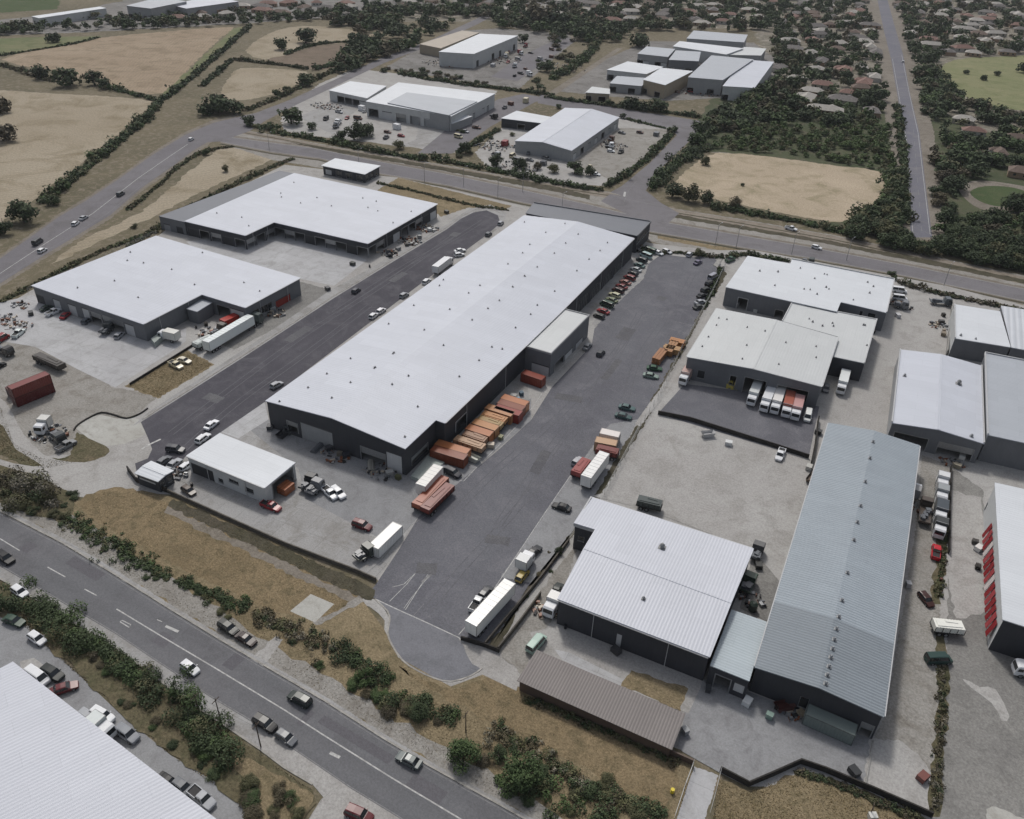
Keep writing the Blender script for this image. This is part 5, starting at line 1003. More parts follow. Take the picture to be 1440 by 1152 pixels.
for x, y, rz in HOUSES:
    u, v, d = PX(x, y)
    if not (-15 < u < 1455 and -8 < v < 1152): continue
    ti = rnd.choice([0, 1, 1, 2, 2, 2, 3]); wi = rnd.randrange(3);     side = 'east of the straight road' if u > 1262 else 'west of the straight road' if u > 1060 else 'along the far top of the photo'
    kx = rnd.randrange(3); a, b = house_mesh(kx, ti, wi); ln = ['mid sized', 'small', 'long'][kx]; wc = ['cream', 'white', 'tan'][wi]
    root = empty('suburban_house', x, y, 0, rz + rnd.uniform(-.2, .2)); root.scale = (rnd.uniform(.75, 1.2), rnd.uniform(.75, 1.15), 1); tag(root, f'{ln} house, {TN[ti]} roof, {wc} walls, {side}', 'house', f'{ln} {TN[ti]} {wc} houses {side}')
    link('wall', a, root); link('roof', b, root)
# --- grass tufts
NOGO = [[tuple(G(*p)) for p in q] for q in ([(437, 834), (472, 850), (443, 878), (405, 860)], [(352, 928), (388, 893), (400, 900), (370, 940)], [(236, 712), (380, 782), (480, 830), (508, 842), (502, 848), (470, 836), (376, 792), (230, 722)])]
def tufts(name, polys, n, size, mat, label):
    P_ = []; wps = [[tuple(G(*p)) for p in q] for q in polys]; ar = [abs(area(w_)) for w_ in wps]; tot = sum(ar); pts = []
    for w_, a in zip(wps, ar):
        x0, x1 = min(p[0] for p in w_), max(p[0] for p in w_); y0, y1 = min(p[1] for p in w_), max(p[1] for p in w_); k = int(n * a / tot)
        xs = NP.uniform(x0, x1, k * 6); ys = NP.uniform(y0, y1, k * 6); r = np.zeros(len(xs), bool); j = len(w_) - 1
        for i in range(len(w_)):
            xi, yi = w_[i]; xj, yj = w_[j]; c = ((yi > ys) != (yj > ys)) & (xs < (xj - xi) * (ys - yi) / (yj - yi + 1e-12) + xi); r ^= c; j = i
        dens = np.sin(xs * .37 + np.sin(ys * .23) * 2) * np.sin(ys * .31 + np.sin(xs * .19) * 2) * .5 + .5
        r &= NP.random(len(xs)) < (.35 + .65 * dens)
        r &= ~np.array([(r[i] and any(inside((xs[i], ys[i]), ng) for ng in NOGO)) for i in range(len(xs))])
        idx = np.nonzero(r)[0][:k]; pts.append(np.stack([xs[idx], ys[idx]], 1))
    p = np.concatenate(pts); n = len(p); an = NP.uniform(0, 6.28, n); s = size * NP.uniform(.5, 1.4, n); h = s * NP.uniform(.6, 1.3, n)
    dx, dy = np.cos(an) * s, np.sin(an) * s; lx, ly = NP.normal(size=(2, n)) * s * .5; z = np.zeros(n)
    q = np.stack([np.stack([p[:, 0] - dx, p[:, 1] - dy, z], 1), np.stack([p[:, 0] + dx, p[:, 1] + dy, z], 1), np.stack([p[:, 0] + dx * .7 + lx, p[:, 1] + dy * .7 + ly, h], 1), np.stack([p[:, 0] - dx * .5 + lx, p[:, 1] - dy * .5 + ly, h * .8], 1)], 1)
    o = link(name, quads_mesh(name, q, mat)); return tag(o, label, 'grass', None, 'stuff')
tufts('dry_grass', [[(112, 712), (150, 690), (240, 704), (330, 745), (400, 775), (500, 828), (505, 840), (480, 860), (430, 872), (360, 850), (260, 800), (180, 762)], [(560, 940), (634, 972), (690, 952), (735, 975), (955, 1068), (972, 1085), (940, 1150), (860, 1120), (740, 1050), (620, 1000)], [(1010, 1098), (1052, 1114), (1122, 1088), (1300, 1156), (1280, 1180), (1000, 1175)], [(178, 543), (262, 494), (298, 513), (222, 559)], [(330, 1065), (420, 1108), (434, 1130), (400, 1165), (350, 1160)]], 100000, .09, L_grass, 'tan dry grass covering the verges and plots')
tufts('verge_grass', [[(0, 700), (100, 715), (180, 770), (300, 830), (400, 868), (520, 940), (640, 1000), (760, 1060), (940, 1150), (760, 1150), (700, 1120), (540, 1028), (370, 925), (156, 796)], [(244, 702), (400, 772), (505, 818), (500, 835), (380, 785), (240, 712)], [(0, 815), (110, 885), (210, 950), (315, 1025), (400, 1085), (440, 1112), (420, 1160), (345, 1135), (240, 1062), (110, 950), (0, 850)], [(0, 570), (20, 625), (60, 645), (110, 650), (60, 660), (0, 638)], [(888, 943), (966, 969), (956, 1000), (875, 965)]], 80000, .1, L_grass2, 'olive tan grass of the highway verge and banks')
# ================================================================ VEHICLES AND YARD THINGS
RUB = MT['black']; LAMP = plain('headlight_lens', (.6, .6, .58), .2); TAIL = plain('tail_lamp', (.25, .02, .02), .3); CHAS = plain('chassis_black', (.03, .03, .032), .7)
PAINT = {}
def paint(c):
    if c not in PAINT: m = NT('paint_%d_%d_%d' % c, .3, 0, .35); m.base(m.mix(m.math('MULTIPLY', m.ramp(m.noise(1.5, 5, .7), .45, .75), .25), K(*c), tuple(x * .7 + .02 for x in K(*c)))); PAINT[c] = m.m
    return PAINT[c]
WHITE, SILVER, GREY, BLACK, RED, DRED, GREEN, TEAL, BLUE, CREAM, YEL = (205, 207, 210), (150, 153, 158), (95, 98, 103), (22, 23, 27), (128, 34, 40), (88, 30, 36), (38, 62, 50), (70, 92, 92), (40, 46, 62), (186, 178, 152), (150, 132, 70)
PR = {}
def wheel_mesh(r, wd):
    m = MB(); m.tube((0, -wd / 2, 0), (0, wd / 2, 0), r, seg=14, m=0); m.tube((0, -wd / 2 - .01, 0), (0, wd / 2 + .01, 0), r * .58, seg=10, m=1); return m.mesh('wheel', [RUB, MT['galv']])
WH = {k: wheel_mesh(*v) for k, v in dict(car=(.33, .22), suv=(.38, .25), truck=(.5, .3)).items()}
CARS = {  # length, width, height, belt, bonnet end, windscreen top, rear roof end, rear deck
    'hatch': (4.0, 1.75, 1.48, .88, .95, .35, -1.55, -1.95), 'sedan': (4.55, 1.8, 1.43, .86, .95, .35, -1.1, -1.65), 'suv': (4.6, 1.88, 1.75, 1.02, 1.05, .55, -1.95, -2.22), 'pickup': (5.1, 1.88, 1.75, 1.0, 1.2, .75, -.35, -.6), 'van': (5.0, 1.95, 2.05, 1.1, 1.75, 1.2, -2.35, -2.46), 'wagon': (4.6, 1.8, 1.48, .88, .95, .35, -1.8, -2.18)}
def car_parts(kind, col):
    L, W, H, B, x1, x2, x3, x4 = CARS[kind]; pt = paint(col); h = W / 2; a = L / 2; P_ = []
    ring = lambda x, hw, zb, zt, k=.9: [(x, -hw * k, zb), (x, -hw, zb + .22), (x, -hw, zt - .12), (x, -hw * .92, zt), (x, hw * .92, zt), (x, hw, zt - .12), (x, hw, zb + .22), (x, hw * k, zb)]
    b = MB(); rear = B - (.0 if kind != 'pickup' else .02)
    b.loft([ring(-a, h * .86, .38, rear - .12), ring(-a + .12, h * .96, .26, rear), ring(-a + .7, h, .22, rear + .02), ring(0, h, .2, B + .02), ring(x1 + .1, h, .2, B), ring(a - .45, h * .96, .22, B - .12), ring(a - .1, h * .86, .26, B - .2), ring(a, h * .74, .34, B - .34)])
    P_.append(('body', b.mesh('body', pt, False), None))
    if kind == 'pickup':
        c = MB(); c.box((x4 - a) / 2 + .02, 0, B + .005, (x4 + a) - .16, W * .78, .02); P_.append(('load_bed', c.mesh('load_bed', CHAS), None))
        c = MB(); 
        for s in (-1, 1): c.box((x4 - a) / 2, s * W * .43, B - .02, (x4 + a), .12, .22)
        c.box(-a + .08, 0, B - .02, .1, W * .8, .22); P_.append(('bed_side', c.mesh('bed_side', pt), None))
    g = MB(); hw0, hw1 = h * .9, h * .74
    rg = lambda x, z, hw: [(x, -hw, z), (x, hw, z)]
    v = [(x4, -hw0, B), (x1, -hw0, B), (x1, hw0, B), (x4, hw0, B), (x3, -hw1, H - .05), (x2, -hw1, H - .05), (x2, hw1, H - .05), (x3, hw1, H - .05)]
    for f in ((0, 1, 5, 4), (1, 2, 6, 5), (2, 3, 7, 6), (3, 0, 4, 7), (4, 5, 6, 7)): g.face([v[i] for i in f])
    P_.append(('window', g.mesh('window', GLASS), None))
    r = MB(); r.loft([[(x3 - .03, -hw1 - .03, H - .07), (x3 - .03, -hw1 * .8, H - .01), (x3 - .03, hw1 * .8, H - .01), (x3 - .03, hw1 + .03, H - .07)], [((x2 + x3) / 2, -hw1 - .03, H - .06), ((x2 + x3) / 2, -hw1 * .8, H + .03), ((x2 + x3) / 2, hw1 * .8, H + .03), ((x2 + x3) / 2, hw1 + .03, H - .06)], [(x2 + .04, -hw1 - .03, H - .07), (x2 + .04, -hw1 * .8, H - .01), (x2 + .04, hw1 * .8, H - .01), (x2 + .04, hw1 + .03, H - .07)]])
    for s in (-1, 1):
        for p0, p1 in (((x1, s * hw0, B), (x2, s * hw1, H - .05)), ((x4, s * hw0, B), (x3, s * hw1, H - .05)), (((x2 + x3) / 2, s * (hw0 + .01), B), ((x2 + x3) / 2, s * (hw1 + .015), H - .05))): r.tube(p0, p1, .05, seg=5)
    P_.append(('roof', r.mesh('roof', pt), None))
    wr = .33 if kind in ('hatch', 'sedan', 'wagon') else .38
    for sx in (-L * .3, L * .31):
        for s in (-1, 1): P_.append(('wheel', WH['car' if wr == .33 else 'suv'], (sx, s * (h - .1), wr)))
    for s in (-1, 1):
        l = MB(); l.box(a - .16, s * h * .62, B - .36, .16, .3, .14); P_.append(('headlight', l.mesh('headlight', LAMP), None))
        l = MB(); l.box(-a + .06, s * h * .7, B - .32, .12, .2, .2); P_.append(('tail_light', l.mesh('tail_light', TAIL), None))
        l = MB(); l.box(x1 - .15, s * (h + .09), B, .1, .18, .14); P_.append(('mirror', l.mesh('mirror', pt), None))
    return P_
def corr_box(L, W, z0, z1, ribs=True):
    """a corrugated steel box"""
    m = MB(); n = int(L / .5) if ribs else 1; d = .06 if ribs else 0; P0 = []
    xs = []
    for i in range(n): x = -L / 2 + L * i / n; w_ = L / n; xs += [(x, 0), (x + w_ * .3, d), (x + w_ * .6, d), (x + w_ * .85, 0)] if ribs else [(x, 0)]
    xs.append((L / 2, 0)); h = W / 2
    for (a, da), (b, db) in zip(xs, xs[1:]):
        if b - a < 1e-5: continue
        for s in (-1, 1):
            q = [(a, s * (h - da), z0), (b, s * (h - db), z0), (b, s * (h - db), z1), (a, s * (h - da), z1)]; m.face(q if s < 0 else q[::-1])
        m.face([(a, -(h - da), z1), (b, -(h - db), z1), (b, h - db, z1), (a, h - da, z1)])
    for x, f in ((-L / 2, 1), (L / 2, -1)):
        q = [(x, h, z0), (x, -h, z0), (x, -h, z1), (x, h, z1)]; m.face(q if f > 0 else q[::-1])
    m.face([(-L / 2, h, z0), (L / 2, h, z0), (L / 2, -h, z0), (-L / 2, -h, z0)])
    return m
def frame_rails(m, L, W, z0, z1, t=.1):
    for x in (-L / 2 + t / 2, L / 2 - t / 2): m.box(x, 0, z1 - t, t + .025, W + .01, t + .01)
    for s in (-1, 1):
        for z in (z0, z1 - t): m.box(0, s * (W / 2 - t / 2 + .01), z, L + .02, t, t)
        for x in (-L / 2 + t / 2, L / 2 - t / 2): m.box(x, s * (W / 2 - t / 2 + .015), z0, t + .03, t, z1 - z0)
def container_parts(L, col, H=2.6, W=2.44):
    pt = paint(col); P_ = [('body', corr_box(L, W, .12, H).mesh('body', pt), None)]
    f = MB(); frame_rails(f, L, W, .05, H + .02); P_.append(('corner_frame', f.mesh('corner_frame', paint(tuple(int(c * .75) for c in col))), None))
    for s in (-1, 1):
        d = MB(); d.box(-L / 2 - .03, s * W / 4, .25, .06, W / 2 - .14, H - .4)
        for q in (-.25, .25): d.tube((-L / 2 - .09, s * W / 4 + q, .3), (-L / 2 - .09, s * W / 4 + q, H - .25), .03, seg=5, m=1)
        P_.append(('door', d.mesh('door', [pt, MT['galv']]), None))
    return P_
def cab_parts(x, col, W=2.4, H=3.0, lc=2.1, z=.6):
    pt = paint(col); b = MB(); h = W / 2
    rg = lambda X, zt, k=1: [(X, -h * k, z), (X, -h * k, zt - .15), (X, -h * k * .9, zt), (X, h * k * .9, zt), (X, h * k, zt - .15), (X, h * k, z)]
    b.loft([rg(x - lc / 2, H), rg(x + lc * .25, H), rg(x + lc * .42, H - .25, .98), rg(x + lc / 2, H - 1.1, .95)]); P_ = [('cab', b.mesh('cab', pt), None)]
    g = MB(); xa = x + lc * .5; g.face([(xa + .02, -h * .85, H - 1.12), (xa + .02, h * .85, H - 1.12), (x + lc * .43, h * .82, H - .28), (x + lc * .43, -h * .82, H - .28)])
    for s in (-1, 1):
        q = [(x - lc * .1, s * (h + .012), H - 1.1), (x + lc * .38, s * (h + .012), H - 1.1), (x + lc * .3, s * (h + .012), H - .4), (x - lc * .1, s * (h + .012), H - .4)]; g.face(q if s < 0 else q[::-1])
    P_.append(('window', g.mesh('window', GLASS), None))
    for s in (-1, 1): l = MB(); l.box(x + lc / 2 + .0, s * h * .7, z + .1, .12, .34, .2); P_.append(('headlight', l.mesh('headlight', LAMP), None))
    return P_
def truck_wheels(xs, W=2.4): return [('wheel', WH['truck'], (x, s * (W / 2 - .2), .5)) for x in xs for s in (-1, 1)]
def chassis(x0, x1, W=1.0, z=.75): m = MB(); m.box((x0 + x1) / 2, W / 2 - .1, z, x1 - x0, .12, .25); m.box((x0 + x1) / 2, -W / 2 + .1, z, x1 - x0, .12, .25); n = int((x1 - x0) / 1.5) + 1; [m.box(x0 + (x1 - x0) * (i + .5) / n, 0, z + .02, .1, W - .2, .18) for i in range(n)]; return ('chassis', m.mesh('chassis', CHAS), None)
def parts_for(kind, col, L, c2):
    if kind in CARS: return car_parts(kind, col)
    if kind == 'container': return container_parts(L, col)
    if kind == 'stack': return container_parts(L, col)
    pt = paint(col)
    if kind == 'box_truck':
        b = corr_box(L - 2.2, 2.45, 1.05, 3.35, False); x = -1.1; m = MB(); m.v = [(a + x, q, z) for a, q, z in b.v]; m.f, m.m = b.f, b.m
        f = MB(); frame_rails(f, L - 2.2, 2.45, 1.05, 3.35, .07); f.v = [(a + x, q, z) for a, q, z in f.v]
        return [('cargo_box', m.mesh('cargo_box', pt), None), ('corner_frame', f.mesh('corner_frame', MT['galv']), None), chassis(-L / 2 + .2, L / 2 - 1)] + cab_parts(L / 2 - 1.05, c2 or WHITE, 2.2, 2.7, 2.0) + truck_wheels((-L / 2 + 1.6, L / 2 - 1.2), 2.3)
    if kind == 'trailer':
        m = corr_box(L, 2.5, 1.15, 3.9, False); f = MB(); frame_rails(f, L, 2.5, 1.15, 3.9, .08)
        for k in range(int(L / 1.2)): f.box(-L / 2 + 1.2 * (k + .5), 0, 3.9, .05, 2.4, .025)
        d = MB()
        for s in (-1, 1): d.box(-L / 2 - .03, s * .61, 1.25, .05, 1.15, 2.5)
        g = MB()
        for s in (-1, 1): g.box(L / 2 - 2.2, s * .8, 0, .15, .15, 1.1); g.box(L / 2 - 2.2, s * .8, 0, .4, .4, .05)
        return [('cargo_box', m.mesh('cargo_box', pt), None), ('corner_frame', f.mesh('corner_frame', MT['galv']), None), ('door', d.mesh('door', pt), None), ('landing_leg', g.mesh('landing_leg', CHAS), None), chassis(-L / 2, L / 2, 1.0, .85)] + truck_wheels((-L / 2 + 1.2, -L / 2 + 2.4, -L / 2 + 3.6))
    if kind == 'open_trailer':   # flat or half-height load
        b = MB(); b.box(0, 0, 1.05, L, 2.45, .15); m = corr_box(L - .3, 2.3, 1.2, 1.2 + (c2 or 1.2)); 
        r = MB()
        for k in range(int(L / 1.3) + 1):
            for s in (-1, 1): r.box(-L / 2 + .15 + 1.3 * k, s * 1.2, 1.1, .08, .06, (c2 or 1.2) * .95)
        t = MB(); t.box(0, 0, 1.2 + (c2 or 1.2), L * .8, 1.5, .12, .03); t.box(L * .1, .5, 1.2 + (c2 or 1.2) + .12, L * .4, .6, .1, -.05)
        return [('deck', b.mesh('deck', CHAS), None), ('load', m.mesh('load', pt), None), ('stanchion', r.mesh('stanchion', CHAS), None), ('tarpaulin', t.mesh('tarpaulin', pt), None), chassis(-L / 2, L / 2, 1, .8)] + truck_wheels((-L / 2 + 1.2, -L / 2 + 2.4))
    if kind == 'flatbed':
        b = MB(); b.box(-1.0, 0, 1.0, L - 2.2, 2.4, .14); b.box(-L / 2 + .1, 0, 1.14, .06, 2.3, .4); b.box(L / 2 - 2.25, 0, 1.14, .08, 2.3, 1.0)
        c = MB(); rr = random.Random(int(L * 100) + col[0])
        for k in range(7): c.box(rr.uniform(-L / 2 + .8, L / 2 - 3.2), rr.uniform(-.6, .6), 1.14, rr.uniform(.7, 1.8), rr.uniform(.5, 1.1), rr.uniform(.3, .9), rr.uniform(-.3, .3))
        return [('deck', b.mesh('deck', pt), None), ('load', c.mesh('load', CHAS if sum(col) > 400 else paint(GREY)), None), chassis(-L / 2 + .2, L / 2 - 1)] + cab_parts(L / 2 - 1.05, c2 or col, 2.3, 2.7, 2.0) + truck_wheels((-L / 2 + 1.5, L / 2 - 1.2), 2.3)
    if kind == 'tractor_unit':
        return [chassis(-L / 2, L / 2 - 1, 1.1, .8)] + cab_parts(L / 2 - 1.1, col, 2.45, 3.3, 2.2) + truck_wheels((-L / 2 + .9, -L / 2 + 2.1, L / 2 - 1.2))
    if kind == 'timber':
        m = MB(); rr = random.Random(int(L * 10) + col[0]); z = .15
        for lv in range(3):
            for q in range(3):
                m.box(rr.uniform(-.1, .1), -.8 + q * .8, z, L * rr.uniform(.93, 1), .72, .52, rr.uniform(-.02, .02))
            z += .6
            if lv < 2: [m.box(L * s, 0, z - .08, .1, 2.3, .08) for s in (-.3, 0, .3)]
        [m.box(L * s, 0, 0, .12, 2.3, .15, 0, 0) for s in (-.35, 0, .35)]
        return [('bundle', m.mesh('bundle', paint(col)), None)]
DEF = {'box_truck': 7.2, 'trailer': 12, 'flatbed': 7.5, 'tractor_unit': 6.2, 'container': 6.06, 'open_trailer': 9, 'timber': 5}
CATN = {'hatch': ('parked_car', 'car'), 'sedan': ('parked_car', 'car'), 'suv': ('parked_car', 'car'), 'wagon': ('parked_car', 'car'), 'pickup': ('pickup_truck', 'pickup truck'), 'van': ('panel_van', 'van'), 'container': ('shipping_container', 'container'), 'box_truck': ('box_truck', 'truck'), 'trailer': ('semi_trailer', 'trailer'), 'open_trailer': ('loaded_trailer', 'trailer'), 'flatbed': ('flatbed_truck', 'truck'), 'tractor_unit': ('tractor_unit', 'truck'), 'timber': ('timber_stack', 'timber stack')}
def veh(kind, col, a, b, label, group=None, L=None, c2=None, z=0.0, name=None):
    A, B = G(*a), G(*b); c = (A + B) / 2; rz = math.atan2((B - A).y, (B - A).x)
    if kind not in CARS: L = round(L or max(DEF[kind] * .6, (B - A).length), 1)
    key = (kind, col, L, c2)
    if key not in PR: PR[key] = parts_for(kind, col, L, c2)
    nm, ct = CATN[kind]; root = empty(name or nm, c.x, c.y, z + .02, rz); tag(root, label, ct, group)
    if kind in CARS: root.scale = (.94, .94, .94)
    for pn, me, loc in PR[key]:
        o = link(pn, me, root)
        if loc: o.location = loc
    return root
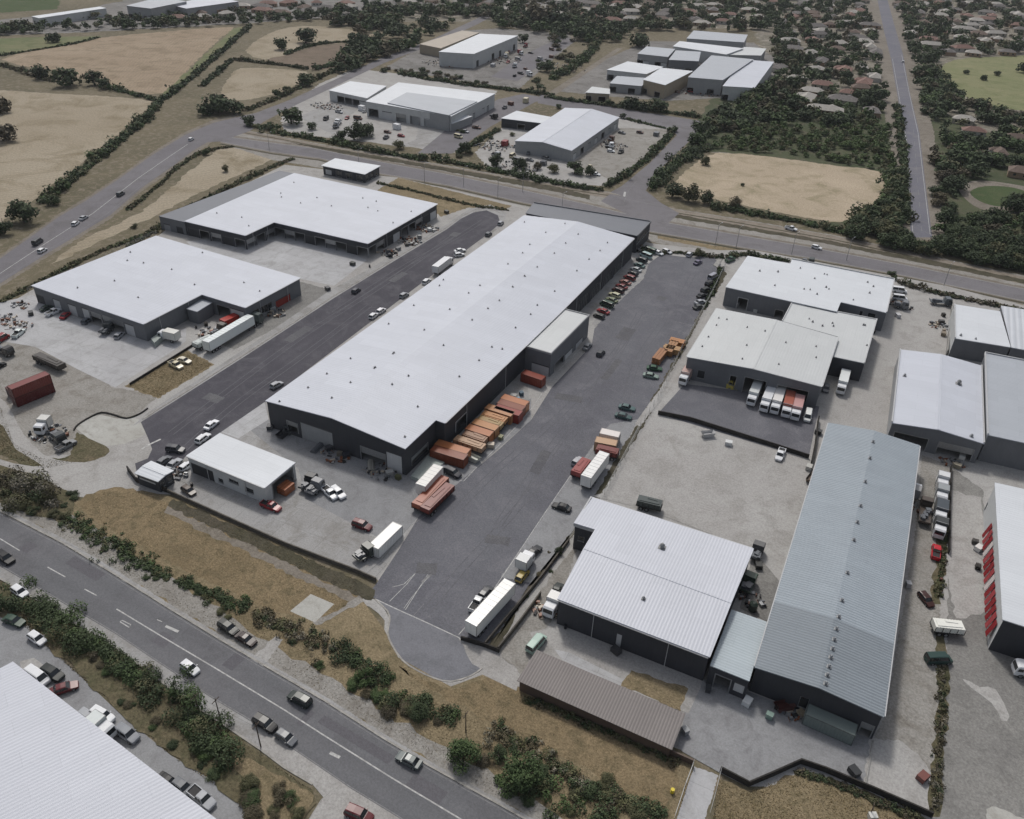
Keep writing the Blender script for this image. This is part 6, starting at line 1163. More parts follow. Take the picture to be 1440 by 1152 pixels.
# (kind, colour, rear px, front px, label, group)
for v in (
 ('hatch', WHITE, (256, 934), (280, 951), 'white hatchback driving alone in the near highway lane'), ('suv', BLACK, (362, 1014), (385, 1028), 'black car on the highway beside the third pole'),
 ('hatch', GREY, (393, 1034), (413, 1047), 'grey hatchback following the black car on the highway'), ('suv', (34, 44, 42), (434, 993), (410, 980), 'dark green car in the far lane of the highway'),
 ('sedan', (88, 96, 96), (587, 1078), (563, 1066), 'dull grey green car low in the far lane of the highway'), ('suv', BLACK, (0, 782), (18, 794), 'black car entering the highway at the west edge'),
 ('hatch', WHITE, (20, 829), (38, 841), 'white car parked on the verge at the west edge'), ('suv', DRED, (494, 1144), (517, 1154), 'dark red car on the slip road at the bottom edge'),
 ('hatch', WHITE, (46, 896), (61, 906), 'white car parked behind the bank hedge'), ('suv', (30, 36, 36), (64, 944), (87, 957), 'black car parked beside the white van at the ribbed roof'), ('van', WHITE, (40, 945), (70, 966), 'white van half hidden by the ribbed roof edge'),
 ('sedan', DRED, (76, 976), (107, 966), 'dark red car parked across from the ribbed roof'), ('suv', WHITE, (133, 1003), (158, 1017), 'white car parked nose out beside the ribbed roof'), ('hatch', SILVER, (118, 1006), (132, 1016), 'silver car tucked against the ribbed roof'),
 ('box_truck', (190, 196, 196), (132, 1024), (160, 1042), 'pale box truck almost hidden behind the ribbed roof'), ('suv', (120, 124, 130), (168, 1027), (193, 1044), 'silver and black car in the lane by the ribbed roof'), ('sedan', BLACK, (228, 1096), (248, 1110), 'black car under the ribbed roof eave'), ('hatch', GREY, (250, 1104), (266, 1116), 'grey car between the black car and the silver pickup'),
 ('pickup', SILVER, (272, 1115), (298, 1136), 'silver pickup truck at the south end of the ribbed roof lane'), ('sedan', GREEN, (10, 872), (32, 880), 'dark green car under the hedge at the west edge'),
 ('suv', (18, 24, 24), (312, 880), (332, 893), 'dark green car parked on the gravel north of the highway'), ('sedan', (34, 16, 18), (336, 896), (357, 908), 'dark maroon car parked behind the green one on the gravel'),
 ('hatch', (76, 66, 60), (258, 688), (274, 698), 'dark brown car parked in front of the small white store'), ('pickup', RED, (371, 711), (392, 719), 'red pickup truck on the forecourt below the small store'), ('suv', DRED, (498, 738), (521, 746), 'dark red car alone on the forecourt line'),
 ('pickup', WHITE, (456, 689), (473, 704), 'white pickup truck in the pair on the grey forecourt'), ('suv', WHITE, (466, 688), (486, 705), 'white car beside the white pickup on the grey forecourt'), ('flatbed', (54, 56, 60), (426, 694), (443, 676), 'dark flatbed truck beside the store'), ('flatbed', (120, 122, 126), (435, 699), (452, 684), 'grey flatbed truck next to the dark one beside the store'),
 ('sedan', SILVER, (238, 661), (253, 649), 'silver car parked behind the kiosk'), ('hatch', GREY, (226, 655), (238, 646), 'grey car at the corner of the kiosk'), ('hatch', WHITE, (258, 662), (267, 655), 'small white car between kiosk and store'), ('suv', (60, 62, 68), (240, 634), (255, 636), 'dark car with pale roof on the street by the kiosk'),
 ('wagon', WHITE, (277, 626), (295, 612), 'white car on the street beside the store roof'), ('sedan', (214, 216, 220), (289, 607), (307, 593), 'long white car further up the street from the store'), ('hatch', SILVER, (382, 548), (397, 540), 'silver car by the front corner of the long warehouse'),
 ('hatch', (60, 62, 70), (497, 414), (505, 408), 'small dark car driving up the western street'), ('hatch', WHITE, (521, 450), (530, 443), 'white car in the pair by the long warehouse wall'), ('hatch', (214, 214, 218), (531, 443), (541, 436), 'second white car in the pair by the long warehouse wall'), ('hatch', SILVER, (563, 421), (574, 414), 'pale silver car by the long warehouse wall'), ('wagon', WHITE, (593, 404), (607, 392), 'white estate car behind the white box truck'),
 ('box_truck', WHITE, (612, 388), (634, 371), 'white box truck parked along the long warehouse'), ('hatch', WHITE, (637, 362), (655, 359), 'white car ahead of the box truck'), ('sedan', (212, 214, 216), (638, 356), (656, 353), 'second white car ahead of the box truck'), ('hatch', GREY, (684, 334), (690, 329), 'grey car near the top of the western street'), ('hatch', SILVER, (702, 318), (706, 314), 'silver car at the very top of the western street'),
 ('pickup', (200, 208, 206), (20, 477), (33, 466), 'white pickup truck alone in the western concrete yard'), ('van', RED, (-6, 484), (12, 474), 'red van cut by the west edge'), ('sedan', (40, 56, 48), (60, 438), (74, 433), 'dark green car by the workshop doors'), ('pickup', WHITE, (68, 445), (84, 438), 'white pickup truck by the workshop doors'), ('sedan', RED, (88, 450), (98, 442), 'red car by the workshop doors'),
 ('hatch', (90, 96, 104), (118, 457), (127, 450), 'grey car nosed up to the workshop doors'), ('flatbed', (70, 74, 76), (146, 472), (156, 464), 'dark flatbed truck under the workshop eave'), ('hatch', SILVER, (164, 478), (173, 470), 'silver car at the last workshop doors'),
 ('box_truck', (196, 196, 190), (252, 482), (226, 476), 'dirty white box truck behind the workshop corner'), ('trailer', (206, 212, 212), (292, 498), (355, 460), 'long white semi trailer beside the dark street'), ('tractor_unit', (70, 78, 78), (352, 462), (367, 452), 'dark tractor unit coupled to the long white trailer'), ('open_trailer', (176, 182, 180), (275, 494), (300, 482), 'low pale trailer next to the long white semi'), ('flatbed', (88, 84, 78), (297, 476), (318, 464), 'rusty flatbed truck behind the workshop'),
 ('pickup', CREAM, (240, 512), (256, 520), 'cream wrecked pickup truck on the grass plot'), ('sedan', (196, 190, 172), (251, 507), (268, 512), 'cream wrecked car beside the cream pickup on the grass plot'),
 ('box_truck', (190, 190, 186), (68, 602), (58, 612), 'old truck with pale box on the rough dirt yard'), ('flatbed', (60, 64, 66), (76, 614), (90, 626), 'dark flatbed truck wreck on the rough dirt yard'), ('pickup', (120, 122, 124), (86, 634), (102, 625), 'grey pickup truck wreck by the grass island'), ('open_trailer', (64, 60, 56), (54, 508), (90, 524), 'long dark flat trailer by the red containers'), ('flatbed', (52, 50, 50), (-4, 494), (18, 502), 'dark truck wreck at the west edge yard'), ('hatch', BLACK, (-8, 520), (6, 514), 'black car cut by the west edge of the rough yard'),
 ('sedan', BLUE, (616, 660), (636, 667), 'dark blue car behind the loading ramp'), ('suv', (34, 36, 46), (628, 664), (645, 672), 'black car beside the dark blue one at the loading ramp'),
 ('hatch', (60, 62, 66), (840, 504), (849, 494), 'small dark car driving through the car park'), ('sedan', (120, 124, 128), (820, 496), (831, 483), 'silver car parked against the office annex'), ('sedan', TEAL, (868, 573), (895, 579), 'dark teal car, upper of the pair in mid car park'), ('sedan', (58, 80, 80), (864, 585), (889, 591), 'dark green car, lower of the pair in mid car park'),
 ('sedan', (36, 72, 50), (908, 519), (932, 522), 'deep green car below the timber stacks'), ('sedan', (120, 136, 128), (904, 529), (926, 533), 'pale green silver car below the timber stacks'),
 ('container', (206, 200, 196), (870, 624), (843, 618), 'white container at the fence bays'), ('container', (170, 140, 112), (866, 636), (836, 630), 'tan container between the white and maroon loads'), ('open_trailer', (104, 48, 44), (866, 646), (840, 640), 'maroon loaded trailer below the tan container'), ('trailer', (216, 216, 214), (822, 690), (848, 655), 'white trailer at the fence in mid car park'), ('hatch', (160, 160, 164), (806, 657), (818, 646), 'silver car beside the white fence trailer'), ('open_trailer', (130, 60, 58), (808, 676), (824, 656), 'faded red low trailer beside the white fence trailer'),
 ('sedan', BLACK, (802, 720), (777, 712), 'black car alone in the fence bays'), ('trailer', (222, 222, 218), (662, 898), (716, 838), 'big white trailer at the south end of the car park'), ('pickup', (196, 198, 200), (666, 859), (677, 843), 'white and black pickup beside the big white trailer'), ('hatch', (60, 62, 66), (678, 842), (688, 830), 'dark car ahead of the pickup by the big white trailer'),
 ('box_truck', (196, 198, 198), (732, 806), (745, 788), 'small white box truck in the trench side bays'), ('sedan', (44, 46, 50), (744, 785), (757, 773), 'dark car in the trench side bays'), ('hatch', YEL, (730, 818), (739, 807), 'yellow green car in the trench side bays'),
 ('box_truck', (212, 212, 210), (780, 853), (771, 868), 'small white truck against the square warehouse'), ('pickup', (40, 46, 44), (777, 845), (787, 826), 'dark pickup truck behind the small white truck'), ('van', (150, 172, 162), (744, 920), (764, 897), 'pale green van in the weeds by the brown shed'),
 ('container', (212, 212, 210), (526, 783), (560, 750), 'white container at the edge of the forecourt'), ('flatbed', (66, 70, 66), (505, 789), (521, 779), 'dark truck chassis behind the white container'),
 ('box_truck', (196, 200, 200), (1064, 549), (1054, 573), 'grey white truck, first of the row under the loading bays'), ('box_truck', WHITE, (1083, 556), (1072, 582), 'white truck, second of the row under the loading bays'), ('box_truck', (210, 208, 206), (1096, 558), (1087, 585), 'white truck with rusty front, third under the loading bays'), ('box_truck', (150, 88, 74), (1109, 564), (1103, 590), 'rust red truck, fourth under the loading bays'), ('box_truck', (178, 140, 138), (1122, 570), (1116, 594), 'pink grey truck, fifth under the loading bays'), ('van', (212, 214, 212), (1137, 579), (1133, 598), 'small white van at the end of the loading bay row'),
 ('box_truck', (204, 208, 208), (1186, 534), (1180, 557), 'white box truck alone behind the loading bay factory'), ('hatch', GREY, (1162, 545), (1160, 553), 'small grey car against the loading bay factory side'), ('box_truck', (176, 150, 142), (967, 530), (958, 544), 'small red and white truck by the loading bay factory'), ('pickup', WHITE, (1100, 634), (1093, 651), 'white pickup truck below the dark yard wall'),
 ('van', WHITE, (1257, 410), (1271, 412), 'white van, upper of three beside the stepped roof factory'), ('van', (200, 202, 206), (1257, 421), (1272, 423), 'white van, middle of three beside the stepped roof factory'), ('flatbed', (110, 112, 116), (1258, 432), (1274, 435), 'grey flatbed, lowest of three beside the stepped roof factory'), ('flatbed', (84, 90, 96), (1306, 427), (1336, 430), 'big dark tank truck at the gravel yard gate'),
 ('box_truck', (196, 198, 200), (1322, 679), (1321, 694), 'white truck at the head of the side lane row'), ('box_truck', (140, 144, 146), (1321, 697), (1320, 713), 'grey truck, second in the side lane row'), ('box_truck', (66, 72, 78), (1320, 718), (1318, 740), 'dark truck, third in the side lane row'), ('box_truck', (60, 62, 62), (1319, 744), (1317, 760), 'black truck, fourth in the side lane row'), ('pickup', (170, 30, 42), (1314, 789), (1316, 770), 'bright red pickup truck in the side lane'),
 ('flatbed', (80, 72, 66), (1298, 742), (1300, 710), 'rusty flatbed truck beside the long grey roof'), ('box_truck', (150, 150, 150), (1281, 704), (1285, 692), 'grey truck under the long grey roof eave'), ('open_trailer', (214, 214, 208), (1310, 888), (1347, 892), 'broad white loaded trailer in the side lane'), ('van', (40, 62, 58), (1299, 931), (1337, 930), 'dark green van crossways in the side lane'), ('box_truck', CREAM, (1455, 952), (1424, 946), 'cream truck at the east edge of the old yard'), ('hatch', (60, 34, 30), (1296, 840), (1306, 852), 'dark burnt car shell in the side lane'),
 ('open_trailer', (60, 68, 68), (896, 712), (928, 720), 'long dark flat trailer on the gravel behind the square warehouse'), ('flatbed', (70, 84, 74), (1044, 838), (1056, 816), 'green grey flatbed beside the square warehouse'), ('flatbed', (96, 96, 96), (1060, 790), (1066, 774), 'grey flatbed at the square warehouse corner'),
 ('container', (150, 40, 30), (314, 462), (334, 453), 'red skip container behind the workshop'), ('timber', (150, 92, 62), (396, 697), (410, 686), 'orange crate stack at the store doorway'),
 ('van', (60, 62, 66), (45, 349), (62, 337), 'dark truck on the north west road'), ('hatch', WHITE, (56, 357), (64, 352), 'white car beside the dark truck on the north west road'), ('hatch', WHITE, (102, 320), (111, 313), 'white car heading up the north west road'), ('sedan', SILVER, (114, 311), (122, 306), 'silver car ahead of the white one on the north west road'), ('suv', (76, 80, 84), (164, 279), (176, 271), 'grey car halfway up the north west road'), ('hatch', WHITE, (265, 200), (273, 195), 'white car at the bend of the north west road'), ('hatch', WHITE, (1270, 92), (1269, 84), 'white car far along the straight road'),
 ('pickup', WHITE, (1106, 322), (1118, 325), 'white pickup truck on the railway verge'), ('flatbed', (60, 66, 64), (1126, 371), (1144, 374), 'dark truck behind the stepped roof factory'), ('hatch', WHITE, (1144, 349), (1152, 351), 'white car on the through road'),
): veh(*v)
# the parked rows of the car park
ROW = [((842, 447), (52, 54, 52), 'hatch', 'dark'), ((848, 440), RED, 'sedan', 'bright red'), ((853, 431), (34, 60, 48), 'van', 'deep green'), ((860, 424), (110, 116, 92), 'sedan', 'olive grey'), ((864, 417), (178, 176, 150), 'wagon', 'pale cream'), ((869, 411), (70, 46, 46), 'suv', 'dark brown'), ((874, 405), (110, 42, 44), 'sedan', 'wine red'), ((879, 399), (146, 104, 96), 'sedan', 'faded pink'), ((885, 393), (112, 46, 48), 'suv', 'maroon'), ((890, 387), (44, 46, 50), 'hatch', 'black'), ((894, 381), (168, 172, 174), 'sedan', 'silver'), ((899, 375), (96, 118, 116), 'sedan', 'teal grey'), ((902, 368), (52, 60, 64), 'suv', 'dark slate'), ((908, 362), (150, 172, 172), 'van', 'pale green'), ((914, 355), (60, 84, 72), 'van', 'mid green')]
for i, ((x, y), c, k, nm) in enumerate(ROW):
    veh(k, c, (x + 9, y + 3.5), (x - 9, y - 3.5), f'{nm} car in the angled row beside the long warehouse, number {i + 1} from the annex'.replace(f', number {i + 1} from the annex', ''), 'cars parked in the angled row')
for (x, y), c, nm in (((926, 358), WHITE, 'white'), ((938, 356), (190, 192, 196), 'pale'), ((896, 353), BLACK, 'black')): veh('hatch', c, (x - 5, y - 2), (x + 5, y + 2), nm + ' car at the head of the car park by the hedge', 'cars at the head of the car park')
for (a, b), c, k, nm in ((((995, 396), (1009, 388)), (140, 142, 152), 'van', 'grey van, uppermost'), (((990, 405), (1006, 397)), BLACK, 'suv', 'black off-roader, second'), (((984, 414), (1001, 407)), (26, 30, 30), 'suv', 'black car, third'), (((978, 421), (996, 415)), (30, 32, 34), 'sedan', 'low black car, fourth'), (((977, 429), (992, 425)), SILVER, 'sedan', 'silver car, fifth'), (((975, 436), (990, 432)), (70, 72, 72), 'sedan', 'dark grey car, lowest')):
    veh(k, c, a, b, nm + ' in the row along the car park fence', 'cars parked along the car park fence')
veh('hatch', (180, 182, 188), (966, 363), (972, 357), 'white car, upper of the pair in the top car park corner'); veh('sedan', (96, 92, 112), (976, 374), (986, 368), 'purple grey car in the top car park corner'); veh('pickup', (52, 84, 64), (1019, 371), (1034, 364), 'green pickup truck under the hedge by the stepped roof factory')
# loads along the east wall of the long warehouse
OR, RU, TA, OL, PK = (158, 100, 64), (118, 64, 44), (164, 116, 74), (146, 120, 78), (150, 104, 86)
for k, c, a, b, lb, z in (
 ('container', OR, (614, 634), (659, 648), 'orange container nearest the step of the long warehouse', 0), ('container', RU, (608, 642), (655, 656), 'rust container beside the orange one at the warehouse step', 0),
 ('open_trailer', (158, 128, 102), (640, 626), (681, 640), 'pale rusty trailer, second along the warehouse wall', 0), ('open_trailer', (140, 108, 86), (652, 619), (684, 630), 'brown trailer, third along the warehouse wall', 0), ('container', OR, (657, 612), (691, 623), 'orange container, fourth along the warehouse wall', 0),
 ('container', TA, (666, 604), (699, 615), 'tan container, fifth along the warehouse wall', 0), ('open_trailer', OL, (672, 598), (706, 609), 'olive loaded trailer, sixth along the warehouse wall', 0), ('open_trailer', TA, (678, 591), (712, 602), 'tan loaded trailer, seventh along the warehouse wall', 0), ('container', (164, 118, 82), (684, 583), (721, 595), 'faded orange container, eighth along the warehouse wall', 0),
 ('container', (124, 44, 34), (697, 583), (732, 594), 'dark rust container, ninth along the warehouse wall', 0), ('container', RU, (701, 576), (736, 587), 'rust container, tenth along the warehouse wall', 0), ('container', OR, (706, 569), (741, 580), 'bright rust container, last of the long wall row', 0), ('container', (118, 52, 38), (735, 534), (764, 544), 'dark rust container in the corner below the annex', 0),
 ('trailer', (204, 202, 198), (592, 702), (617, 674), 'white topped trailer in the cluster at the car park mouth', 0), ('open_trailer', (136, 72, 50), (585, 722), (626, 681), 'red brown loaded trailer in the cluster at the car park mouth', 0), ('open_trailer', (104, 44, 36), (597, 728), (634, 692), 'dark red loaded trailer on the outside of the cluster', 0),
 ('timber', TA, (941, 484), (962, 489), 'pale timber stack, uppermost by the fence', 0), ('timber', (160, 126, 86), (932, 494), (956, 499), 'honey timber stack, second by the fence', 0), ('timber', (148, 108, 70), (938, 502), (948, 487), 'orange timber stack leaning along the fence', 0), ('timber', (142, 98, 64), (921, 513), (933, 498), 'orange brown timber stack, lowest by the fence', 0),
 ('container', (84, 32, 32), (22, 571), (75, 549), 'dark red container at the bottom of the rough yard stack', 0), ('container', (108, 50, 46), (22, 571), (75, 549), 'faded red container on top of the rough yard stack', 2.62), ('container', (78, 28, 30), (14, 560), (68, 541), 'dark red container behind the rough yard stack', 0)):
    veh(k, c, a, b, lb, None, z=z, L=6.06 if lb.find('rough yard') > 0 and False else None)
veh('container', (108, 118, 116), (1139, 1015), (1189, 1037), 'green grey container against the long grey roofed warehouse front', L=7.8)
# ramp by the front corner
def block(name, label, cat, px, h, mat, z0=0.0, group=None):
    m = MB(); p = [tuple(G(x, y, h)) for x, y in px]
    if area(p) < 0: p.reverse()
    m.prism(p, z0, h); return tag(m.obj(name, mat), label, cat, group)
block('loading_ramp', 'pale sheeted loading ramp at the front corner of the long warehouse', 'ramp', [(578, 669), (601, 641), (625, 650), (596, 677)], .9, P('pale_sheet', K(150, 158, 154), .6))
block('leaning_sheet', 'grey sheeted crate against the workshop corner', 'crate', [(212, 476), (232, 462), (234, 468), (217, 482)], 1.6, P('pale_sheet', K(150, 158, 154), .6))
block('concrete_slab', 'pale rectangular slab at the top corner of the car park', 'slab', [(1003, 373), (1011, 362), (1016, 364), (1009, 376)], .25, MT['concrete'])
# --- boundary walls and fences
MT['wallcap'] = plain('rendered_wall', K(96, 92, 86), .9, 0, .25, .2, .7); MT['wall_dk'] = plain('dark_block_wall', K(58, 56, 54), .9, 0, .25, .2, .7)
def bwall(px, h, w_, mat, label, sm=0):
    m = runbox(px, w_, h, None, -.05, sm=sm); o = m.obj('boundary_wall', mat); return tag(o, label, 'wall')
for a in (([(236, 693), (300, 722), (400, 767), (505, 807), (529, 818)], 1.0, .25, MT['wallcap'], 'long low wall between the forecourt and the dry grass'), ([(180, 662), (192, 678), (236, 693)], 1.4, .25, MT['wall_dk'], 'short dark wall around the kiosk corner'),
 ([(731, 969), (800, 1000), (870, 1030), (943, 1062), (974, 1076)], 1.3, .25, MT['w_brown'], 'brown wall running behind the corrugated shed'), ([(1012, 1085), (1052, 1106), (1085, 1092), (1125, 1074), (1160, 1086), (1225, 1113), (1310, 1150)], 1.3, .25, MT['wall_dk'], 'dark zigzag wall at the southern edge of the grey yard'),
 ([(925, 583), (970, 592), (1030, 611), (1088, 629), (1137, 645)], 1.2, .25, MT['wall_dk'], 'dark wall between the dark yard and the gravel yard'), ([(1150, 592), (1146, 625), (1140, 655)], 1.6, .25, MT['wall_dk'], 'short dark wall beside the long grey roof'),
 ([(700, 916), (735, 872), (760, 838)], 1.2, .25, MT['wallcap'], 'low concrete wall of the trench, eastern side'), ([(682, 908), (715, 868), (760, 815), (800, 762)], 1.0, .25, MT['wallcap'], 'low concrete wall of the trench, western side'), ([(648, 900), (682, 910), (702, 918)], 1.0, .25, MT['wall_dk'], 'low dark wall closing the trench end'),
 ([(183, 542), (262, 493), (286, 478), (345, 450)], .7, .2, MT['wall_dk'], 'low dark wall behind the grass plot'), ([(1216, 1108), (1222, 1075), (1228, 1042)], .3, .2, MT['concrete'], 'low kerb wall at the corner of the long grey warehouse'),
 ([(1338, 430), (1334, 465), (1330, 500)], 1.8, .25, MT['concrete'], 'pale wall east of the gravel yard'), ([(1336, 660), (1334, 720), (1333, 780)], 1.4, .2, MT['wall_dk'], 'thin wall between the side lane and the old yard')): bwall(*a)
bwall([(104, 606), (110, 598), (126, 588), (143, 581), (160, 584), (178, 589), (196, 583), (208, 575)], .35, .3, MT['wall_dk'], 'curved dark strip standing in for the ditch shadow around the pale pad', 3)  # low dark strip added where the ditch only lies in shadow
def fence(px, h, label, step=3.0, rail=True):
    pts = [G(*p) for p in px]; c = pts[0]; root = empty('wire_fence', c.x, c.y); tag(root, label, 'fence'); pm = None; n = 0; rl = MB()
    for a, b in zip(pts, pts[1:]):
        L = (b - a).length; k = max(1, int(L / step)); d = (b - a) / L
        for i in range(k):
            q = a + d * (L * i / k) - c
            if n < 90:
                if pm is None: m = MB(); m.tube((0, 0, -.05), (0, 0, h), .05, seg=6); pm = m.mesh('post', MT['concrete'])
                o = link('post', pm, root); o.location = (q.x, q.y, 0); n += 1
        for z in (.3, h * .5, h * .75, h - .06): rl.tube((*(a - c), z), (*(b - c), z), .022, seg=4)
    rl.obj('wire', MT['galv'], root)
fence([(1020, 374), (1003, 410), (984, 446), (955, 500), (925, 562), (900, 602), (872, 655), (850, 696), (820, 738), (800, 762)], 2.0, 'wire fence along the east side of the car park')
fence([(974, 1078), (962, 1110), (948, 1152)], 1.8, 'pale wire fence west of the access path'); fence([(1013, 1086), (1006, 1115), (998, 1145)], 1.8, 'pale wire fence east of the access path')
fence([(40, 412), (100, 386), (160, 358), (222, 330)], 1.8, 'wire fence behind the workshop'); fence([(345, 452), (400, 424), (430, 405)], 1.6, 'wire fence round the small yard by the courtyard')
# --- poles
def pole(px, py, h, label, arm=1.6, name='street_lamp', az=0.0):
    g = G(px, py); root = empty(name, g.x, g.y, 0, az); tag(root, label, 'lamp post' if arm else 'pole', 'poles along the roads')
    m = MB(); m.tube((0, 0, -.1), (0, 0, h), .11, .07, 8); m.obj('pole', MT['galv'] if arm else L_bark, root)
    if arm:
        m = MB(); m.tube((0, 0, h - .08), (arm, 0, h + .25), .045, seg=6); a = m.obj('arm', MT['galv'], root); m = MB(); m.box(arm + .25, 0, h + .2, .7, .24, .12, 0, 0, .03); m.obj('lamp_head', MT['trim'], root)
    else:
        m = MB(); m.box(0, 0, h - .5, .1, 1.5, .1); m.obj('crossarm', L_bark, root)
for a in ((281, 1005, 5, 'bare pole, first of three by the highway hedge', 0), (312, 1019, 6.5, 'tall bare pole, second of three by the highway hedge', 0), (367, 1051, 6, 'bare pole standing beside the black car on the highway', 0)): pole(*a[:4], arm=a[4], name='utility_pole')
for i, (x, y) in enumerate([(379, 212), (505, 236), (597, 257), (652, 262), (700, 279), (735, 270), (790, 300), (1006, 345), (1035, 349), (1113, 358), (1190, 366), (1327, 402)]):
    pole(x, y, 8, ['grey lamp post by the dry triangular field', 'grey lamp post behind the gatehouse', 'grey lamp post beyond the gatehouse lawn', 'grey lamp post on the northern roadside by the lane mouth', 'grey lamp post by the lawn end', 'grey lamp post on the roadside opposite the dark rear block', 'grey lamp post behind the dark rear block', 'grey lamp post at the top of the car park hedge', 'second grey lamp post above the car park hedge', 'grey lamp post near the stepped roof factory truck', 'grey lamp post above the stepped roof factory', 'grey lamp post above the gravel yard gate'][i], az=1.2)
pole(655, 1030, 5, 'thin pole on the verge beside the tall green tree', 0, 'utility_pole'); pole(1222, 1148, 3, 'short pole by the southern grass', 0, 'utility_pole')
# --- small yard things
SM = {}
def small(kind, px, py, label, col=GREY, rz=None, group=None, s=1.0):
    g = G(px, py); key = (kind, col)
    if key not in SM:
        m = MB(); c = paint(col)
        if kind == 'pallet_stack':
            for k in range(7):
                [m.box(0, y, k * .16, 1.2, .1, .09) for y in (-.4, 0, .4)]; [m.box(x, 0, k * .16 + .09, .14, 1.0, .03) for x in (-.5, -.25, 0, .25, .5)]
        elif kind == 'skip_bin':
            o_ = [(-1.7, -.8), (1.7, -.8), (1.7, .8), (-1.7, .8)]; b_ = [(-1.1, -.75), (1.1, -.75), (1.1, .75), (-1.1, .75)]
            for i in range(4): j = (i + 1) % 4; m.face([(*b_[i], .1), (*b_[j], .1), (*o_[j], 1.3), (*o_[i], 1.3)]); m.face([(*o_[i], 1.3), (*o_[j], 1.3), (b_[j][0] * .95, b_[j][1] * .9, .5), (b_[i][0] * .95, b_[i][1] * .9, .5)])
            m.face([(x, y, .1) for x, y in b_][::-1]); m.box(0, 0, .1, 2.0, 1.3, .55)
        elif kind == 'forklift':
            m.box(0, 0, .35, 1.8, 1.1, .7); m.box(-.7, 0, 1.0, .5, 1.0, .35); [m.box(x, y, .9, .07, .07, 1.2) for x in (-.5, .5) for y in (-.45, .45)]; m.box(0, 0, 2.1, 1.2, 1.05, .06); [m.box(1.05, y, .05, .1, .1, 2.4) for y in (-.35, .35)]; [m.box(1.6, y, .08, 1.1, .12, .05) for y in (-.25, .25)]; [m.tube((x, y - .1, .3), (x, y + .1, .3), .3, seg=10) for x in (-.6, .65) for y in (-.55, .55)]
        elif kind == 'drum':
            m.tube((0, 0, 0), (0, 0, .9), .3, seg=12); m.tube((0, 0, .28), (0, 0, .32), .32, seg=12); m.tube((0, 0, .6), (0, 0, .64), .32, seg=12)
        elif kind == 'crate':
            m.box(0, 0, .12, 1.6, 1.2, .95); [m.box(0, y, 0, 1.6, .12, .12) for y in (-.5, 0, .5)]; [m.box(x, y, .12, .08, .06, 1.0) for x in (-.76, 0, .76) for y in (-.62, .62)]; m.box(0, 0, 1.07, 1.66, 1.26, .05)
        elif kind == 'pipe_stack':
            for r_ in range(3):
                for q in range(5 - r_): m.tube((-2, (q - (4 - r_) / 2) * .32, .17 + r_ * .28), (2, (q - (4 - r_) / 2) * .32, .17 + r_ * .28), .155, seg=8)
        elif kind == 'bin':
            m.box(0, 0, .1, .8, 1.0, 1.0, 0, 0, -.06); m.box(-.02, 0, 1.1, .95, 1.15, .1); [m.tube((x, -.3, .1), (x, .3, .1), .1, seg=8) for x in (-.3, .3)]
        elif kind == 'water_tank':
            m.tube((0, 0, 0), (0, 0, 1.6), .8, seg=18); m.tube((0, 0, 1.6), (0, 0, 1.95), .8, .25, 18)
        SM[key] = m.mesh(kind, [c])
    o = link(kind, SM[key]); o.location = (g.x, g.y, .02); o.rotation_euler = (0, 0, rnd.uniform(0, 3.1) if rz is None else rz); o.scale = (s, s, s); return tag(o, label, kind.replace('_', ' '), group)
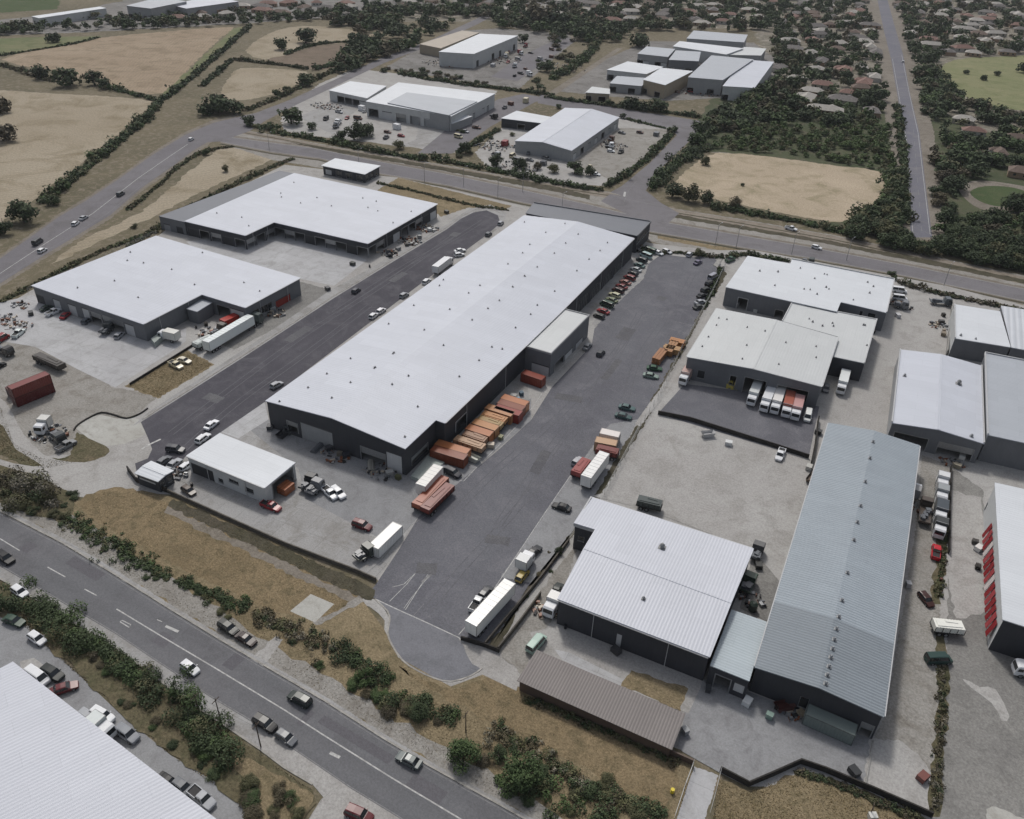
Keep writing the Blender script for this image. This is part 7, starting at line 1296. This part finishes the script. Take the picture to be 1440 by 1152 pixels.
for k, x, y, lb, c in (
 ('forklift', 404, 611, 'dark forklift at the first bay of the long warehouse front', (70, 74, 76)), ('skip_bin', 398, 614, 'dark bin beside the forklift', (50, 52, 56)), ('pipe_stack', 447, 631, 'grey pipe stack below the roller door', GREY), ('crate', 463, 633, 'dark crate by the roller door corner', (60, 62, 66)), ('pallet_stack', 478, 641, 'grey pallet stack in mid wall of the long warehouse', (120, 114, 104)), ('crate', 487, 643, 'dark machine crate in mid wall of the long warehouse', (54, 56, 62)), ('pipe_stack', 522, 657, 'pale pipe stack under the dark bay', (140, 138, 132)), ('crate', 548, 668, 'pale crate at the front corner door', (150, 150, 148)), ('pallet_stack', 560, 674, 'olive pallet stack at the front corner', (96, 96, 70)),
 ('crate', 380, 603, 'small dark crate by the pale pavement', (60, 62, 66)), ('forklift', 1026, 546, 'yellow forklift beside the loading bays', (170, 156, 84)), ('crate', 1035, 430, 'white crate in the factory alley', (196, 198, 200)), ('crate', 1063, 439, 'pale crate further along the factory alley', (170, 172, 170)), ('skip_bin', 995, 614, 'white topped skip by the dark wall', (170, 170, 170)), ('crate', 1024, 626, 'white crate on the gravel by the dark wall', (190, 192, 192)),
 ('crate', 1050, 990, 'white crate in front of the link building', (200, 202, 202)), ('bin', 1081, 1010, 'pale green bin on the grey yard', (120, 140, 132)), ('skip_bin', 1101, 997, 'dark rusty skip by the long grey roof front', (70, 40, 38)), ('crate', 1106, 982, 'white crate behind the rusty skip', (180, 182, 184)), ('pallet_stack', 1126, 1006, 'tan pallet stack beside the green grey container', (140, 130, 112)), ('bin', 995, 972, 'dark bin at the square warehouse corner', (60, 62, 66)), ('bin', 963, 1031, 'small pale bin at the end of the brown shed', (140, 142, 144)), ('drum', 795, 884, 'dark drum at the square warehouse front', (40, 42, 46)), ('crate', 866, 918, 'dark crate by the pale door', (60, 60, 62)),
 ('crate', 1375, 774, 'white crate alone on the old yard', (200, 200, 198)), ('pallet_stack', 1370, 765, 'grey pallet stack beside the red awnings', (80, 78, 76)), ('pallet_stack', 1374, 800, 'dark pallet stack under the red awnings', (60, 58, 56)), ('bin', 1276, 825, 'pale bin against the long grey roof', (160, 162, 164)), ('crate', 1345, 658, 'tan crate at the top of the old yard', (140, 134, 120)), ('crate', 1352, 645, 'white crate below the two tone warehouse', (190, 190, 186)), ('water_tank', 1404, 640, 'pale tank by the tall grey warehouse', (150, 152, 154)),
 ('drum', 520, 376, 'dark drum at the courtyard corner', (50, 52, 56)), ('crate', 496, 373, 'small dark crate in the courtyard', (60, 62, 60)), ('crate', 461, 408, 'dark crate at the courtyard wall end', (60, 62, 66)), ('skip_bin', 548, 360, 'dark skip along the street front', (60, 62, 66)), ('crate', 560, 352, 'grey crate along the street front', (120, 122, 124)), ('pallet_stack', 572, 346, 'grey pallet stack along the street front', (110, 108, 104)), ('skip_bin', 590, 334, 'pale skip along the street front', (150, 152, 152)), ('crate', 604, 325, 'white crate at the warehouse end of the street', (190, 192, 192)), ('crate', 628, 300, 'dark crate on the corner lawn', (70, 66, 60)),
 ('crate', 300, 470, 'rusty crate behind the workshop', (120, 70, 54)), ('drum', 276, 462, 'dark drum by the lean to', (50, 50, 52)), ('pallet_stack', 290, 458, 'dark pallet stack by the lean to', (66, 62, 58)), ('crate', 384, 437, 'pale crate by the small dark yard', (150, 152, 152)), ('crate', 372, 446, 'grey crate by the small dark yard', (110, 112, 112)), ('crate', 44, 443, 'dark crate at the workshop far corner', (60, 60, 60)), ('drum', 270, 684, 'dark drum beside the brown car', (50, 48, 46)), ('crate', 384, 712, 'pale crate frame beside the red pickup', (140, 130, 120)),
 ('crate', 722, 560, 'pale crate in the corner below the annex', (150, 150, 148)), ('pallet_stack', 733, 556, 'blue grey pallet stack below the annex', (90, 110, 124)), ('crate', 728, 566, 'blue crate below the annex', (104, 140, 160)), ('skip_bin', 666, 648, 'white skip at the end of the orange container', (176, 178, 170)), ('pallet_stack', 704, 618, 'pale pallet stack beside the olive trailer', (150, 150, 120)), ('crate', 690, 629, 'white crate beside the brown trailer', (180, 170, 156)),
 ('crate', 1066, 798, 'dark crate on the rough yard', (60, 60, 58)), ('water_tank', 1058, 858, 'dark tank beside the link building', (44, 54, 48)), ('crate', 1137, 660, 'pale crate beside the long grey roof top', (170, 170, 166)), ('skip_bin', 1140, 676, 'brown skip beside the long grey roof', (110, 96, 84)), ('crate', 1150, 610, 'dark crate behind the long grey roof', (60, 60, 60)), ('crate', 1323, 455, 'dark crate against the pale wall', (60, 58, 56)), ('pallet_stack', 1326, 445, 'dark pallet stack against the pale wall', (70, 66, 62)), ('crate', 1326, 472, 'tan crate against the pale wall', (120, 110, 96)),
 ('crate', 1226, 468, 'dark crate at the middle factory corner', (60, 60, 62)), ('crate', 1262, 446, 'pale crate beside the three white vans', (180, 180, 182)), ('drum', 1322, 818, 'rusty drum in the weeds', (90, 60, 50)), ('crate', 1296, 1096, 'rust frame crate in the side lane', (110, 70, 64)), ('bin', 1225, 1152, 'white bin at the southern grass edge', (190, 190, 186)), ('crate', 1200, 1088, 'dark crate against the zigzag wall', (50, 52, 54)), ('drum', 945, 1115, 'bright yellow marker drum in the grass', (200, 180, 60))):
    small(k, x, y, lb, c)
# far yards: trucks, crates and heaps in the northern blocks
rr = random.Random(5); fz = [('yard of the distribution shed', [(450, 160), (510, 150), (590, 172), (600, 180), (560, 200), (470, 184)], 14), ('corner warehouse yard', [(880, 176), (940, 184), (900, 226), (856, 254), (820, 240)], 9), ('yard beside the corner warehouse', [(675, 205), (720, 200), (735, 214), (780, 222), (760, 235), (690, 222)], 9), ('far north warehouse yard', [(680, 100), (730, 60), (800, 56), (780, 84), (735, 115)], 16), ('cluster yard', [(930, 125), (1010, 118), (1060, 127), (1040, 136), (940, 138)], 10), ('asphalt lane north of the through road', [(630, 205), (700, 165), (745, 142), (700, 150), (640, 190)], 7)]
cn = {WHITE: 'white', SILVER: 'silver', GREY: 'grey', BLACK: 'black', RED: 'red', CREAM: 'cream', (90, 60, 50): 'rusty'}
for zn, poly, n in fz:
    k = 0; used = []
    while k < n:
        x, y = rr.uniform(min(p[0] for p in poly), max(p[0] for p in poly)), rr.uniform(min(p[1] for p in poly), max(p[1] for p in poly))
        if not inside((x, y), poly) or any(abs(x - a) < 9 and abs(y - b) < 4 for a, b in used): continue
        used.append((x, y)); kd = rr.choice(['hatch', 'box_truck', 'flatbed', 'container', 'van', 'pickup', 'sedan', 'timber']); c = rr.choice(list(cn)); an = rr.choice([(6, -4), (8, 2), (-6, 4), (7, 1)])
        kdn = {'hatch': 'car', 'sedan': 'car', 'box_truck': 'box truck', 'flatbed': 'flatbed truck', 'container': 'container', 'van': 'van', 'pickup': 'pickup truck', 'timber': 'crate stack'}[kd]
        veh(kd, c, (x, y), (x + an[0] * .5, y + an[1] * .5), f'{cn[c]} {kdn} in the {zn}', 'vehicles in the ' + zn); k += 1
# scrap heaps: jumbled small bits nobody would count
def scrap(px, py, R_, n, label, cols=(0, 1, 2)):
    g = G(px, py); m = MB(); r_ = random.Random(int(px * 7 + py)); mats = [MT['galv'], paint(GREY), paint((110, 70, 50)), paint((160, 150, 136)), CHAS]
    for _ in range(n):
        a, d = r_.uniform(0, 6.28), R_ * math.sqrt(r_.random()); x, y = g.x + math.cos(a) * d, g.y + math.sin(a) * d * .7; q = r_.randrange(5)
        if r_.random() < .3: m.tube((x, y, r_.uniform(.05, .3)), (x + r_.uniform(-1.5, 1.5), y + r_.uniform(-1.5, 1.5), r_.uniform(.05, .7)), .05, seg=5, m=q)
        else: m.box(x, y, r_.uniform(-.05, .2), r_.uniform(.2, 1.2), r_.uniform(.15, .8), r_.uniform(.1, .7), r_.uniform(0, 3), q)
    o = m.obj('scrap_litter', mats); tag(o, label, 'scrap', None, 'stuff')
for a in ((470, 640, 4, 60, 'scrap litter along the long warehouse front wall'), (535, 664, 4, 50, 'scrap litter near the front corner of the long warehouse'), (600, 322, 5, 80, 'scrap litter along the courtyard warehouse street front'), (575, 340, 5, 80, 'scrap litter beside the dark skip on the street front'), (545, 357, 4, 50, 'scrap litter at the courtyard warehouse corner'), (300, 470, 5, 60, 'scrap litter behind the workshop'), (70, 610, 5, 80, 'scrap litter around the truck wrecks'), (8, 450, 5, 60, 'scrap litter at the west edge yard'), (30, 460, 4, 40, 'scrap litter near the red van'), (385, 440, 4, 50, 'scrap litter in the small dark yard'), (1265, 430, 4, 40, 'scrap litter beside the three vans'), (1325, 460, 4, 50, 'scrap litter against the pale wall'), (770, 860, 3, 40, 'scrap litter beside the small white truck'), (1055, 845, 3, 40, 'scrap litter beside the link building'), (1115, 1000, 3, 40, 'scrap litter beside the rusty skip'), (1300, 715, 4, 40, 'scrap litter beside the long grey roof'), (735, 235, 10, 90, 'scrap litter in front of the corner warehouse'), (690, 205, 12, 120, 'scrap litter in the corner yard'), (860, 205, 8, 70, 'scrap litter beside the corner warehouse'), (620, 90, 14, 140, 'scrap litter before the far north warehouse'), (700, 85, 16, 160, 'scrap litter in the far north yard'), (460, 150, 10, 90, 'scrap litter in the shed yard'), (980, 130, 14, 120, 'scrap litter in the cluster yard'), (790, 95, 18, 140, 'scrap litter by the gravel road'), (30, 430, 3, 30, 'scrap litter by the workshop fence'), (250, 668, 2.5, 30, 'scrap litter beside the kiosk'), (1340, 652, 3, 30, 'scrap litter below the two tone warehouse')): scrap(*a)

# ================================================================ HAZE
hz = MB(); hz.box(0, 6500, -1, 18400, 19400, CAM_H + 6); ho = hz.obj('haze', None); ho.data.materials.clear()
hm = bpy.data.materials.new('haze_air'); hm.use_nodes = True; ht = hm.node_tree; ht.nodes.clear(); oo = ht.nodes.new('ShaderNodeOutputMaterial'); pv = ht.nodes.new('ShaderNodeVolumePrincipled')
pv.inputs['Density'].default_value = 0.00007; pv.inputs['Color'].default_value = (.82, .86, .92, 1); pv.inputs['Anisotropy'].default_value = 0.2; ht.links.new(pv.outputs[0], oo.inputs['Volume'])
ho.data.materials.append(hm); ho['kind'] = 'stuff'; ho['label'] = 'thin pale haze in the air over the whole estate'
